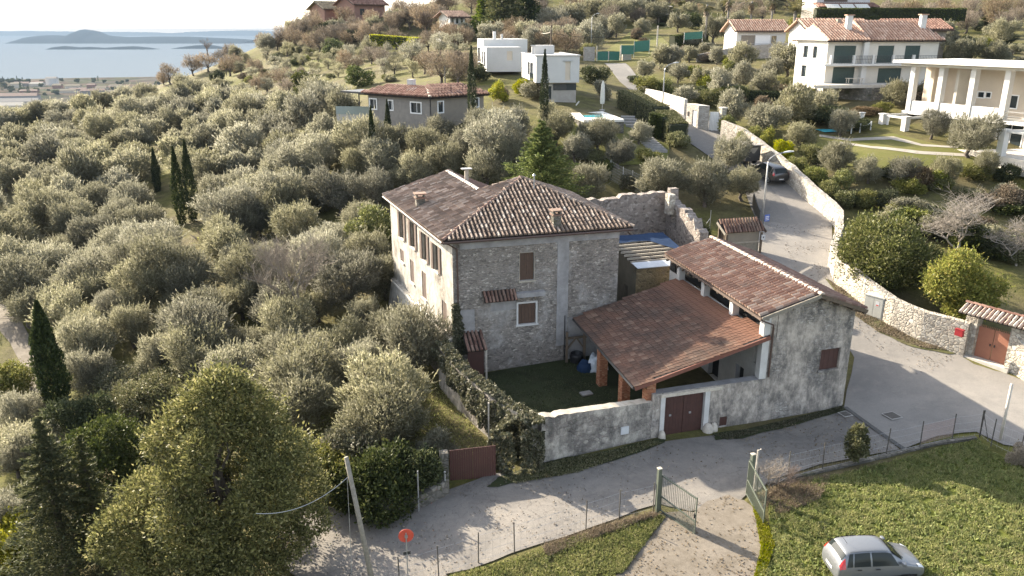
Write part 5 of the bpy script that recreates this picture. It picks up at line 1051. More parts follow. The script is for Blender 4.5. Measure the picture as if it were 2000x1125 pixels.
for k in range(3): m = MB(); a = .8+k*3.1; m.slab([F.at(a, zb+2.1, 1.6), F.at(a+2.8, zb+2.1, 1.6), F.at(a+2.8, zb+2.9, .05), F.at(a, zb+2.9, .05)], .04, 'cushion'); m.build('awning', v)
m = MB(); F.panel(m, F.L+.3, F.L+5.5, zb-1, zb+1.6, -1.5, -.2, 'shed_white'); m.build('garden_wall', v)
# big white columned villa on the right
V3 = Face((46.2, 96.2), (57.2, 72.2)); v = empty('columned_villa', V3.at(10, 9.4, -5), 'large white villa with tall loggia columns and overhanging flat roof', 'villa')
zg, zf, zp, zr = 9.3, 12.05, 13.25, 17.45
BKf = Face((V3.at(0, 0, -3).x, V3.at(0, 0, -3).y), (V3.at(V3.L, 0, -3).x, V3.at(V3.L, 0, -3).y))
def bw3(x0, y0, x1, y1): return crect(BKf, x0, y0, x1, y1)
hu = [bw3(1820, 143, 1831, 159), bw3(1814, 175, 1826, 194), bw3(1910, 180, 1922, 190), bw3(1926, 181, 1935, 190), bw3(1972, 187, 1987, 211)]
m = MB(); BKf.wall(m, 0, BKf.L, zf, zr, hu, 'villa_beige', .15); m.build('loggia_wall', v)
for h in hu: win(BKf, h, v, fw=.12, depth=.12)
m = MB(); V3.panel(m, -1.2, V3.L, zr, zr+.32, -10, 1.3, 'villa_white'); m.build('roof_slab', v)
m = MB(); V3.panel(m, -.6, V3.L, zr-.35, zr-.003, -9, .55, 'villa_cream'); m.build('eaves_beam', v)
m = MB(); V3.panel(m, .0, V3.L, zf-.35, zf, -9.5, .15, 'villa_white'); m.build('floor_slab', v)
cols = [along(V3, x, 15.3, .1) for x in (1781, 1836, 1898, 1965)] + [along(V3, 1965, 15.3, .1)+5.0]
for i, u in enumerate(cols):
    m = MB(); V3.panel(m, u-.3, u+.3, zf+.003, zr-.36, -.55, .18, 'villa_white'); m.build('column', v)
    if i < 3: m = MB(); V3.panel(m, u+.32, cols[i+1]-.32, zf+.003, zp, -.2, .1, 'villa_white'); m.build('parapet', v)
m = MB(); V3.panel(m, cols[3]+.32, cols[4]-.32, zf+.9, zf+.96, .0, .05, 'galvanised'); V3.panel(m, cols[3]+.32, cols[4]-.32, zf+.45, zf+.49, .0, .04, 'galvanised'); m.build('railing', v)
m = MB(); V3.panel(m, cols[0]+1.0, cols[0]+1.5, zf, zr-.36, -3, -1.6, 'villa_beige'); m.build('fin_wall', v)
m = MB(); V3.panel(m, cols[1]+.9, cols[1]+1.25, zf, zr-.6, -2.99, -1.2, 'villa_cream'); m.build('fin_wall', v)
GR = Face((V3.at(0, 0, -1.2).x, V3.at(0, 0, -1.2).y), (V3.at(V3.L, 0, -1.2).x, V3.at(V3.L, 0, -1.2).y)); gh = [(1.2+k*3.4, 3.9+k*3.4, zg+.1, zg+2.3) for k in range(6)]
m = MB(); GR.wall(m, 0, GR.L, zg-2, zf-.35, gh, 'villa_cream', .2); a, b = V3.at(0, 0, -10), V3.at(0, 0, 0); SW = Face((a.x, a.y), (b.x, b.y)); SW.wall(m, 0, SW.L, zg-2, zf-.36, [], 'villa_cream'); SW.wall(m, 1.0, SW.L-3.0, zf, zr, [], 'villa_beige'); m.build('ground_wall', v)
for h in gh: win(GR, h, v, fw=.1, mull=1)
PG = Face((42.9, 93.9), (48.2, 78.0)); pu = [0.15, 3.6, PG.hit(1955, 298)[0]]
for u in pu: m = MB(); PG.panel(m, u-.32, u+.32, zg-.6, zg+2.5, -.32, .32, 'villa_white'); PG.panel(m, u-.4, u+.4, zg+2.5, zg+2.62, -.4, .4, 'villa_white'); m.build('terrace_column', v)
m = MB()
for (a, b) in ((PG.at(pu[0], zg+2.4), PG.at(pu[1], zg+2.4)), (PG.at(pu[1], zg+2.4), V3.at(4.5, zg+2.4)), (PG.at(pu[0], zg+2.4), V3.at(.8, zg+2.4)), (PG.at(pu[2], zg+2.4), V3.at(pu[2]+2.6, zg+2.4)), (PG.at(pu[2], zg+2.4), PG.at(pu[2]+6, zg+2.4))): m = MB(); m.bar(a, b, .2, .22, 'villa_white'); m.build('pergola_beam', v)
m = m
m = MB(); m.slab([PG.at(-.6, zg, .5), PG.at(PG.L+6, zg, .5), V3.at(V3.L, zg, -1), V3.at(-.5, zg, -1)], 1.5, 'pale_concrete'); m.build('terrace', v)
m = MB()
for k in range(5): m.box(PG.at(.6+.07*k, zg+.35+k*.42, -.1), (.22-.02*k, .2, .44), 'plain_white', .35)
m.build('curtain', v)
sf = PG.at(2.6, zg, -.9); tag(lump('covered_armchair', sf+Vector((0, 0, .35)), .75, .6, .55, 'cushion', 4, .2), 'white covered armchair under the villa pergola', 'armchair')
# far houses
F = Face(yaw(634, 28, 258), yaw(700, 26, 266)); ze = F.hit(660, 18)[1]; v, rf = gable_house('hilltop_house', 'brown roofed house on the ridge at the edge of the sky', F, 9, ze-5, ze, ze+2.3, 'moss_tiles', 'red_house', 1.0, .6)
F = Face(yaw(692, 20, 250), yaw(752, 18, 258)); ze = F.hit(720, 9)[1]; v, rf = gable_house('hilltop_house', 'taller red roofed house on the ridge, cut by the picture top', F, 9, ze-5, ze, ze+2.6, 'red_tiles', 'red_house', 1.0, .6)
m = MB(); F.panel(m, 2, 3.5, ze-3, ze-1.2, .01, .08, 'glass'); m.build('window', v)
F = Face(yaw(879, 49, 214), yaw(908, 49, 216)); ze = F.hit(890, 33)[1]; zb = F.hit(890, 49)[1]; v, rf = gable_house('tower_house', 'narrow white house with two tiers of tiled roof below a big conifer', F, 7, zb-4, ze, ze+1.5, 'brown_tiles', 'villa_white', 1.2, .5)
for k in (.4, 1.7, 3.0): m = MB(); F.panel(m, k, k+.6, ze-1.6, ze-.3, .01, .07, 'glass'); m.build('window', v)
m = MB(); tile_roof(m, [F.at(-4.4, zb-1.2, 3), F.at(F.L+.5, zb-1.2, 3), F.at(F.L+.5, zb+.1, .02), F.at(-1.5, zb+.1, .02)], 'red_tiles', .5, .6, arc=3); m.build('lower_roof', v)
m = MB(); F.panel(m, -3.6, F.L, zb-4, zb-1.4, -1, 2.2, 'villa_white'); F.panel(m, -1.4, -.4, zb-3.4, zb-1.7, 2.21, 2.26, 'glass'); m.build('lower_wall', v)
p = PY(452, 88, 222); p.z = hz(p.x, p.y); m = MB(); m.slab([p+Vector((-2.5, 0, 2.1)), p+Vector((2.5, 0, 2.8)), p+Vector((2.5, 3, 2.8)), p+Vector((-2.5, 3, 2.1))], .2, 'brown_tiles'); v = empty('field_shelter', p, 'small open shelter roof on the grove skyline above the lake', 'shelter'); m.build('roof', v)
for (x, y) in ((-2.2, .2), (2.2, .2), (2.2, 2.8), (-2.2, 2.8)): m = MB(); m.bar(p+Vector((x, y, -.5)), p+Vector((x, y, 2.0)), .2, .2, 'old_wood'); m.build('post', v)
# dark pergolas on the upper slope
for (px, py, w, lab) in ((1290, 30, 6.5, 'dark pergola near the picture top above the grassy slope'), (1296, 46, 3.0, 'small dark garden canopy below the larger pergola')):
    p = GP(px, py); z0 = p.z; v = empty('pergola', p, lab, 'pergola'); m = MB(); h = Vector((0, 0, 2.3)); m.slab([p+h+Vector((-w/2, 0, 0)), p+h+Vector((w/2, 0, 0)), p+h+Vector((w/2, 3, .3)), p+h+Vector((-w/2, 3, .3))], .16, 'grey_wood'); m.build('roof', v)
    for x in (-w/2+.2, w/2-.2):
        for y in (.1, 2.8): m = MB(); m.bar((p.x+x, p.y+y, z0-.5), (p.x+x, p.y+y, z0+2.2), .16, .16, 'old_wood'); m.build('post', v)
    m = MB(); m.slab([p+Vector((-w/2+.3, 2.9, 0)), p+Vector((w/2-.3, 2.9, 0)), p+Vector((w/2-.3, 2.9, 2.1)), p+Vector((-w/2+.3, 2.9, 2.1))], .08, 'old_wood'); m.build('back_screen', v)
# ------------------------------------------------------------------ lowland buildings and trees far below
def lowz(x, y): return -91 + 3*mnoise.noise(Vector((x*.004, y*.004, 0)))
NS = 0
def low_house(px, py, w, d, h, roofm, wallm, lab):
    p = PZ(px, py, -90.5); m = MB(); m.box((p.x, p.y, p.z+h/2-1), (w, d, h+2), wallm, .2); v = empty('lowland_house', p, lab, 'house', 'houses on the lowland by the lake'); m.build('wall', v)
    m = MB(); c = Matrix.Rotation(.2, 3, 'Z'); q = lambda x, y, z: p + c @ Vector((x, y, z)); a, b, e, f = q(-w/2-1, -d/2-1, h), q(w/2+1, -d/2-1, h), q(w/2+1, d/2+1, h), q(-w/2-1, d/2+1, h); r0, r1 = q(-w/2+1, 0, h+d*.22), q(w/2-1, 0, h+d*.22)
    m.poly([a, b, r1, r0], roofm); m.poly([e, f, r0, r1], roofm); m.poly([b, e, r1], roofm); m.poly([f, a, r0], roofm); m.build('roof', v)
low_house(103, 166, 22, 16, 14, 'bungalow_grey', 'shed_white', 'tall pale block by the lake shore, highest house on the lowland')
low_house(73, 168, 26, 14, 5, 'wall_cap', 'villa_beige', 'low sunlit house left of the tall pale lakeside block')
low_house(20, 194, 90, 20, 6, 'brown_tiles', 'grey_render', 'long warehouse with brown roof at the left picture edge')
low_house(25, 204, 80, 22, 5, 'bungalow_grey', 'grey_render', 'long grey shed below the brown warehouse at the left edge')
low_house(14, 212, 50, 20, 5, 'wall_cap', 'villa_beige', 'pale roofed shed lowest on the plain at the left edge')
for i in range(16):
    px, py = R.uniform(0, 300), R.uniform(166, 190)
    low_house(px, py, R.uniform(14, 34), R.uniform(10, 16), R.uniform(4, 8), R.choice(['moss_tiles', 'brown_tiles', 'brown_tiles']), R.choice(['bungalow_grey', 'villa_beige', 'red_house']), 'small tile roofed house scattered over the hazy lowland plain')
# ------------------------------------------------------------------ walls along the upper road, gatehouse, gates
def wpath(pts): return [(lambda q: (q.x, q.y))(GP(*p)) for p in pts]
tag(path_wall('road_wall', wpath([(1262,186),(1290,200),(1318,214),(1338,226)]), .4, [.9, 1.4, 1.7, 2.0], 'white_road_wall', hj=.02), 'pale plastered wall climbing beside the lane above the stone gatehouse', 'wall')
tag(path_wall('stone_wall', wpath([(1410,268),(1447,284),(1500,322),(1545,360),(1586,398),(1604,412)]), .5, [1.9, 1.9, 1.8, 1.8, 1.7, 1.6], 'dry_stone'), 'sunlit stone wall rising along the lane beside the dark parked car', 'wall')
tag(path_wall('stone_wall', wpath([(1604,412),(1622,428),(1637,446),(1636,480),(1624,520),(1634,548)]), .5, [1.6, 1.6, 1.6, 1.7, 1.8, 1.8], 'dry_stone'), 'stone wall curving round the lane corner behind the big laurel bushes', 'wall')
tag(path_wall('stone_wall', wpath([(1634,550),(1690,596),(1742,636),(1800,664),(1884,694)]), .5, [1.9, 1.9, 1.9, 2.0, 2.2], 'dry_stone'), 'pale dry stone wall with grass verge from the laurel to the orange doors', 'wall')
tag(path_wall('stone_wall', wpath([(1972,722),(1995,734),(2040,765)]), .5, [2.4, 2.0, 1.6], 'dry_stone'), 'pale stone wall right of the orange doors at the picture edge', 'wall')
tag(path_wall('retaining_wall', [(PY(x, y, Y).x, Y) for x, y, Y in ((1360,112,146),(1440,104,145.5),(1540,104,145.5),(1600,108,145),(1660,110,146))], .6, [1.2, 2.2, 2.4, 2.4, 2.0], 'villa_stone'), 'grey retaining wall across the slope under the garage cottage', 'wall')
tag(path_wall('retaining_wall', wpath([(1640,192),(1700,196),(1745,190)]), .6, [1.3, 1.5, 1.3], 'low_wall'), 'dark terrace wall below the lawn of the shuttered villa', 'wall')
# gatehouse
c = GP(1362, 252); c1 = GP(1337, 238); gate_house = empty('gatehouse', c, 'small square stone gatehouse with door beside the lane', 'gatehouse')
L = Face((c1.x, c1.y), (c.x, c.y)); fr = GP(1398, 258); Fg = Face((c.x, c.y), (fr.x, fr.y)); zg_ = c.z
m = MB(); du = (L.L*.55, L.L*.85, zg_, zg_+2.05); L.wall(m, 0, L.L, zg_-1, zg_+2.7, [du], 'villa_stone', .2); Fg.wall(m, 0, Fg.L-.9, zg_-1, zg_+2.7, [], 'villa_stone'); a, b = L.at(0, zg_+2.7), L.at(L.L, zg_+2.7); m.quad(a, b, Fg.at(Fg.L-.9, zg_+2.7), Fg.at(Fg.L-.9, zg_+2.7)+(a-b), 'pale_concrete'); m.build('wall', gate_house)
m = MB(); L.panel(m, du[0], du[1], du[2], du[3], -.15, -.1, 'plain_white'); m.build('door', gate_house); m = MB(); L.panel(m, L.L*.2, L.L*.32, zg_+1.3, zg_+1.8, .005, .06, 'black_plastic_and_shade'); m.build('intercom', gate_house)
m = MB(); Fg.panel(m, Fg.L-.88, Fg.L+.25, zg_-.1, zg_+2.0, -.3, -.24, 'plain_white')
for k in range(6): Fg.panel(m, Fg.L-.8+k*.17, Fg.L-.74+k*.17, zg_, zg_+1.9, -.239, -.22, 'villa_white')
tag(m.build('garden_gate'), 'white slatted garden gate between the gatehouse and its gatepost', 'gate')
m = MB(); p = Fg.at(Fg.L+.6, zg_+1.0, -.2); m.box(p, (.6, .6, 2.9), 'dry_stone', .3); m.box(p+Vector((0, 0, 1.52)), (.75, .75, .14), 'pale_concrete', .3); tag(m.build('gatepost'), 'square stone gatepost with pale cap right of the white slatted gate', 'gatepost')
# tile-capped door in the stone wall
GD = Face((GP(1899, 696).x, GP(1899, 696).y), (GP(1961, 720).x, GP(1961, 720).y)); z0 = hz(GD.a.x, GD.a.y); dw = GD.L; zt = GD.hit(1912, 634)[1]; zdoor = GD.hit(1908, 655)[1]-z0
gw = empty('wall_gateway', GD.at(dw/2, z0), 'gateway with tile cap and two orange doors in the stone wall', 'gateway')
for u0, u1, nm in ((-.75, -.003, 'pillar'), (dw+.003, dw+.8, 'pillar')): m = MB(); GD.panel(m, u0, u1, z0-1, z0+2.75, -.5, .12, 'dry_stone'); m.build(nm, gw)
m = MB(); GD.panel(m, -.5, dw+.5, z0+2.752, z0+2.95, -.45, .1, 'pale_concrete'); m.build('lintel', gw)
for s in (0, 1):
    m = MB(); a, b = s*dw/2+.02, (s+1)*dw/2-.02; GD.panel(m, a, b, z0+.03, z0+2.05, -.2, -.15, 'gate_orange')
    k = a+.06
    while k < b: GD.panel(m, k, k+.03, z0+2.05, z0+2.2, -.19, -.16, 'gate_orange'); k += .11
    d = m.build('door', gw)
    m = MB(); GD.panel(m, (dw/2-.16 if s == 0 else dw/2+.1), (dw/2-.1 if s == 0 else dw/2+.16), z0+.95, z0+1.1, -.149, -.1, 'dark_metal'); m.build('handle', d)
m = MB(); tile_roof(m, [GD.at(-1.0, z0+2.9, .75), GD.at(dw+1.3, z0+2.9, .75), GD.at(dw+1.3, z0+3.35, -.15), GD.at(-1.0, z0+3.35, -.15)], 'mortar_tiles', .27, .42); m.slab([GD.at(dw+1.3, z0+2.98, -.95), GD.at(-1.0, z0+2.98, -.95), GD.at(-1.0, z0+3.35, -.15), GD.at(dw+1.3, z0+3.35, -.15)], .1, 'red_tiles'); ridge_cap(m, GD.at(-1.0, z0+3.36, -.15), GD.at(dw+1.3, z0+3.36, -.15), 'red_tiles', .13); m.build('tile_cap', gw)
m = MB(); GD.panel(m, -.4, dw+.4, z0-.3, z0+.04, -.25, .45, 'pale_concrete'); m.build('threshold', gw)
m = MB(); p = GD.at(-.85, z0+.2, .35); m.lathe([(.18, -.5), (.18, .25), (.1, .4), (.01, .42)], p, 'pale_concrete', 10); tag(m.build('kerb_stone', None, True), 'rounded white kerb stone at the left foot of the orange doors', 'kerb stone')
m = MB(); u = GD.hit(1874, 650)[0]; zz = GD.hit(1874, 650)[1]; wq = GP(1868, 690); p = PY(1874, 650, wq.y-.55); m.box(p, (.5, .22, .42), 'mail_red', math.atan2(GD.d.y, GD.d.x)); m.box(p+Vector((0, 0, .23)), (.54, .26, .04), 'mail_red', math.atan2(GD.d.y, GD.d.x)); tag(m.build('mailbox', None, False, .01), 'dark red mailbox on the stone wall left of the orange doors', 'mailbox')
# utility cabinet
c = GP(1721, 629); rz = math.atan2(-.72, .69); cab = empty('utility_cabinet', c, 'pale grey street cabinet standing on the verge before the stone wall', 'cabinet', None, 0)
d = Vector((-.62, .785, 0)); e = Vector((.88, .47, 0)); W_, D_ = 1.45, .8
P4 = [c, c+e*D_, c+e*D_+d*W_, c+d*W_]
m = MB(); m.prism([(p+(e*.06)*(0)).xy for p in P4], c.z-.4, c.z+.12, 'concrete'); m.build('plinth', cab)
ci = c+e*.04+d*.04; Q4 = [ci, ci+e*(D_-.08), ci+e*(D_-.08)+d*(W_-.08), ci+d*(W_-.08)]; m = MB(); m.prism([p.xy for p in Q4], c.z+.123, c.z+1.62, 'cabinet_grey'); m.build('body', cab, False, .015)
m = MB(); m.prism([p.xy for p in P4], c.z+1.623, c.z+1.70, 'cabinet_grey'); m.add([p+Vector((0, 0, c.z+1.703-p.z)) for p in P4]+[(P4[0]+P4[2])/2+Vector((0, 0, 1.84))], [(0, 1, 4), (1, 2, 4), (2, 3, 4), (3, 0, 4)], 'cabinet_grey'); m.build('lid', cab)
DF = Face((Q4[3].x, Q4[3].y), (Q4[0].x, Q4[0].y)); 
for (a, b) in ((.04, W_/2-.06), (W_/2-.03, W_-.14)): m = MB(); DF.panel(m, a, b, c.z+.22, c.z+1.55, .003, .018, 'cabinet_grey'); m.build('door', cab)
m = MB(); DF.panel(m, .82, 1.08, c.z+1.02, c.z+1.36, .019, .024, 'plaque_white'); DF.panel(m, .86, 1.04, c.z+1.05, c.z+1.13, .025, .027, 'sign_red'); m.build('notice', cab)
EF = Face((Q4[0].x, Q4[0].y), (Q4[1].x, Q4[1].y)); m = MB()
mk = [(.1, 1.2), (.16, 1.33), (.26, 1.35), (.2, 1.22), (.3, 1.1), (.22, 1.02), (.12, 1.0)]
m.tube([EF.at(u, c.z+z, .006) for u, z in mk], .012, 'black_plastic_and_shade', 4); m.build('scribble', cab)
# tile-roofed shelter by the lane
e0, e1, t1, t0 = PZ(1417,455,5.55), PZ(1497,450,5.55), PZ(1483,428,6.35), PZ(1401,431,6.35)
kio = empty('lane_shelter', (e0.x+1.5, e0.y+.6, 3.6), 'little shelter with dark tile roof and board walls at the lane corner', 'shelter')
m = MB(); tile_roof(m, [e0, e1, t1, t0], 'brown_tiles', .25, .4); m.build('roof', kio); dd = Vector((0, 0, -.14)); m = MB(); m.bar(e0+dd, t0+dd, .08, .2, 'rafter_wood'); m.bar(e1+dd, t1+dd, .08, .2, 'old_wood'); m.build('verge_board', kio)
KF = Face(lerp(e0, e1, .08)+Vector((0, .25, 0)), lerp(e0, e1, .86)+Vector((0, .25, 0))); KL = Face(lerp(t0, t1, .1), lerp(e0, e1, .08)+Vector((0, .25, 0)))
m = MB(); KF.panel(m, 0, KF.L, 3.0, 4.55, -.1, 0, 'grey_wood'); KF.panel(m, 0, KF.L, 4.55, 4.63, -.1, .1, 'rafter_wood'); KF.panel(m, 0, KF.L, 4.64, 5.5, -.08, -.04, 'bungalow_brown'); m.build('board_front', kio); m = MB(); KL.panel(m, 0, KL.L-.01, 3.0, 5.6, -.1, 0, 'old_wood'); m.build('board_side', kio)
for p in (lerp(e0, e1, .05), lerp(e0, e1, .9), lerp(t0, t1, .08), lerp(t0, t1, .9)): m = MB(); q = p+Vector((0, .12, 0)); m.bar((q.x, q.y, 2.6), (q.x, q.y, p.z-.15), .16, .16, 'old_wood'); m.build('post', kio)
p = lerp(e0, e1, .93); m = MB(); m.box((p.x, p.y-.05, 5.0), (.3, .12, .4), 'plaque_white'); m.box((p.x, p.y-.115, 5.02), (.09, .01, .09), 'black_plastic_and_shade'); tag(m.build('meter_box'), 'white meter box with dark dial on the lane shelter post', 'meter box')
# blue road sign
p = GP(1493, 441); sg = empty('road_sign', p, 'blue rectangular sign with white writing beside the lamp post', 'sign'); m = MB(); m.tube([p+Vector((0, 0, -.2)), p+Vector((0, 0, .95))], .03, 'galvanised', 6); m.build('post', sg)
m = MB(); SF = Face((p.x-.05, p.y-.06), (p.x+.42, p.y+.12)); SF.panel(m, 0, .5, p.z+.4, p.z+1.0, -.02, .02, 'sign_blue'); m.build('plate', sg); m = MB()
for k in range(3):
    u = .06
    while u < .42: w = R.uniform(.03, .08); SF.panel(m, u, u+w, p.z+.5+k*.15, p.z+.58+k*.15, .021, .024, 'plain_white'); u += w+.025
m.build('writing', sg)
# ------------------------------------------------------------------ lamp posts and poles
def street_lamp(base, h, reach, lab, dirx=Vector((1, .15, 0))):
    e = empty('street_lamp', base, lab, 'street lamp', 'street lamps along the lane'); d = dirx.normalized(); m = MB(); pts = [base+Vector((0, 0, -.2)), base+Vector((0, 0, h*.5)), base+Vector((0, 0, h*.85))]
    for k in range(1, 6): a = k/5*1.25; pts.append(base+Vector((0, 0, h*.85+math.sin(a)*h*.14))+d*(reach*.62*(1-math.cos(a))/.68))
    m.tube(pts, [.085, .075, .06, .05, .045, .04, .04, .04], 'galvanised', 7); m.build('pole', e, True)
    q = pts[-1]; m = MB(); n = Vector((-d.y, d.x, 0)); vs = []
    for s, w, hh in ((0, .06, .05), (.2, .14, .09), (.5, .15, .1), (.75, .1, .05)):
        c = q+d*s*reach*.6+Vector((0, 0, s*.12)); vs += [c-n*w, c-n*w*.7+Vector((0, 0, hh)), c+n*w*.7+Vector((0, 0, hh)), c+n*w, c-Vector((0, 0, .05))]
    m.add(vs, [(i*5+k, (i+1)*5+k, (i+1)*5+(k+1) % 5, i*5+(k+1) % 5) for i in range(3) for k in range(5)] + [(4, 3, 2, 1, 0), (15, 16, 17, 18, 19)], 'lamp_head'); m.build('lamp_head', e, True); return e
street_lamp(GP(1488, 438), 6.4, 2.1, 'tall curved street lamp beside the blue sign and dark car')
street_lamp(GP(1293, 226), 6.3, 1.6, 'curved street lamp beside the hedges above the gatehouse')
q = GP(1154, 104); street_lamp(q, 7.6, 1.4, 'small distant street lamp near the green double gate')
q = GP(1953, 861); m = MB(); m.tube([q+Vector((0, 0, -.2)), q+Vector((0, 0, 3.3))], .075, 'post_white', 8); tag(m.build('light_pole', None, True), 'pale metal pole at the road edge near the field corner', 'pole')
q = GP(1076, 92) ; m = MB(); q = PY(1076, 84, 150); q.z = hz(q.x, q.y); m.tube([q, q+Vector((0, 0, 6.4))], .17, 'old_wood', 7, .12); ep = m.build('utility_pole'); tag(ep, 'dark wooden utility pole behind the raised white villa', 'utility pole')
q2 = PY(1283, 88, 158); q2.z = hz(q2.x, q2.y); m = MB(); m.tube([q2, q2+Vector((0, 0, 5.6))], .17, 'post_white', 7, .14); tag(m.build('utility_pole'), 'pale concrete utility pole above the green netting fences', 'utility pole')
q3 = PY(1040, 60, 160); q3.z = hz(q3.x, q3.y)+5
def cable(name, a, b, sag, r, lab, mat='black_plastic_and_shade'):
    m = MB(); m.tube([lerp(a, b, i/14)-Vector((0, 0, sag*4*(i/14)*(1-i/14))) for i in range(15)], r, mat, 4); return tag(m.build(name), lab, 'cable')
cable('overhead_cable', q+Vector((0, 0, 5.0)), q2+Vector((0, 0, 5.2)), 1.2, .035, 'thin overhead cable between the wooden and the concrete pole')
cable('overhead_cable', q+Vector((0, 0, 5.2)), q3, .6, .06, 'thick pale overhead cable running left from the dark wooden pole', 'post_white')
# green double gate and nets at the lane end
F = Face(yaw(1166, 122, 156), yaw(1210, 122, 156.5)); z0 = hz(F.at(2, 0).x, F.at(2, 0).y); gg = empty('double_gate', F.at(2, z0), 'dark green double gate closing the top of the lane', 'gate')
for k in (0, 1): m = MB(); F.panel(m, k*F.L/2+.06, (k+1)*F.L/2-.06, z0+.15, z0+1.75, -.03, .03, 'green_mesh'); m.build('gate_leaf', gg)
for u in (-.1, F.L/2, F.L+.1): m = MB(); F.panel(m, u-.08, u+.08, z0-.3, z0+(1.8 if 0 < u < F.L else 2.8), -.08, .08, 'post_white'); m.build('gate_post', gg)
for a, b, s in ((-2.6, -.5, 2.6), (F.L+.5, F.L+2.2, 2.4)): m = MB(); F.panel(m, a, b, z0-.5, z0+s, -.4, .2, 'villa_stone'); tag(m.build('stone_pier'), 'broad stone pier %s of the green double gate' % ('left' if a < 0 else 'right'), 'pier')
def net(pts, Y, h, lab):
    P = [PY(x, y, Y) for x, y in pts]; e = empty('net_fence', P[0], lab, 'fence'); m = MB()
    for a, b in zip(P, P[1:]): m.slab([a, b, b+Vector((0, 0, h)), a+Vector((0, 0, h))], .05, 'green_mesh')
    m.build('netting', e)
    for p in P: m = MB(); m.tube([p+Vector((0, 0, -.6)), p+Vector((0, 0, h+.1))], .05, 'galvanised', 5); m.build('post', e)
net([(1213,106),(1238,106)], 154, 1.6, 'green netting fence just right of the green double gate'); net([(1238,102),(1268,99)], 156, 1.9, 'green netting fence right of the gate, second panel'); net([(1336,78),(1372,75)], 160, 1.3, 'green netting fence above the clipped hedge')
# ------------------------------------------------------------------ swimming pool and its garden things
zp_ = 11.85; pd = [PZ(1092,215,zp_), PZ(1175,216.5,zp_), PZ(1219,233,zp_), PZ(1141,234.5,zp_)]; pw = [PZ(1132,219.5,zp_), PZ(1174,220,zp_), PZ(1185,229.5,zp_), PZ(1141,229.5,zp_)]
pool = empty('swimming_pool', (8, 92, zp_), 'small turquoise swimming pool in a white deck below the raised villa', 'pool')
m = MB(); lo = [Vector((p.x, p.y, 9.5)) for p in pd[::-1]] if False else None
P_ = [pd[3], pd[2], pd[1], pd[0]]; Wp = [pw[3], pw[2], pw[1], pw[0]]
for i in range(4): j = (i+1) % 4; m.quad(P_[i], P_[j], Wp[j], Wp[i], 'pool_deck'); m.quad(P_[i]-Vector((0, 0, .25)), P_[j]-Vector((0, 0, .25)), P_[j], P_[i], 'pool_deck'); m.quad(P_[i]-Vector((0, 0, 2.6)), P_[j]-Vector((0, 0, 2.6)), P_[j]-Vector((0, 0, .25)), P_[i]-Vector((0, 0, .25)), 'low_wall'); m.quad(Wp[i]-Vector((0, 0, .5)), Wp[i], Wp[j], Wp[j]-Vector((0, 0, .5)), 'pool_deck')
m.build('deck', pool); m = MB(); m.poly([p-Vector((0, 0, .16)) for p in Wp], 'pool_water'); m.build('water', pool)
def closed_parasol(p, h, lab):
    e = empty('parasol', p, lab, 'parasol'); m = MB(); m.tube([p, p+Vector((0, 0, h))], .04, 'post_white', 6); m.build('pole', e); m = MB(); vs = []; n = 18
    prof = [(.2, .8), (.25, 1.2), (.22, h*.6), (.18, h*.85), (.05, h)]
    for r, z in prof:
        for k in range(n): a = 2*math.pi*k/n; rr = r*(1+.22*math.cos(6*a)); vs.append(p+Vector((rr*math.cos(a), rr*math.sin(a), z)))
    m.add(vs, [(i*n+k, i*n+(k+1) % n, (i+1)*n+(k+1) % n, (i+1)*n+k) for i in range(len(prof)-1) for k in range(n)], 'cushion'); m.build('folded_canopy', e, True); m = MB(); m.lathe([(.35, 0), (.35, .1), (.08, .16)], p, 'concrete', 12); m.build('base', e)
closed_parasol(PZ(1176, 216, zp_), 3.5, 'folded white parasol standing at the far pool corner')
p = PZ(1112, 213, zp_); lg = empty('sun_lounger', p, 'white sun lounger with raised back beside the swimming pool', 'sun lounger'); m = MB(); m.box(p+Vector((0, 0, .38)), (1.5, .7, .1), 'cushion', .1); m.build('mattress', lg); m = MB(); m.slab([p+Vector((.7, -.35, .4)), p+Vector((.7, .35, .4)), p+Vector((1.15, .35, .95)), p+Vector((1.15, -.35, .95))], .08, 'cushion'); m.build('backrest', lg)
for sx in (-.6, .6):
    for sy in (-.28, .28): m = MB(); m.bar(p+Vector((sx, sy, 0)), p+Vector((sx, sy, .34)), .06, .06, 'post_white'); m.build('leg', lg)
m = MB(); a, b = GP(1258, 272), GP(1284, 296)
for k in range(8): q = lerp(a, b, k/7); m.box((q.x, q.y, q.z+.05), (2.0, .62, .3), 'step_stone', .15)
tag(m.build('garden_steps'), 'flight of grey stone steps down the lawn below the pool', 'steps')
m = MB()
for k in range(4): q = lerp(GP(1226, 236), GP(1236, 250), k/3); m.box((q.x, q.y, q.z+.3-.06*k), (1.6, .6, .5), 'step_stone', -.2)
tag(m.build('pool_steps'), 'short stone steps at the right pool deck corner', 'steps')
pth = sheet('garden_path', px_poly([(1600,264),(1660,272),(1745,268),(1800,283),(1870,288),(1870,291),(1800,287),(1740,274),(1660,277),(1600,268)], 3), 'pale_path', .10); sheet('garden_path', px_poly([(1640,278),(1700,287),(1800,297),(1890,302),(1960,304),(1960,308),(1880,307),(1790,302),(1700,291),(1640,282)], 3), 'pale_path', .10)
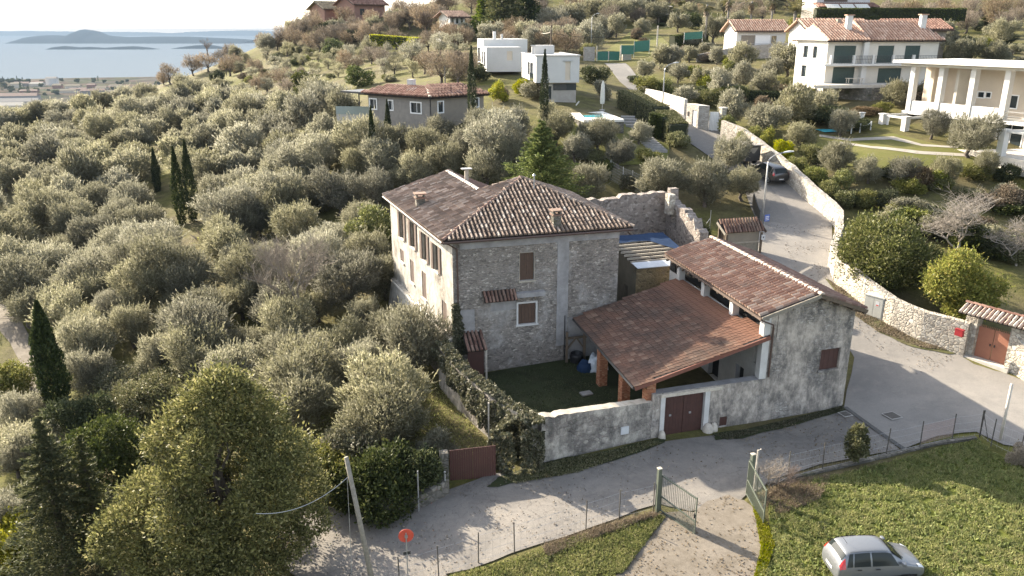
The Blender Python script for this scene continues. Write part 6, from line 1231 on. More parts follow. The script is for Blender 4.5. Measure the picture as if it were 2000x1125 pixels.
# rope posts, blue pool edge on the villa lawn
for i, (px, py) in enumerate([(1679,259),(1700,254),(1662,261)]):
    q = GP(px, py); m = MB(); m.tube([q, q+Vector((0, 0, 1.0))], .07, 'plain_white', 6); tag(m.build('rope_post'), ['white rope post beside the curved villa path, middle of three', 'white rope post nearest the columned villa', 'white rope post left of the other two on the villa lawn'][i], 'post', 'rope posts on the villa lawn')
a, b = GP(1679, 259)+Vector((0, 0, .95)), GP(1700, 254)+Vector((0, 0, .95)); tag(cable('rope', a, b, .3, .03, 'white rope hanging between two posts on the villa lawn', 'plain_white'), None, 'rope')
sheet('villa_pool', px_poly([(1590,254),(1640,254),(1660,258),(1610,260)], 2), 'pool_water', .12)
q = GP(1683, 233); m = MB(); m.lathe([(.28, 0), (.3, .06), (.2, .12), (.35, .75), (.4, .8), (.36, .82)], q, 'plain_white', 12); tag(m.build('garden_urn', None, True), 'white planter urn on the shaded lawn beside the villa', 'urn')
q = GP(1586, 158); m = MB(); m.box(q+Vector((0, 0, 1.0)), (1.0, .35, 1.9), 'villa_white', .2); m.box(q+Vector((0, 0, 2.0)), (1.15, .5, .12), 'villa_white', .2); tag(m.build('garden_pillar'), 'short white pillar at the corner of the shuttered villa terrace', 'pillar')
# ------------------------------------------------------------------ near field: gate leaves, fences, sign, pole
def iron_leaf(hx, ex, px_top, zb, nb, lab, lean=0):
    a, b = GP(*hx), GP(*ex); F = Face((a.x, a.y), (b.x, b.y)) if a.x < b.x else Face((a.x, a.y), (b.x, b.y)); g0 = (a.z+b.z)/2; e = empty('gate_leaf', F.at(F.L/2, g0), lab, 'gate', 'green iron gate leaves')
    zt0, zt1 = px_top; m = MB(); B = lambda u0, z0, u1, z1, w=.05: m.bar(F.at(u0, g0+z0), F.at(u1, g0+z1), w, w, 'gate_green'); L = F.L; zm0, zm1 = .85, .68
    B(0, .08, 0, zt0); B(L, -.05, L, zt1+.08); B(0, .12, L, .06); B(0, zm0, L, zm1); B(0, zt0-.05, L, zt1); m.build('frame', e)
    m = MB()
    for k in range(1, nb): u = L*k/nb; t = k/nb; m.bar(F.at(u, g0+.1), F.at(u, g0+lerp(zt0, zt1, t)+.08), .018, .018, 'gate_green')
    m.build('bars', e); m = MB()
    for k in range(1, nb*2, 2): u = L*k/(nb*2); t = k/(nb*2); m.bar(F.at(u, g0+.1), F.at(u, g0+lerp(zm0, zm1, t)), .014, .014, 'gate_green')
    m.build('short_bars', e); m = MB(); m.box(F.at(L-.06, g0+.95), (.1, .07, .2), 'dark_metal'); m.build('lock', e); return F, g0
iron_leaf((1289,1001), (1356,1045), (1.95, 1.82), 0, 20, 'open green iron gate leaf left of the gravel entrance')
iron_leaf((1457,968), (1490,1026), (1.9, 1.75), 0, 18, 'open green iron gate leaf right of the gravel entrance, seen edge on')
for px, py, h, w, lab in ((1283,1002,2.3,.17,'square weathered gatepost holding the left iron gate leaf'), (1463,968,2.2,.17,'square weathered gatepost holding the right iron gate leaf')):
    q = GP(px, py); m = MB(); m.box(q+Vector((0, 0, h/2-.2)), (w, w, h+.4), 'gate_green', .4); m.box(q+Vector((0, 0, h+.02)), (w+.03, w+.03, .05), 'wall_cap', .4); tag(m.build('gatepost', None, False, .01), lab, 'gatepost', 'gateposts of the field entrance')
q = GP(1473, 955); m = MB(); m.tube([q, q+Vector((0, 0, 2.1)), q+Vector((.14, .03, 2.12))], .045, 'post_white', 6); tag(m.build('bent_pipe'), 'thin whitish pipe with bent top behind the right gatepost', 'pipe')
def field_fence(bases, h, lab, wires=(.2, .6, 1.0, 1.4), mesh=None, tops=None, brace=None):
    P = [GP(*b) for b in bases]; e = empty('field_fence', P[0], lab, 'fence')
    for i, p in enumerate(P): m = MB(); m.tube([p+Vector((0, 0, -.2)), p+Vector((R.uniform(-.05, .05), 0, h))], .028, 'rust_post', 5); m.build('post', e)
    m = MB()
    for a, b in zip(P, P[1:]):
        for w in wires: m.tube([a+Vector((0, 0, w)), lerp(a, b, .5)+Vector((0, 0, w-.03)), b+Vector((0, 0, w))], .005, 'galvanised', 3, cap=False)
        n = int((b-a).length/.28)
        for k in range(1, n): q = lerp(a, b, k/n); m.tube([q+Vector((0, 0, .05)), q+Vector((0, 0, max(wires)))], .003, 'galvanised', 3, cap=False)
    m.build('wire_mesh', e)
    if brace: m = MB(); p = P[brace[0]]; m.tube([p+Vector((0, 0, h*.85)), GP(*brace[1])], .024, 'rust_post', 5); m.build('brace', e)
    if mesh:
        a, b = P[mesh[0]], P[mesh[1]]; m = MB()
        for k in range(40): q = lerp(a, b, k/39); m.tube([q+Vector((0, 0, .3)), q+Vector((0, 0, 1.35))], .006, 'net_pink', 3, cap=False)
        for k in range(12): m.tube([a+Vector((0, 0, .3+k*.095)), b+Vector((0, 0, .3+k*.095))], .006, 'net_pink', 3, cap=False)
        m.build('plastic_net', e)
    return e
field_fence([(781,1150),(857,1128),(934,1101),(1005,1081),(1144,1037),(1209,1015),(1276,1000)], 1.55, 'thin wire fence on slim posts below the road, left of the gravel entrance')
field_fence([(1478,972),(1538,938),(1606,921),(1668,905),(1730,891),(1796,876),(1859,861),(1913,854)], 1.6, 'thin wire fence on rusty posts between road and shaded field', mesh=(5, 6), brace=(7, (1930,862)))
field_fence([(1913,854),(1935,872),(1990,897),(2040,925)], 1.6, 'short wire fence turning along the road at the right edge')
tag(path_wall('kerb', wpath([(1500,948),(1600,922),(1690,902),(1762,884),(1830,868),(1905,857)]), .22, [.14]*6, 'low_wall', hj=.01), 'low mossy kerb under the wire fence along the field', 'kerb')
m = MB(); a, b = GP(1650, 797), GP(1772, 884); n = (b-a).cross(Vector((0, 0, 1))).normalized()*.14
for k in range(10): p, q = lerp(a, b, k/10), lerp(a, b, (k+1)/10); p.z = hz(p.x, p.y)+.09; q.z = hz(q.x, q.y)+.09; m.quad(p-n, q-n, q+n, p+n, 'dark_metal')
tag(m.build('drain_channel'), 'dark drainage grating running across the road by the barn', 'drain')
for px, py, w, lab in ((1742,815,.7,'rusty square manhole cover on the wide road junction'), (1651,812,.5,'small square manhole cover near the barn corner'), (1183,828,.5,'pale manhole lid on the verge before the yard wall')):
    q = GP(px, py); m = MB(); m.box((q.x, q.y, q.z+.1), (w, w, .05), 'rust_post' if px > 1200 else 'concrete', .35); m.box((q.x, q.y, q.z+.105), (w+.1, w+.1, .03), 'concrete', .35); tag(m.build('manhole_cover'), lab, 'manhole cover')
# sheet metal gate and its pillars
SG = Face((GP(879, 941).x, GP(879, 941).y), (GP(969, 929).x, GP(969, 929).y)); z0 = hz(SG.at(1, 0).x, SG.at(1, 0).y); sgt = empty('sheet_gate', SG.at(SG.L/2, z0), 'dark red sheet metal gate between pillar and ivy', 'gate')
for k in (0, 1):
    m = MB(); a, b = k*SG.L/2+.01, (k+1)*SG.L/2-.01; n = 10
    for i in range(n): u0, u1 = lerp(a, b, i/n), lerp(a, b, (i+1)/n); SG.panel(m, u0, u1-.012, z0+.02, z0+1.7+.12*(u0/SG.L), -.02, .02+.012*(i % 2), 'sheet_gate')
    m.build('gate_leaf', sgt)
m = MB(); q = SG.at(-.28, z0, 0); m.box(q+Vector((0, 0, .7)), (.42, .42, 1.9), 'low_wall', .2); tag(m.build('gate_pillar'), 'mossy stone pillar left of the red sheet metal gate', 'pillar')
m = MB(); q = GP(870, 967); m.tube([q, q+Vector((0, 0, 1.3))], .05, 'galvanised', 6); tag(m.build('short_post'), 'short grey metal post in front of the mossy gate pillar', 'post')
m = MB(); q = GP(818, 1000); m.tube([q+Vector((0, 0, -.2)), q+Vector((.02, 0, 2.2))], .035, 'galvanised', 6); tag(m.build('thin_post'), 'thin leaning metal post in front of the curved low stone wall', 'post')
tag(path_wall('low_stone_wall', wpath([(872,962),(830,985),(770,1000),(705,997),(655,978),(600,975)]), .45, [.85, .7, .6, .55, .5, .4], 'low_wall'), 'curved low stone wall along the road bend below the bushes', 'wall')
q = SG.at(SG.L+.05, z0, .4); m = MB(); m.bar(q+Vector((0, 0, 0)), q+Vector((.35, .3, .06)), .1, .1, 'wall_cap'); tag(m.build('stone_block'), 'small pale stone lying at the foot of the ivy wall', 'stone')
for a_ in ((955,872,1.2),): q = GP(a_[0], a_[1]); m = MB(); m.tube([q, q+Vector((0, 0, 2.6))], .05, 'post_white', 6); tag(m.build('pipe_post'), 'pale upright pipe among the ivy above the red sheet gate', 'post')
# round road sign seen from behind
q = GP(792, 1140); sg = empty('round_sign', q, 'round orange red road sign on a thin post by the bend', 'sign'); c = PY(793, 1046, q.y); hgt = c.z
m = MB(); fwd = Vector((.18, -1, .0)).normalized(); rot = fwd.to_track_quat('Z', 'Y').to_matrix(); m.lathe([(.30, 0), (.30, .012), (.285, .03), (.27, .012)], c, 'sign_red', 36, rot); m.build('disc', sg)
m = MB(); ring = []
for k in range(37): a = 2*math.pi*k/36; ring.append(c + rot @ Vector((.298*math.cos(a), .298*math.sin(a), .01)))
m.tube(ring, .014, 'sign_red', 5, cap=False); m.build('rim', sg)
m = MB(); pp = c+fwd*.06; m.tube([(pp.x, pp.y, q.z-.2), (pp.x, pp.y, hgt+.16)], .025, 'galvanised', 7); m.build('post', sg); m = MB(); m.box((pp.x, pp.y, hgt-.78), (.3, .03, .14), 'dark_metal', .3); m.build('small_plate', sg); m = MB(); m.box((pp.x, pp.y+.02, hgt-.02), (.12, .05, .12), 'galvanised'); m.build('clamp', sg)
# leaning wooden pole with hanging cables
b = GP(735, 1172); t = PY(676, 893, b.y+.3); m = MB(); m.tube([lerp(b, t, -.05), lerp(b, t, .5), t], .12, 'grey_wood', 9, .085); up_ = m.build('utility_pole', None, True); tag(up_, 'leaning weathered wooden utility pole at the road bend', 'utility pole')
cable('hanging_cable', lerp(b, t, .88), PY(500, 1003, b.y-1.5), .5, .014, 'slack grey cable from the leaning pole into the big tree', 'galvanised')
cable('pole_cable', lerp(b, t, .86)+Vector((-.12, -.05, 0)), lerp(b, t, .2)+Vector((-.75, -.05, 0)), .35, .012, 'loose thin cable hanging down beside the leaning pole', 'galvanised')
# wire fences behind the ruin
net2 = [(1190,368),(1215,352),(1232,347)]
e = empty('mesh_fence', GP(1210, 372), 'wire mesh garden fence on grey posts behind the ruined wall', 'fence'); P = [GP(1192, 352), GP(1216, 366), GP(1234, 373), GP(1253, 382)]
for p in P: m = MB(); m.tube([p, p+Vector((0, 0, 2.0))], .04, 'galvanised', 5); m.build('post', e)
m = MB()
for a, b in zip(P, P[1:]):
    for k in range(12): m.tube([lerp(a, b, k/12), lerp(a, b, k/12)+Vector((0, 0, 1.9))], .008, 'galvanised', 3, cap=False)
    for k in range(7): m.tube([a+Vector((0, 0, .2+.28*k)), b+Vector((0, 0, .2+.28*k))], .008, 'galvanised', 3, cap=False)
m.build('wire_mesh', e)
q = GP(1386, 447); m = MB(); m.tube([q, q+Vector((0, 0, 1.7))], .03, 'galvanised', 5); m.tube([q+Vector((0, 0, 1.0)), q+Vector((-.7, -.2, .05))], .024, 'galvanised', 5); tag(m.build('braced_post'), 'braced thin fence post on the grass beside the lane shelter', 'post')
tag(path_wall('board_fence', wpath([(1470,404),(1482,436)]), .08, [1.3, 1.2], 'dark_metal', hj=0), 'dark fence panel along the lane under the roadside olives', 'fence')
# ------------------------------------------------------------------ vehicles
def car(name, loc, ang, st, lab, paintm, wheels, wr_, glass_sides, ws, rw, tail, head, plate=True, cat='car', slope=0):
    e = empty(name, loc, lab, cat); rot = Matrix.Rotation(ang, 3, 'Z') @ Matrix.Rotation(-slope, 3, 'Y'); L = st[-1][0]; half = (st[0][0]+L)/2
    def sec(x):
        for a, b in zip(st, st[1:]):
            if a[0] <= x <= b[0]: t = (x-a[0])/(b[0]-a[0]); return [lerp(a[k], b[k], t) for k in range(1, 6)]
        return list(st[-1][1:])
    def S(x, t, sd, out=0.0):
        zb, ze, zr, wb, wrf = sec(x); P = [(0, zb), (wb*.86, zb), (wb*.98, zb+.16), (wb, (zb+ze)/2+.02), (wb*.965, ze), (lerp(wb*.965, wrf, .55), lerp(ze, zr, .58)), (wrf, zr-.045), (wrf*.72, zr), (0, zr+.018)]
        i = min(7, int(t)); f = t-i; y, z = lerp(P[i][0], P[i+1][0], f), lerp(P[i][1], P[i+1][1], f); dy, dz = P[i+1][0]-P[i][0], P[i+1][1]-P[i][1]; l = math.hypot(dy, dz) or 1
        p = Vector((x-half, (y+dz/l*out)*sd, z-dy/l*out)); return Vector(loc)+rot @ p
    m = MB(); vs = []; n = len(st)
    for s in st:
        for t in range(9): vs.append(S(s[0], t, 1))
        for t in range(7, 0, -1): vs.append(S(s[0], t, -1))
    m.add(vs, [(i*16+k, i*16+(k+1) % 16, (i+1)*16+(k+1) % 16, (i+1)*16+k) for i in range(n-1) for k in range(16)] + [tuple(range(15, -1, -1)), tuple((n-1)*16+k for k in range(16))], paintm)
    b = m.build('body', e, True); sb = b.modifiers.new('smooth', 'SUBSURF'); sb.levels = 2; sb.render_levels = 2
    def patch(nm, mat, x0, x1, t0, t1, sd, out=.012, nx=6, nt=4, par=e, x0t=None, x1t=None):
        m = MB(); vs = []
        for i in range(nx+1):
            for k in range(nt+1): tt = lerp(t0, t1, k/nt); a = lerp(x0, x0t if x0t is not None else x0, k/nt); c = lerp(x1, x1t if x1t is not None else x1, k/nt); vs.append(S(lerp(a, c, i/nx), tt, sd, out))
        m.add(vs, [(i*(nt+1)+k, (i+1)*(nt+1)+k, (i+1)*(nt+1)+k+1, i*(nt+1)+k+1) for i in range(nx) for k in range(nt)], mat); return m.build(nm, par, True)
    def cross(nm, mat, x0, x1, tlim, out=.012):
        m = MB(); vs = []; ts = [(tlim+(8-tlim)*k/4, 1) for k in range(5)] + [(8-(8-tlim)*k/4, -1) for k in range(1, 5)]
        for i in range(6):
            for (t, sd) in ts: vs.append(S(lerp(x0, x1, i/5), t, sd, out))
        w = len(ts); m.add(vs, [(i*w+k, (i+1)*w+k, (i+1)*w+k+1, i*w+k+1) for i in range(5) for k in range(w-1)], mat); return m.build(nm, e, True)
    cross('windscreen', 'car_glass', ws[0], ws[1], 6.15); cross('rear_window', 'car_glass', rw[0], rw[1], 6.15)
    for sd in (1, -1):
        for (a, c, at, ct) in glass_sides: patch('side_window', 'car_glass', a, c, 4.12, 5.9, sd, x0t=at, x1t=ct)
        patch('tail_lamp', 'tail_red', tail[0], tail[1], tail[2], tail[3], sd, .016, 3, 3); patch('headlight', 'headlight', head[0], head[1], 4.0, 6.2, sd, .012, 3, 3)
        for x in glass_sides[:2]: patch('door_handle', 'black_plastic_and_shade', x[0]+.12, x[0]+.3, 3.72, 3.84, sd, .03, 2, 1)
        patch('side_trim', 'black_plastic_and_shade', st[2][0]+.5, L-.95, 2.5, 2.75, sd, .012, 6, 1); q = S(ws[1]-.1, 4.5, sd, .13); m = MB(); m.box(q, (.13, .2, .14), paintm, ang); m.build('mirror', e, False, .03)
        for x in wheels:
            q = S(x, 3, sd); c = Vector(loc)+rot @ Vector((x-half, (sec(x)[3]-.10)*sd, wr_)); r2 = rot @ Matrix.Rotation(-math.pi/2*sd, 3, 'X'); m = MB(); m.lathe([(wr_*.62, -.09), (wr_*.95, -.09), (wr_, -.05), (wr_, .06), (wr_*.95, .1), (wr_*.62, .1)], c, 'tyre', 24, r2); w = m.build('wheel', e, True); m = MB(); m.lathe([(wr_*.62, .02), (wr_*.58, .105), (wr_*.2, .085), (.01, .09)], c, 'rim', 16, r2); m.build('rim', w, True)
            patch('wheel_arch', 'black_plastic_and_shade', x-wr_*1.15, x+wr_*1.15, 1.6, 2.9, sd, .006, 6, 3)
    m = MB(); vs = [Vector(loc)+rot @ Vector((st[0][0]-half-.012, y, z)) for y, z in ((-.26, .56), (.26, .56), (.26, .67), (-.26, .67))]; 
    if plate: m.quad(*vs, 'plaque_white'); m.build('number_plate', e)
    return e, S
panda = [(0.0, .42, .70, .76, .66, .52), (.04, .30, .86, .96, .76, .60), (.14, .24, .93, 1.16, .79, .58), (.30, .22, .93, 1.40, .80, .565), (.45, .22, .93, 1.50, .805, .56), (1.2, .20, .93, 1.545, .81, .565), (1.95, .20, .93, 1.52, .81, .56), (2.2, .20, .93, 1.42, .81, .57), (2.72, .22, .93, 1.04, .80, .64), (3.0, .22, .90, .975, .79, .64), (3.35, .24, .82, .89, .77, .58), (3.56, .28, .70, .76, .68, .50), (3.65, .36, .56, .60, .56, .42)]
q = Vector((14.45, 26.95, hz(14.45, 26.95)+.06))
e, S = car('parked_car', q, math.radians(4), panda, 'silver hatchback parked on the sunny grass field', 'silver_paint', (.58, 2.88), .29, [(.62, 1.28, .66, 1.26), (1.36, 2.42, 1.34, 2.12), (.34, .56, .46, .6)], (2.2, 2.66), (.16, .31), (.06, .28, 3.9, 5.6), (3.22, 3.5))
m = MB(); a = S(.62, 8, 1); m.tube([a, a+Vector((-.22, .02, .3))], .008, 'black_plastic_and_shade', 4); m.build('antenna', e); m = MB(); a, b_ = S(.55, 6.35, 1, .02), S(2.0, 6.35, 1, .02); m.tube([S(x, 6.35, -1, .015) for x in (.5, 1.0, 1.5, 2.0)], .012, 'silver_paint', 5); m.build('roof_rail', e)
m = MB(); m.tube([S(2.7, 7.0, -1, .03), S(2.45, 7.6, -1, .03)], .012, 'black_plastic_and_shade', 4); m.tube([S(2.72, 7.6, 1, .03), S(2.48, 7.2, 1, .03)], .012, 'black_plastic_and_shade', 4); m.build('wiper', e)
suv = [(0.0, .55, .82, .9, .78, .66), (.06, .38, 1.0, 1.1, .88, .72), (.22, .32, 1.08, 1.36, .92, .70), (.5, .30, 1.08, 1.60, .93, .66), (.8, .28, 1.07, 1.67, .935, .66), (1.7, .28, 1.06, 1.70, .935, .67), (2.5, .28, 1.05, 1.67, .935, .66), (2.8, .28, 1.05, 1.56, .93, .67), (3.45, .3, 1.05, 1.14, .92, .74), (3.9, .3, 1.0, 1.08, .9, .72), (4.35, .34, .9, .97, .86, .66), (4.6, .4, .75, .8, .72, .54)]
q = GP(1524, 366); d_ = Vector((-.30, .954, 0)); rear = q; ctr = rear + d_*2.3; ctr.z = hz(ctr.x, ctr.y)+.08
car('parked_car', ctr, math.atan2(d_.y, d_.x), suv, 'dark estate car parked against the sunlit lane wall', 'dark_paint', (.85, 3.7), .35, [(.75, 1.6, .8, 1.55), (1.7, 2.95, 1.68, 2.75), (.4, .68, .5, .7)], (2.85, 3.38), (.1, .45), (.08, .3, 3.7, 4.9), (4.1, 4.4), slope=.14)
q = GP(1470, 330); d_ = Vector((-.42, .907, 0)); van = empty('box_trailer', q, 'dark box trailer with flat roof parked ahead of the estate car', 'trailer'); rr = math.atan2(d_.y, d_.x); zz = hz(q.x, q.y)
ct = q + d_*1.8; ct.z = hz(ct.x, ct.y); m = MB(); m.box(ct+Vector((0, 0, 1.15)), (3.4, 1.9, 1.5), 'dark_paint', rr); m.build('body', van, False, .03); m = MB(); m.box(ct+Vector((0, 0, 2.0)), (3.8, 2.25, .1), 'bungalow_grey', rr); m.build('roof', van, False, .02)
bk = ct - d_*1.72; s_ = Vector((-d_.y, d_.x, 0)); m = MB(); m.slab([bk+s_*.6+Vector((0, 0, 1.75)), bk-s_*.6+Vector((0, 0, 1.75)), bk-s_*.12-d_*.02+Vector((0, 0, 1.2)), bk+s_*.12-d_*.02+Vector((0, 0, 1.2))], .02, 'bungalow_brown'); m.build('tarpaulin_flap', van)
for sx in (-1, 1):
    for yy in (-1.0, 1.0): m = MB(); c = ct+d_*yy+s_*sx*.8+Vector((0, 0, .32)); m.lathe([(.2, -.09), (.32, -.09), (.32, .09), (.2, .09)], c, 'tyre', 16, Matrix.Rotation(rr, 3, 'Z') @ Matrix.Rotation(math.pi/2, 3, 'X')); m.build('wheel', van)
# ------------------------------------------------------------------ plants
OL = [olive_meshes(100+i, 14500, 5.0, 5.4, .25, .06, 28) for i in range(8)]          # near olives
OF = [olive_meshes(200+i, 7500, 5.0, 5.4, .35, .09, 24) for i in range(5)]             # farther olives
OT = [olive_meshes(300+i, 3600, 5.2, 5.0, .30, .075, 13, open_=.8) for i in range(3)]  # thin pruned olives
SCR = [olive_meshes(400+i, 3200, 5.0, 5.6, .42, .06, 14, 'dry_leaf', .8) for i in range(3)]
LAND = [(540,640,'stone house corner'),(358,360,'three cypresses'),(95,700,'lone tall cypress'),(430,900,'big evergreen oak'),(590,540,'bare tree in the grove'),(830,200,'grey bungalow'),(1085,150,'raised white box villa'),
        (965,95,'flat roofed villa'),(1055,310,'green conifer'),(725,440,'glossy bush by the house'),(1515,345,'dark estate car'),(1370,230,'stone gatehouse'),(1480,75,'garage cottage'),(1715,120,'green shuttered villa'),(1880,200,'white columned villa'),
        (1155,225,'swimming pool'),(1190,115,'green double gate'),(670,272,'dark round shrub'),(100,160,'far lake shore'),(340,260,'grassy clearing'),(400,455,'spiky garden plant'),(880,45,'narrow two tier house'),(690,15,'hilltop houses'),(600,130,'sunny hill meadow'),(900,150,'tall thin cypress'),(60,680,'footpath at the left edge'),(1840,60,'low red roof'),(20,300,'left picture edge'),(740,220,'twin small cypresses'),(1300,180,'upper street lamp'),(870,870,'red sheet gate'),(700,640,'white side wall of the house')]
TREES = []; NOL = [0]   # (object, px, py, kind words)
PLACED = []
def crown_place(px, py, wpx, W0=5.4, H0=5.0, frac=.58, lo=.45, hi=1.9):
    s = 1.0; p = None
    for _ in range(5):
        p = GP(px, py, H0*s*frac)
        if p is None: return None, None
        d = proj((p.x, p.y, p.z+H0*s*frac))[2]; s = min(hi, max(lo, wpx*d/FPX/W0))
    return p, s
def olive(px, py, w, thin=False, name='olive_tree'):
    p, s = crown_place(px, py, w*(1.0 if py < 560 else .84))
    if p is None: return
    NOL[0] += 1; me = R.choice(OT) if thin else (R.choice(OL) if p.y < 92 else R.choice(OF)); PLACED.append((p.x, p.y, 2.6*s))
    o = put(name, p, [('crown', me[0]), ('trunk', me[1])], '', 'tree', 'olive trees of the groves', s*R.uniform(.97, 1.05), sz=s*R.uniform(.92, 1.08)); TREES.append((o, px, py, w, 'olive'))
near = '''25,297,53 90,297,98 25,342,75 151,338,115 61,391,78 188,387,90 253,305,60 135,411,85 258,385,85 270,440,95 188,452,95 25,436,70 25,489,65 86,513,100 119,481,70 192,513,80 278,554,110 319,500,70 368,545,105 437,366,85 466,436,80 474,354,70 458,500,70
466,579,110 388,648,165 53,599,105 123,571,110 160,640,110 254,630,110 482,669,110 535,350,85 600,313,105 662,370,95 739,309,100 735,362,80 563,395,100 580,432,105 653,464,95 678,546,120 752,538,95 400,590,90 514,570,100 666,493,75 560,640,165 712,612,85 662,669,135 770,640,62 584,720,205
590,770,200 735,735,110 700,700,120 40,800,110 25,890,110 30,1000,120 170,720,120 300,690,120 215,600,90 330,620,90 530,500,80 620,590,90 505,420,75 420,470,60 340,590,70 700,420,70 620,380,70 800,330,90 870,310,80 950,320,100 1005,300,80 910,280,80 840,285,80 775,270,75 930,245,70 1000,240,75 850,250,75 700,320,80 640,290,75 560,270,70 1145,350,90
8,236,58 42,230,54 80,222,52 118,214,50 158,206,50 200,196,48 240,188,46 282,180,46 1085,250,75 1125,285,60 1075,215,50 1150,265,45 1294,345,95 1379,350,100 1450,350,80 1425,295,80 1208,294,65 1248,257,48 1170,262,70 1430,208,70 1499,228,70 1564,260,65 1644,234,62 1641,299,80 1700,325,62 1550,205,85 1607,200,60 1824,240,60 1897,258,95 1257,135,40 1290,107,50 1310,110,45 1347,102,35 1325,140,40 1395,55,55 1400,107,34 1450,107,55 1540,115,65 1370,147,45 1447,145,52 1405,160,60 1492,162,58 1510,130,50 1325,42,38 1257,50,34 1287,20,45
1900,95,60 1870,100,50 1950,100,55 1840,55,50 1955,60,60 1745,180,55 1770,330,70 1850,330,60 1930,320,60 1205,45,50 1170,55,50 1120,30,60 1080,40,60 1060,75,50 1110,65,45 1200,20,55 1240,15,50 1170,15,60 1030,60,50 1345,22,40 1440,40,40 1580,215,50'''
for t in near.split(): a = [float(x) for x in t.split(',')]; olive(*a)
thin = '505,150,26 540,140,30 570,150,30 610,145,30 640,118,30 535,118,26 580,112,24 620,108,24 665,112,26 705,105,28 520,165,34 470,130,26 490,140,28 745,115,34 770,125,36 805,130,40 480,110,26 520,105,26 560,95,28 600,100,28 640,95,28 680,100,34 720,95,40 560,125,26 610,130,30 655,105,26 800,100,60 760,100,40 505,125,22 590,115,24 860,80,50 890,85,44 660,135,30 700,120,30 750,130,34'
for t in thin.split(): a = [float(x) for x in t.split(',')]; olive(*a, thin=True)
scatter([(470,165),(600,112),(760,95),(900,125),(1000,185),(900,160),(700,160),(560,175)], 26, 2.4, (4.0, 5.6), lambda a, b, c: scrub(a, b, c), zone=[(600,130,60,12),(700,150,50,20)]) if False else None
# fill the groves between the ones picked out
def in_poly(p, poly): return inside2(p, poly)
CLEAR = [(345,400,85,70),(315,340,45,60),(330,330,40,45),(900,740,90,110),(597,570,34,60),(330,265,32,9),(430,235,30,10),(345,420,14,40),(590,715,30,30),(250,690,30,18),(520,150,40,18),(600,130,80,18),(510,590,20,30),(1240,80,50,26),(690,225,45,20),(850,215,115,28),(470,440,20,10),(160,345,10,12),(650,410,12,10)]
GROVE = [(-30,236),(60,216),(180,188),(330,165),(440,160),(520,185),(640,180),(700,240),(800,235),(960,245),(1030,230),(1040,320),(900,330),(780,360),(700,450),(780,600),(850,740),(760,820),(560,790),(420,720),(250,700),(60,640),(-30,560)]
RIDGE = [(400,120),(470,75),(560,52),(640,24),(760,8),(1040,-40),(1340,-40),(1560,-40),(1560,20),(1330,24),(1200,50),(1100,90),(900,80),(750,85),(620,90),(500,100),(420,150)]
def scatter(poly, n, gap, wm, fn, zone=CLEAR, tries=6000):
    xs = [p[0] for p in poly]; ys = [p[1] for p in poly]; k = 0
    for _ in range(tries):
        if k >= n: break
        px, py = R.uniform(min(xs), max(xs)), R.uniform(min(ys), max(ys))
        if not inside2((px, py), poly): continue
        if any(((px-c[0])/c[2])**2 + ((py-c[1])/c[3])**2 < 1 for c in zone): continue
        p = GP(px, py, 2.6)
        if p is None or p.y > 330: continue
        if any((p.x-q[0])**2+(p.y-q[1])**2 < (gap*.5+q[2]*.62)**2 for q in PLACED): continue
        W = R.uniform(*wm); fn(px, py, W*FPX/proj(p)[2]); k += 1
scatter(GROVE, 122, 4.0, (4.8, 6.4), olive); print('OLIVES', NOL)
def scrub(px, py, w):
    p, s = crown_place(px, py, w)
    if p is None: return
    me = R.choice(SCR); PLACED.append((p.x, p.y, 2.4*s)); o = put('bare_scrub', p, [('crown', me[0]), ('trunk', me[1])], '', 'tree', 'bare winter trees on the ridge', s, sz=s*R.uniform(.9, 1.2)); TREES.append((o, px, py, w, 'scrub'))
for t in '330,140,44 352,132,38 375,126,40 405,118,40 430,108,36 318,150,30 560,62,50 590,55,50 620,48,44 575,75,40 605,78,40 800,30,50 830,38,56 850,28,44 765,40,44 740,55,36 1010,92,50 540,78,36 780,20,44 880,75,40 1360,15,30 1950,20,60 1900,15,50 1990,30,50 1850,20,50'.split(): scrub(*[float(x) for x in t.split(',')])
scatter(RIDGE, 120, 3.0, (4.6, 7.0), lambda a, b, c: (olive if R.random() < .25 else scrub)(a, b, c), zone=[(600,125,90,16),(500,150,50,18)])
# evergreen shrubs and other bushes: one mesh each kind
BUSH = {}
def bush(name, px, py, w, h, mat, label, n=4200, L=.26, Wd=.12, nb=12, base=False, group=None, cat='shrub', seed=None):
    """w,h in photograph pixels; py is the middle of the bush"""
    p = GP(px, py + (0 if base else h*.42)); 
    if p is None: return
    d = proj(p)[2]; W = w*d/FPX; H = h*d/FPX/math.cos(.3); k = (mat, n, seed or R.randrange(3))
    if k not in BUSH: BUSH[k] = bush_mesh(hash(mat) % 997 + k[2]*7 if False else (len(BUSH)*13+500), n, 4.0, 4.0, L*4/max(1.5, W) if False else L, Wd, mat, nb)
    o = put(name, p-Vector((0, 0, .15)), [('foliage', BUSH[k])], label, cat, group, W/4.0, sz=H/4.0); PLACED.append((p.x, p.y, W*.4)); return o
def special(name, px, py, W, H, mat, label, n, L, Wd, nb, seed, cat='shrub', zlow=0.0, dz=0.0, trunk=False):
    p = GP(px, py); me = bush_mesh(seed, n, W, H, L, Wd, mat, nb, zlow); parts = [('foliage', me)]
    if trunk: m = MB(); rn = random.Random(seed); limb(m, (0, 0, -.5), (.2, .1, H*.45), .3, .2, 'bark', rn); [limb(m, (.2, .1, H*.4), (rn.uniform(-.3, .3)*W, rn.uniform(-.3, .3)*W, H*.75), .14, .03, 'bark', rn) for _ in range(5)]; t = m.build('trunk', smooth=True); parts.append(('trunk', t.data)); bpy.data.objects.remove(t)
    PLACED.append((p.x, p.y, W*.5)); return put(name, p+Vector((0, 0, dz)), parts, label, cat)
rn = random.Random(31); rg = np.random.default_rng(31); ob = []
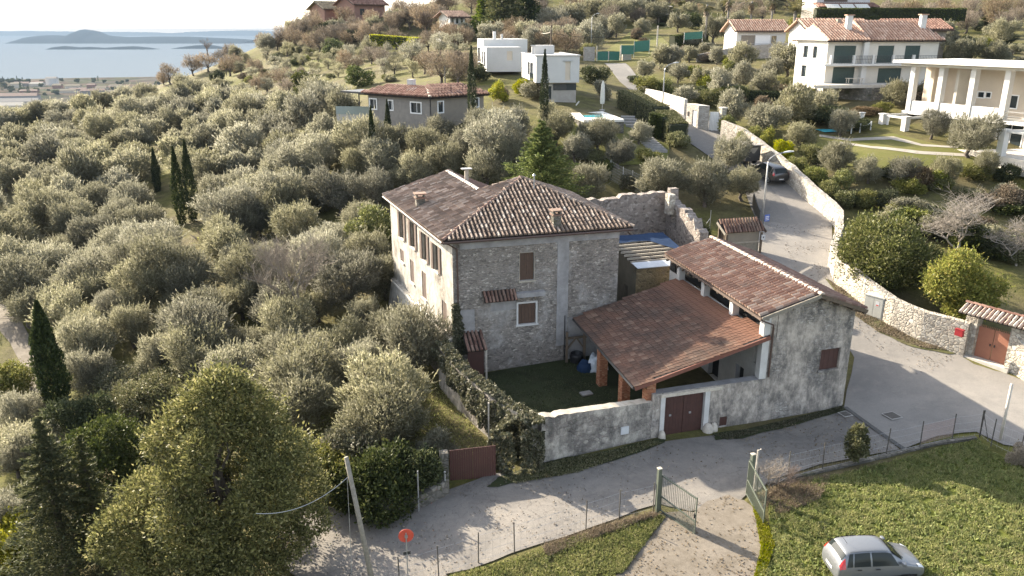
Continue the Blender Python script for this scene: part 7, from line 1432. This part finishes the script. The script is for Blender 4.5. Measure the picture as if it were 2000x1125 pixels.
for i in range(62):
    t = (i+.5)/62; z = .9+8.3*t; a = i*2.399+rn.uniform(-.6, .6); rr = 4.3*(1-t**2.4)**.75*rn.uniform(.45, 1.0); r = rn.uniform(.65, 1.35)*(1.1-.35*t); ob.append((math.cos(a)*rr+.7*t, math.sin(a)*rr*.9, z, r, r*.85))
P_o, u_o = shell(105000, ob, rg, .55, 1.1, gap=.55); sp_ = rg.random(len(P_o)) < .16; P_o[sp_] += u_o[sp_]*rg.uniform(.1, .55, (sp_.sum(), 1))
d_o = u_o*.7+np.array([0, 0, .35])+rg.normal(size=P_o.shape)*.5; co = leaves('foliage', P_o, d_o, .165, .078, 'oak_leaf', rg); m = MB(); limb(m, (0, 0, -.5), (.2, .1, 4.5), .34, .22, 'bark', rn)
for b_ in ob[::4]: limb(m, (.2, .1, rn.uniform(2, 5)), Vector(b_[:3]), .13, .03, 'bark', rn)
to = m.build('trunk', smooth=True); oak_p = GP(446, 1130); put('evergreen_oak', oak_p, [('foliage', co.data), ('trunk', to.data)], 'huge glossy evergreen oak filling the lower left beside the road bend', 'tree', None, 1.0, 0.0, 1.0); bpy.data.objects.remove(co); bpy.data.objects.remove(to); PLACED.append((oak_p.x, oak_p.y, 4.5))
special('laurel_bush', 425, 1150, 3.0, 3.2, 'laurel_leaf', 'light glossy bush in front of the huge evergreen oak at the lower edge', 6000, .2, .1, 12, 32)
special('laurel_bush', 1728, 556, 7.4, 5.2, 'laurel_leaf', 'large glossy dark green laurel overhanging the pale stone wall', 26000, .22, .11, 24, 33)
special('laurel_bush', 1868, 628, 5.4, 5.6, 'yellow_leaf', 'bright yellow green laurel beside the bare tree above the stone wall', 16000, .22, .115, 18, 34)
special('glossy_bush', 728, 508, 4.6, 6.0, 'laurel_leaf', 'glossy bright green bush against the back corner of the stone house', 9000, .24, .13, 14, 35)
special('olive_shrub', 850, 905, 2.2, 2.0, 'olive_leaf', 'small silvery shrub leaning over the red sheet gate', 4500, .2, .05, 9, 36)
special('dark_shrub', 735, 985, 4.6, 3.0, 'dark_leaf', 'dark spreading shrub behind the curved low stone wall', 12000, .2, .1, 14, 37); special('dark_shrub', 655, 970, 4.0, 3.4, 'oak_leaf', 'shaded leafy shrub between the leaning pole and the low stone wall', 10000, .2, .1, 14, 38)
special('dark_shrub', 805, 960, 3.6, 2.8, 'dark_leaf', 'dark shrub above the low wall left of the gate pillar', 9000, .2, .1, 12, 39); special('dark_shrub', 690, 920, 4.5, 2.6, 'ivy_leaf', 'low dark thicket at the foot of the olives near the leaning pole', 9000, .2, .1, 14, 40)
special('thicket', 165, 850, 4.0, 3.0, 'dark_leaf', 'dark undergrowth beside the lone tall cypress foot', 9000, .2, .08, 12, 49); special('bramble', 300, 800, 5.5, 2.4, 'ivy_leaf', 'pale tangled bramble patch left above the evergreen oak', 12000, .17, .08, 16, 41); special('bramble', 240, 780, 4.5, 2.2, 'ivy_leaf', 'tangled bramble patch nearer the lone tall cypress', 9000, .17, .08, 14, 42)
special('thicket', 215, 930, 5.0, 4.0, 'dark_leaf', 'dark thicket between the lower conifer and the evergreen oak', 12000, .2, .09, 14, 43); special('thicket', 20, 770, 3.5, 2.6, 'hedge_leaf', 'sunny green thicket beside the footpath at the left edge', 8000, .18, .08, 12, 47); special('thicket', 60, 900, 4.5, 3.2, 'olive_leaf', 'silvery thicket left of the dark feathery conifer', 9000, .22, .06, 14, 48); special('thicket', 40, 1090, 4.5, 2.2, 'oak_leaf', 'low green thicket at the lower left picture corner', 9000, .2, .1, 12, 44)
special('young_conifer', 798, 850, 1.5, 2.6, 'conifer_leaf', 'slim young green shrub on the slope above the ivy wall', 2600, .2, .06, 8, 45)
special('ivy_stump', 1668, 908, 1.3, 2.9, 'hedge_leaf', 'ivy covered stump bush standing on the fence line by the road', 5200, .15, .09, 22, 46)
for i, (px, py, w, h, mat, lab) in enumerate([(668,272,46,56,'dark_leaf','dark round shrub among pale olives left of the house ridge'),(700,150,62,48,'conifer_leaf','dark green spreading evergreen left of the bungalow roof'),(605,165,80,56,'dark_conifer_leaf','dark evergreen clump below the sunny hill meadow'),
    (470,185,40,36,'dark_leaf','small dark evergreen left of the clump below the meadow'),(245,225,46,40,'dark_leaf','dark evergreen left of the grassy clearing in the grove'),(425,150,34,34,'dark_leaf','dark bush on the grove skyline above the lake'),(640,60,44,34,'dark_leaf','dark bush below the hilltop houses'),(665,55,40,32,'olive_leaf','greyish bush right of the dark bush below the hilltop houses'),
    (690,70,40,30,'dark_leaf','dark rounded bush right of the greyish bush under the hilltop houses'),(650,95,50,36,'conifer_leaf','green evergreen above the sunny hill meadow'),(735,180,46,20,'hedge_leaf','low trimmed bush beside the bungalow canopy'),(975,180,44,44,'yellow_leaf','bright yellow green bush right of the bungalow'),(1020,170,40,34,'yellow_leaf','yellow green bush left of the raised villa base'),
    (1040,95,42,30,'hedge_leaf','rounded green bush between the two white modern villas'),(1045,175,60,40,'olive_leaf','broad silvery shrub before the raised white villa'),(1160,145,60,44,'dark_leaf','dark shrubs behind the raised villa right side'),(1175,175,40,44,'olive_leaf','small silvery tree right of the raised villa terrace'),(1120,80,40,30,'hedge_leaf','bush above the raised white villa roof'),(1145,95,34,30,'hedge_leaf','bush left of the green double gate'),
    (1090,60,44,36,'hedge_leaf','bush around the foot of the dark wooden pole'),(900,110,50,36,'scrub_leaf','bare brownish shrub left of the flat roofed villa'),(1350,40,46,40,'dark_leaf','large dark green bush beside the tall olive left of the cottage'),(1555,42,40,36,'hedge_leaf','green bush below the date palm'),(1600,55,36,60,'dark_leaf','dark creeper mass between the cottage and the long house'),(1660,150,1,1,'dark_leaf',''),
    (1270,165,60,44,'hedge_leaf','tall mixed hedge clump above the lane wall, left part'),(1300,170,44,40,'laurel_leaf','tall hedge clump beside the upper street lamp'),(1340,185,50,44,'olive_leaf','silvery shrubs above the stone gatehouse'),(1240,155,36,20,'dark_leaf','low dark bush beside the upper lane bend'),(1385,190,50,46,'hedge_leaf','green shrub right above the stone gatehouse'),(1420,245,44,46,'laurel_leaf','laurel beside the gatepost right of the gatehouse'),
    (1325,270,52,46,'hedge_leaf','rounded bright bush at the lane end of the trimmed hedge'),(1160,300,44,36,'hedge_leaf','pale green bush on the pool lawn, front left'),(1265,300,50,36,'hedge_leaf','pale bush at the foot of the stone garden steps'),(1225,355,34,40,'ivy_leaf','ivy clump on the mesh fence behind the ruin'),(1180,330,40,50,'dark_leaf','dark shrub right of the green conifer'),(1195,30,50,30,'scrub_leaf','brownish shrub on the upper slope'),
    (1640,95,1,1,'dark_leaf',''),(1580,150,36,30,'laurel_leaf','small bush before the shuttered villa left corner'),(1615,150,26,34,'laurel_leaf','reddish green shrub at the shuttered villa corner'),(1820,165,70,40,'olive_leaf','silvery shrub between the shuttered and the columned villa'),(1790,190,50,40,'scrub_leaf','brownish shrub left of the columned villa'),(1690,215,70,20,'scrub_leaf','low reddish shrubs below the dark terrace wall'),
    (1610,225,90,44,'dark_leaf','shaded dark hedge above the villa lawn'),(1670,240,60,30,'dark_leaf','shaded low hedge by the planter urn'),(1900,140,120,30,'olive_leaf','silvery shrubs behind the columned villa roof'),(1960,130,60,30,'olive_leaf','silvery shrubs behind the columned villa roof, right end'),(1720,210,40,28,'hedge_leaf','green shrub beside the dark terrace wall'),(1370,448,34,50,'dark_leaf','dark shrub behind the broken end of the ruin'),
    (1940,470,120,50,'dark_leaf','dark hedge mass behind the pale leafless tree'),(1860,430,110,40,'hedge_leaf','shrubs on the garden slope behind the big laurel'),(1970,400,90,40,'dark_leaf','dark hedge at the right edge below the columned villa'),(1780,410,90,40,'hedge_leaf','sunlit shrubs between the lane wall and the garden lawn'),(1990,885,44,60,'twig_leaf','pale dry shrub at the right picture edge')]):
    if lab: bush('shrub' if mat != 'twig_leaf' else 'dry_shrub', px, py, w, h, mat, lab)
for i, (px, py, w, h, mat) in enumerate([(1447,272,36,40,'laurel_leaf'),(1472,262,34,50,'hedge_leaf'),(1500,272,40,50,'yellow_leaf'),(1528,295,44,50,'yellow_leaf'),(1556,322,48,50,'hedge_leaf'),(1588,346,50,54,'laurel_leaf'),(1618,372,50,50,'hedge_leaf'),(1650,388,54,44,'laurel_leaf'),(1688,385,54,44,'hedge_leaf'),(1730,385,56,44,'dark_leaf'),(1640,350,50,44,'laurel_leaf'),(1585,300,50,44,'hedge_leaf'),(1775,360,60,44,'hedge_leaf'),(1830,350,60,44,'laurel_leaf'),(1900,335,64,40,'hedge_leaf'),(1960,335,64,44,'dark_leaf')]):
    o = bush('hedge_bush', px, py, w, h, mat, '', group='bushes above the sunlit lane wall'); TREES.append((o, px, py, w, 'hedge bush'))
def hedge(name, pts, w, h, mat, label, n=5000, L=.16, Wd=.09):
    """clipped hedge: leaves packed in the skin of a long box over a plan path"""
    rg = np.random.default_rng(len(pts)*17+n); path = [Vector(q) for q in pts]; P, D = ivy_on([(q.x, q.y) for q in path], w, [q.z-.2 for q in path], [q.z+h for q in path], n, rg, L, Wd, .06)
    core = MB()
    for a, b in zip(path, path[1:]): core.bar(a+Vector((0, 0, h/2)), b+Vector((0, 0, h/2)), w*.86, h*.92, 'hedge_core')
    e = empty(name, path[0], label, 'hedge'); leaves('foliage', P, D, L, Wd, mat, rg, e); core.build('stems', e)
G_ = lambda *a: GP(*a)
hedge('clipped_hedge', [G_(1222,212), G_(1258,232), G_(1290,246)], 2.6, 2.2, 'hedge_leaf', 'thick clipped hedge between the pool terrace and the lane', 9000)
hedge('clipped_hedge', [G_(1270,262), G_(1296,270)], 1.6, 2.3, 'dark_leaf', 'dark clipped hedge block beside the garden steps', 5000); hedge('clipped_hedge', [G_(1296,256), G_(1322,284)], 2.2, 2.3, 'hedge_leaf', 'sunlit clipped hedge running down along the lane', 8000)
hedge('clipped_hedge', [G_(1312,92), G_(1345,88), G_(1380,86)], 2.0, 2.2, 'dark_leaf', 'clipped dark hedge with flat top left of the cottage', 4500, .26, .14)
hedge('clipped_hedge', [PY(726,88,200), PY(800,94,196), PY(818,96,190)], 1.6, 2.4, 'yellow_leaf', 'yellow green clipped hedge above the sunny hill meadow', 4500, .3, .16)
hedge('clipped_hedge', [PY(1590,42,168), PY(1700,42,168), PY(1880,42,168)], 2.0, 2.4, 'dark_leaf', 'long dark hedge below the house with awnings', 6500, .3, .16); hedge('clipped_hedge', [G_(1455,196), G_(1540,198)], 1.4, 1.2, 'dark_leaf', 'low dark clipped hedge across the olive terrace', 4000, .2, .1)
SHN = [0]
def shrub(px, py, w):
    p = GP(px, py); 
    if p is None: return
    mat = R.choice(['hedge_leaf', 'dark_leaf', 'olive_leaf', 'scrub_leaf', 'laurel_leaf']); o = bush('garden_shrub', px, py, w*.55, w*.42*R.uniform(.6, 1.2), mat, '', group='shrubs of the hillside gardens'); TREES.append((o, px, py, w, 'shrub'))
HOUSES = [(1860,255,150,50),(1180,225,90,30),(1480,75,70,40),(1715,120,125,60),(1890,190,125,75),(1380,230,45,40),(1715,275,110,30),(1880,290,110,22),(1180,225,60,20),(1110,150,50,60)]
for poly, n in (([(1240,80),(1600,70),(1600,230),(1420,230),(1300,170)], 40), ([(1700,5),(2000,5),(2000,60),(1900,40),(1720,30)], 16), ([(1820,50),(2000,40),(2000,125),(1830,110)], 22), ([(1640,330),(2000,320),(2000,520),(1900,470),(1700,420)], 30), ([(1000,20),(1340,0),(1340,50),(1160,90),(1000,80)], 24), ([(340,150),(520,90),(640,60),(640,110),(500,150),(420,180)], 18)):
    scatter(poly, n, 1.6, (3.5, 6.5), shrub, zone=HOUSES)
scatter([(430,152),(560,105),(760,88),(960,118),(1010,195),(940,172),(800,160),(700,150),(560,178)], 34, 2.2, (3.6, 5.4), lambda a, b, c: (scrub if R.random() < .45 else shrub)(a, b, c), zone=[(590,130,50,14),(840,185,130,26)])
scatter([(1700,5),(2000,5),(2000,60),(1900,40),(1720,30)], 10, 3.0, (4.5, 6.5), scrub, zone=HOUSES)
# cypresses, conifers
CY = {4: 88.0, 5: 91.0, 6: 91.5, 7: 90.5}
for i, (bx, by, tx, ty, w, lab) in enumerate([(114,812,78,586,52,'lone tall cypress standing by the footpath at lower left'),(309,374,303,287,15,'thinnest and leftmost of the three cypresses in the grove'),(356,438,341,285,22,'nearest cypress of the close pair in the grove'),(379,434,356,272,22,'farther cypress of the close pair in the grove'),(727,276,725,205,14,'small cypress left of the twin before the bungalow'),(758,250,757,193,14,'small cypress against the bungalow wall'),
    (922,222,920,88,17,'tall thin cypress at the right end of the bungalow'),(1063,222,1063,95,16,'tall thin cypress in front of the raised white villa'),(790,128,790,110,5,'tiny cypress on the hill meadow, left of two'),(805,128,806,106,6,'tiny cypress on the hill meadow, right of two')]):
    b = GP(bx, by)
    if i in CY: b = PY(bx, by, CY[i]); b.z = hz(b.x, b.y)-.1
    H = PY(tx, ty, b.y).z-b.z; W = w*proj(b)[2]/FPX*1.15; me = cypress_mesh(60+i, max(2, H), max(.7, W*.85), 9000 if i == 0 else 3800); o = put('cypress_tree', b-Vector((0, 0, .1)), [('foliage', me)], lab, 'tree', 'cypress trees')
    o.rotation_euler = (0, 0, i)
def conifer(name, bx, by, tx, ty, W, n, mat, lab, seed, Y=None, **k):
    b = GP(bx, by) if Y is None else PY(bx, by, Y); b.z = hz(b.x, b.y); H = PY(tx, ty, b.y).z-b.z; f, t = conifer_mesh(seed, H, W, n, mat, **k); put(name, b, [('foliage', f), ('trunk', t)], lab, 'tree', None, 1, 1.0); PLACED.append((b.x, b.y, W*.4))
conifer('conifer_tree', 1058, 330, 1054, 236, 9.6, 24000, 'conifer_leaf', 'bright green feathery conifer behind the house ridge', 71, 73, droop=.04, up=.42, L=.34, Wd=.09)
conifer('conifer_tree', 135, 1118, 152, 812, 6.4, 22000, 'dark_conifer_leaf', 'dark feathery conifer at the lower left beside the evergreen oak', 72, None, droop=.25, L=.24, Wd=.07)
conifer('conifer_tree', 200, 1100, 215, 850, 3.6, 9000, 'dark_conifer_leaf', 'slimmer dark conifer between the feathery one and the oak', 73, None, droop=.3, L=.24, Wd=.07)
conifer('cedar_tree', 985, 60, 990, -40, 15, 9000, 'dark_conifer_leaf', 'big dark cedar cut by the picture top behind the flat roofed villa', 74, 212, droop=.12, L=.7, Wd=.3, power=.6)
conifer('cedar_tree', 945, 40, 940, -20, 9, 5000, 'conifer_leaf', 'lighter conifer left of the big dark cedar', 75, 216, droop=.1, L=.7, Wd=.3); conifer('cedar_tree', 1030, 40, 1035, -30, 11, 6000, 'cypress_leaf', 'blackish conifer right of the big dark cedar', 76, 216, droop=.1, L=.7, Wd=.3, power=.6)
# palms
def palm(px, py, ttop, Y, lab, seed, spread=2.0, n=38, date=False):
    b = PY(px, py, Y); b.z = hz(b.x, b.y); top = PY(px, ttop, Y).z; rn = random.Random(seed); e = empty('palm_tree', b, lab, 'palm'); m = MB(); m.tube([b-Vector((0, 0, .3)), Vector((b.x+.1, b.y, (b.z+top)/2)), Vector((b.x, b.y, top))], .2 if not date else .35, 'grey_bark', 7); m.build('trunk', e, True); m = MB()
    for i in range(n):
        a = i*2.399; el = rn.uniform(-.9, 1.1) if not date else rn.uniform(-.2, 1.1); L = spread*rn.uniform(.8, 1.15); d = Vector((math.cos(a)*math.cos(el), math.sin(a)*math.cos(el), math.sin(el))); p = Vector((b.x, b.y, top)); pts = []
        for k in range(5): t = k/4; pts.append(p+d*L*t+Vector((0, 0, -L*.35*t*t)))
        s = d.cross(Vector((0, 0, 1))).normalized()
        if date:
            for k in range(1, 15):
                t = k/15; c = p+d*L*t+Vector((0, 0, -L*.35*t*t))
                for sd in (-1, 1): q = c+s*sd*L*.22*(1-t*.5)+d*.25-Vector((0, 0, .15)); w = d*.05; m.quad(c-w, c+w, q+w*.3, q-w*.3, 'palm_leaf')
        else:
            c = p+d*L*.55
            for k in range(9): th = (k-4)*.3; q = c+(d*math.cos(th)+s*math.sin(th))*L*.5-Vector((0, 0, .18+.1*abs(th))); w = s*.05; m.quad(c-w, c+w, q+w*.4, q-w*.4, 'palm_leaf')
    m.build('fronds', e)
    if not date:
        m = MB()
        for i in range(60): a = rn.uniform(0, 6.28); z = top-rn.uniform(.2, 1.8); c = Vector((b.x, b.y, z)); q = c+Vector((math.cos(a)*.7, math.sin(a)*.7, -.7)); w = Vector((-math.sin(a), math.cos(a), 0))*.14; m.quad(c-w, c+w, q+w, q-w, 'dry_leaf')
        m.build('dead_fronds', e)
palm(1379, 43, 8, 172, 'palm with yellowish fan leaves, leftmost on the upper slope', 1); palm(1421, 35, -2, 176, 'tall slim palm second from the left on the upper slope', 2); palm(1466, 35, 2, 172, 'palm with bright fan leaves above the garage cottage', 3); palm(1507, 28, -4, 176, 'slender tall palm right above the garage cottage', 4); palm(1552, 38, 22, 168, 'broad date palm with arching feather leaves', 5, 4.2, 46, True)
e = GP(405, 478); m = MB(); rn = random.Random(8)
for i in range(46):
    a = rn.uniform(0, 6.28); el = rn.uniform(.5, 1.45); L = rn.uniform(1.2, 2.4); d = Vector((math.cos(a)*math.cos(el), math.sin(a)*math.cos(el), math.sin(el))); s = d.cross(Vector((0, 0, 1))).normalized(); o0 = e+Vector((rn.uniform(-.9, .9), rn.uniform(-.5, .5), 0)); pts = [o0, o0+d*L*.5, o0+d*L-Vector((0, 0, .3))]; w = s*.16; m.quad(pts[0]-w*.5, pts[0]+w*.5, pts[1]+w, pts[1]-w, 'yellow_leaf' if i % 3 else 'dry_leaf'); m.quad(pts[1]-w, pts[1]+w, pts[2]+w*.15, pts[2]-w*.15, 'yellow_leaf' if i % 3 else 'dry_leaf')
tag(m.build('spiky_plant'), 'spiky broad leaved garden plant beside a pale stone edge in the grove', 'plant')
m = MB(); q = GP(425, 470); m.box(q+Vector((0, .5, .3)), (2.2, .5, .7), 'pale_concrete', .2); tag(m.build('stone_edge'), 'pale stone edge behind the spiky garden plant', 'stone edge')
tag(path_wall('terrace_wall', wpath([(795,590),(820,602),(848,632)]), .4, [.5, .5, .4], 'dry_stone'), 'low terrace wall in the grove beside the house foot', 'wall')
# bare trees
def bare(name, px, py, H, mesh, lab, s=1.0, cat='tree'): p = GP(px, py) or PY(px, py, 232); return put(name, p, [('branches', mesh)], lab, cat, None, s, R.uniform(0, 6))
bare('bare_tree', 1868, 500, 6, bare_mesh(21, 13.0, 1.3, 'pale_twigs', 6, .12, (3, 4), .15, 1.2, (.55, .72), (.68, .92)), 'pale leafless tree with spreading twisted branches above the laurels', 1.0)
bare('bare_tree', 1985, 520, 6, bare_mesh(22, 11.0, 1.3, 'pale_twigs', 6, .10, (3, 4), .15, 1.2, (.55, .72), (.66, .9)), 'second pale leafless tree at the right picture edge', 1.0)
bare('bare_tree', 597, 640, 7, bare_mesh(23, 8.6, .75, 'twigs', 5, .17, (4, 6), .34, .7), 'slender bare tree standing among the olives in the middle grove')
bare('bare_shrub', 1500, 945, 2, bare_mesh(24, 3.4, 1.0, 'twigs', 4, .04, (4, 6), .2, .8), 'bare twiggy shrub beside the right iron gate leaf', 1.0, 'shrub')
bare('bare_shrub', 1528, 955, 2, bare_mesh(25, 2.8, 1.0, 'brown_twigs', 4, .04, (4, 6), .2, .8), 'brown twiggy shrub in the shade behind the right iron gate leaf', 1.0, 'shrub')
bare('bare_tree', 835, 70, 8, bare_mesh(26, 12, .9, 'brown_twigs', 5, .3, (4, 5), .22, .8), 'reddish bare round tree left of the two tier house', 1.0); bare('bare_tree', 405, 105, 5, bare_mesh(27, 8, .8, 'brown_twigs', 5, .2, (3, 5), .25, .8), 'bare tree rising over the grove skyline before the lake', .9)
bare('bare_tree', 690, 470, 5, bare_mesh(28, 4.5, 1.0, 'twigs', 4, .1, (4, 5), .25, .8), 'small bare bush under the olives near the glossy bush', .9)
# lowland trees
low = bush_mesh(91, 2600, 10, 9, .8, .5, 'dark_leaf', 9); lowc = cypress_mesh(92, 16, 4.5, 1500)
for k in range(64):
    px = R.choice([R.uniform(0, 60), R.uniform(60, 330)]); py = R.uniform(159, 190) if k > 16 else R.uniform(158, 163); q = PZ(px, py, -90.5)
    put('lowland_tree', (q.x, q.y, -91), [('foliage', lowc if k % 5 == 0 else low)], 'hazy dark tree on the lowland by the lake', 'tree', 'trees on the lowland', R.uniform(.7, 1.4))
# ------------------------------------------------------------------ grass and ground plants
def litter(name, poly, n, seed):
    rg = np.random.default_rng(seed); xs = [p[0] for p in poly]; ys = [p[1] for p in poly]; P = []
    while len(P) < n:
        x, y = rg.uniform(min(xs), max(xs)), rg.uniform(min(ys), max(ys))
        if inside2((x, y), poly) and mnoise.noise(Vector((x*.5, y*.5, seed))) > rg.uniform(-.5, .5): P.append((x, y, hz(x, y)+.10))
    D = rg.normal(size=(n, 3))*np.array([1, 1, .15]); return tag(leaves(name, P, D, .10, .06, 'dry_leaf', rg), kind='stuff')
def grass(name, poly, n, L, W, mat, seed, shade=None, clump=.9):
    rg = np.random.default_rng(seed); xs = [p[0] for p in poly]; ys = [p[1] for p in poly]; P = []; D = []; k = 0
    while len(P) < n and k < n*6:
        k += 1; x, y = rg.uniform(min(xs), max(xs)), rg.uniform(min(ys), max(ys))
        c = mnoise.noise(Vector((x*clump, y*clump, seed)))
        if c < (-.22 if clump > 2 else -.5) or not inside2((x, y), poly): continue
        h = (0.5+.9*max(0, c+.2)); P.append((x, y, hz(x, y)+.05+.08*h)); D.append((rg.normal()*.55, rg.normal()*.55, 1.0*h))
    o = leaves(name, P, D, L, W, mat, rg); return tag(o, kind='stuff')
wp = lambda pts: [tuple(GP(*p))[:2] for p in pts]
FIELD = wp([(1500,985),(1530,955),(1610,935),(1700,915),(1830,880),(1908,862),(1940,885),(1990,915),(2040,950),(2080,1130),(2000,1190),(1500,1190),(1480,1120),(1505,1060)])
grass('field_grass', FIELD, 62000, .15, .034, 'grass_blade', 3, clump=2.2); grass('field_weeds', FIELD, 9000, .22, .085, 'weed_leaf', 14, clump=.7)
grass('roadside_grass', wp([(880,1128),(1000,1095),(1150,1045),(1275,1012),(1262,1060),(1200,1130),(1150,1190),(880,1190)]), 15000, .18, .045, 'grass_blade', 4); grass('verge_grass', wp([(1614,545),(1692,602),(1742,642),(1792,666),(1870,690),(1800,682),(1715,650),(1660,612)]), 5000, .16, .035, 'dry_leaf', 5)
grass('dry_weeds', wp([(1060,1072),(1150,1040),(1280,1004),(1284,1012),(1160,1056),(1070,1090)]), 2600, .42, .025, 'dry_leaf', 10); grass('drive_edge_weeds', wp([(1240,1060),(1285,1008),(1300,1012),(1262,1062),(1215,1125),(1185,1120)]), 2500, .17, .045, 'grass_blade', 11); grass('drive_edge_weeds', wp([(1468,985),(1500,1030),(1512,1070),(1490,1140),(1470,1140),(1486,1075),(1478,1030)]), 2500, .17, .045, 'grass_blade', 12)
grass('gate_side_weeds', wp([(1478,972),(1540,945),(1620,930),(1600,980),(1520,1010)]), 4200, .38, .03, 'scrub_leaf', 13)
grass('wall_foot_weeds', wp([(985,938),(1062,908),(1200,882),(1286,860),(1296,868),(1130,925),(1010,948)]), 5000, .13, .04, 'ivy_leaf', 6); grass('barn_foot_weeds', wp([(1395,852),(1480,838),(1645,796),(1650,802),(1560,828),(1420,862)]), 4000, .13, .04, 'ivy_leaf', 7)
grass('yard_weeds', [(-2.8, 46.3), (6.0, 49.0), (6.0, 42.0), (6.0, 39.2), (1.6, 37.2), (-1.6, 43.5)], 9000, .12, .03, 'dark_leaf', 8)
grass('grove_grass', wp([(480,860),(640,770),(800,720),(870,760),(960,880),(900,900),(780,900),(600,900)]), 14000, .16, .04, 'grass_blade', 9)
litter('fallen_leaves', wp([(560,1000),(760,1015),(960,930),(1290,868),(1420,900),(1300,985),(1000,1080),(820,1150),(600,1160)]), 1000, 21); litter('fallen_leaves', wp([(1275,1005),(1425,970),(1495,1030),(1490,1130),(1200,1180),(1190,1120)]), 700, 22); litter('fallen_leaves', wp([(1420,850),(1648,800),(1760,880),(1600,908),(1500,940)]), 500, 23); litter('fallen_leaves', wp([(1500,440),(1620,440),(1625,540),(1700,640),(1870,700),(1800,740),(1660,640),(1560,540)]), 700, 24)
# ------------------------------------------------------------------ labels for the many trees: nearest landmark, side, rank
def side(px, py, l):
    dx, dy = px-l[0], py-l[1]
    if abs(dx) > abs(dy)*1.3: return 'right of' if dx > 0 else 'left of'
    return 'in front of' if dy > 0 else 'behind'
ORD = ['nearest', 'second', 'third', 'fourth', 'fifth', 'sixth', 'seventh', 'eighth', 'ninth', 'tenth', 'eleventh', 'twelfth', 'thirteenth', 'fourteenth', 'fifteenth', 'sixteenth', 'seventeenth', 'eighteenth', 'nineteenth', 'twentieth']
grp = {}
for o, px, py, w, kind in TREES:
    if o is None: continue
    l = min(LAND, key=lambda q: (q[0]-px)**2 + ((q[1]-py)*1.5)**2); grp.setdefault((kind, l, side(px, py, l)), []).append(((l[0]-px)**2+(l[1]-py)**2, o, w))
for (kind, l, sd), v_ in grp.items():
    v_.sort(key=lambda t: t[0])
    for i, (_, o, w) in enumerate(v_):
        kw = {'olive': 'silvery olive tree', 'scrub': 'leafless brownish tree', 'hedge bush': 'leafy bush above the lane wall', 'shrub': 'garden shrub'}[kind]
        o['label'] = '%s %s the %s, %s' % (kw, sd, l[2], 'closest to it' if i == 0 else '%s from it' % ORD[min(i, 19)])
# ------------------------------------------------------------------ air
hm = bpy.data.materials.new('haze'); hm.use_nodes = True; nt = hm.node_tree; nt.nodes.clear(); ho = nt.nodes.new('ShaderNodeOutputMaterial'); pv = nt.nodes.new('ShaderNodeVolumePrincipled')
pv.inputs['Color'].default_value = (0.15, 0.205, 0.28, 1); pv.inputs['Density'].default_value = 0.00009; pv.inputs['Anisotropy'].default_value = 0.2; nt.links.new(pv.outputs[0], ho.inputs['Volume'])
mb = MB(); mb.box((0, 11000, -22), (30000, 25000, 190), 'haze') if False else None
me = bpy.data.meshes.new('haze'); X0, X1, Y0_, Y1_, Z0, Z1 = -14000, 14000, -400, 24500, -104, 72
me.from_pydata([(x, y, z) for z in (Z0, Z1) for x, y in ((X0, Y0_), (X1, Y0_), (X1, Y1_), (X0, Y1_))], [], [(3, 2, 1, 0), (4, 5, 6, 7), (0, 1, 5, 4), (1, 2, 6, 5), (2, 3, 7, 6), (3, 0, 4, 7)]); me.materials.append(hm)
hz_o = bpy.data.objects.new('haze', me); COL.objects.link(hz_o); tag(hz_o, kind='stuff')
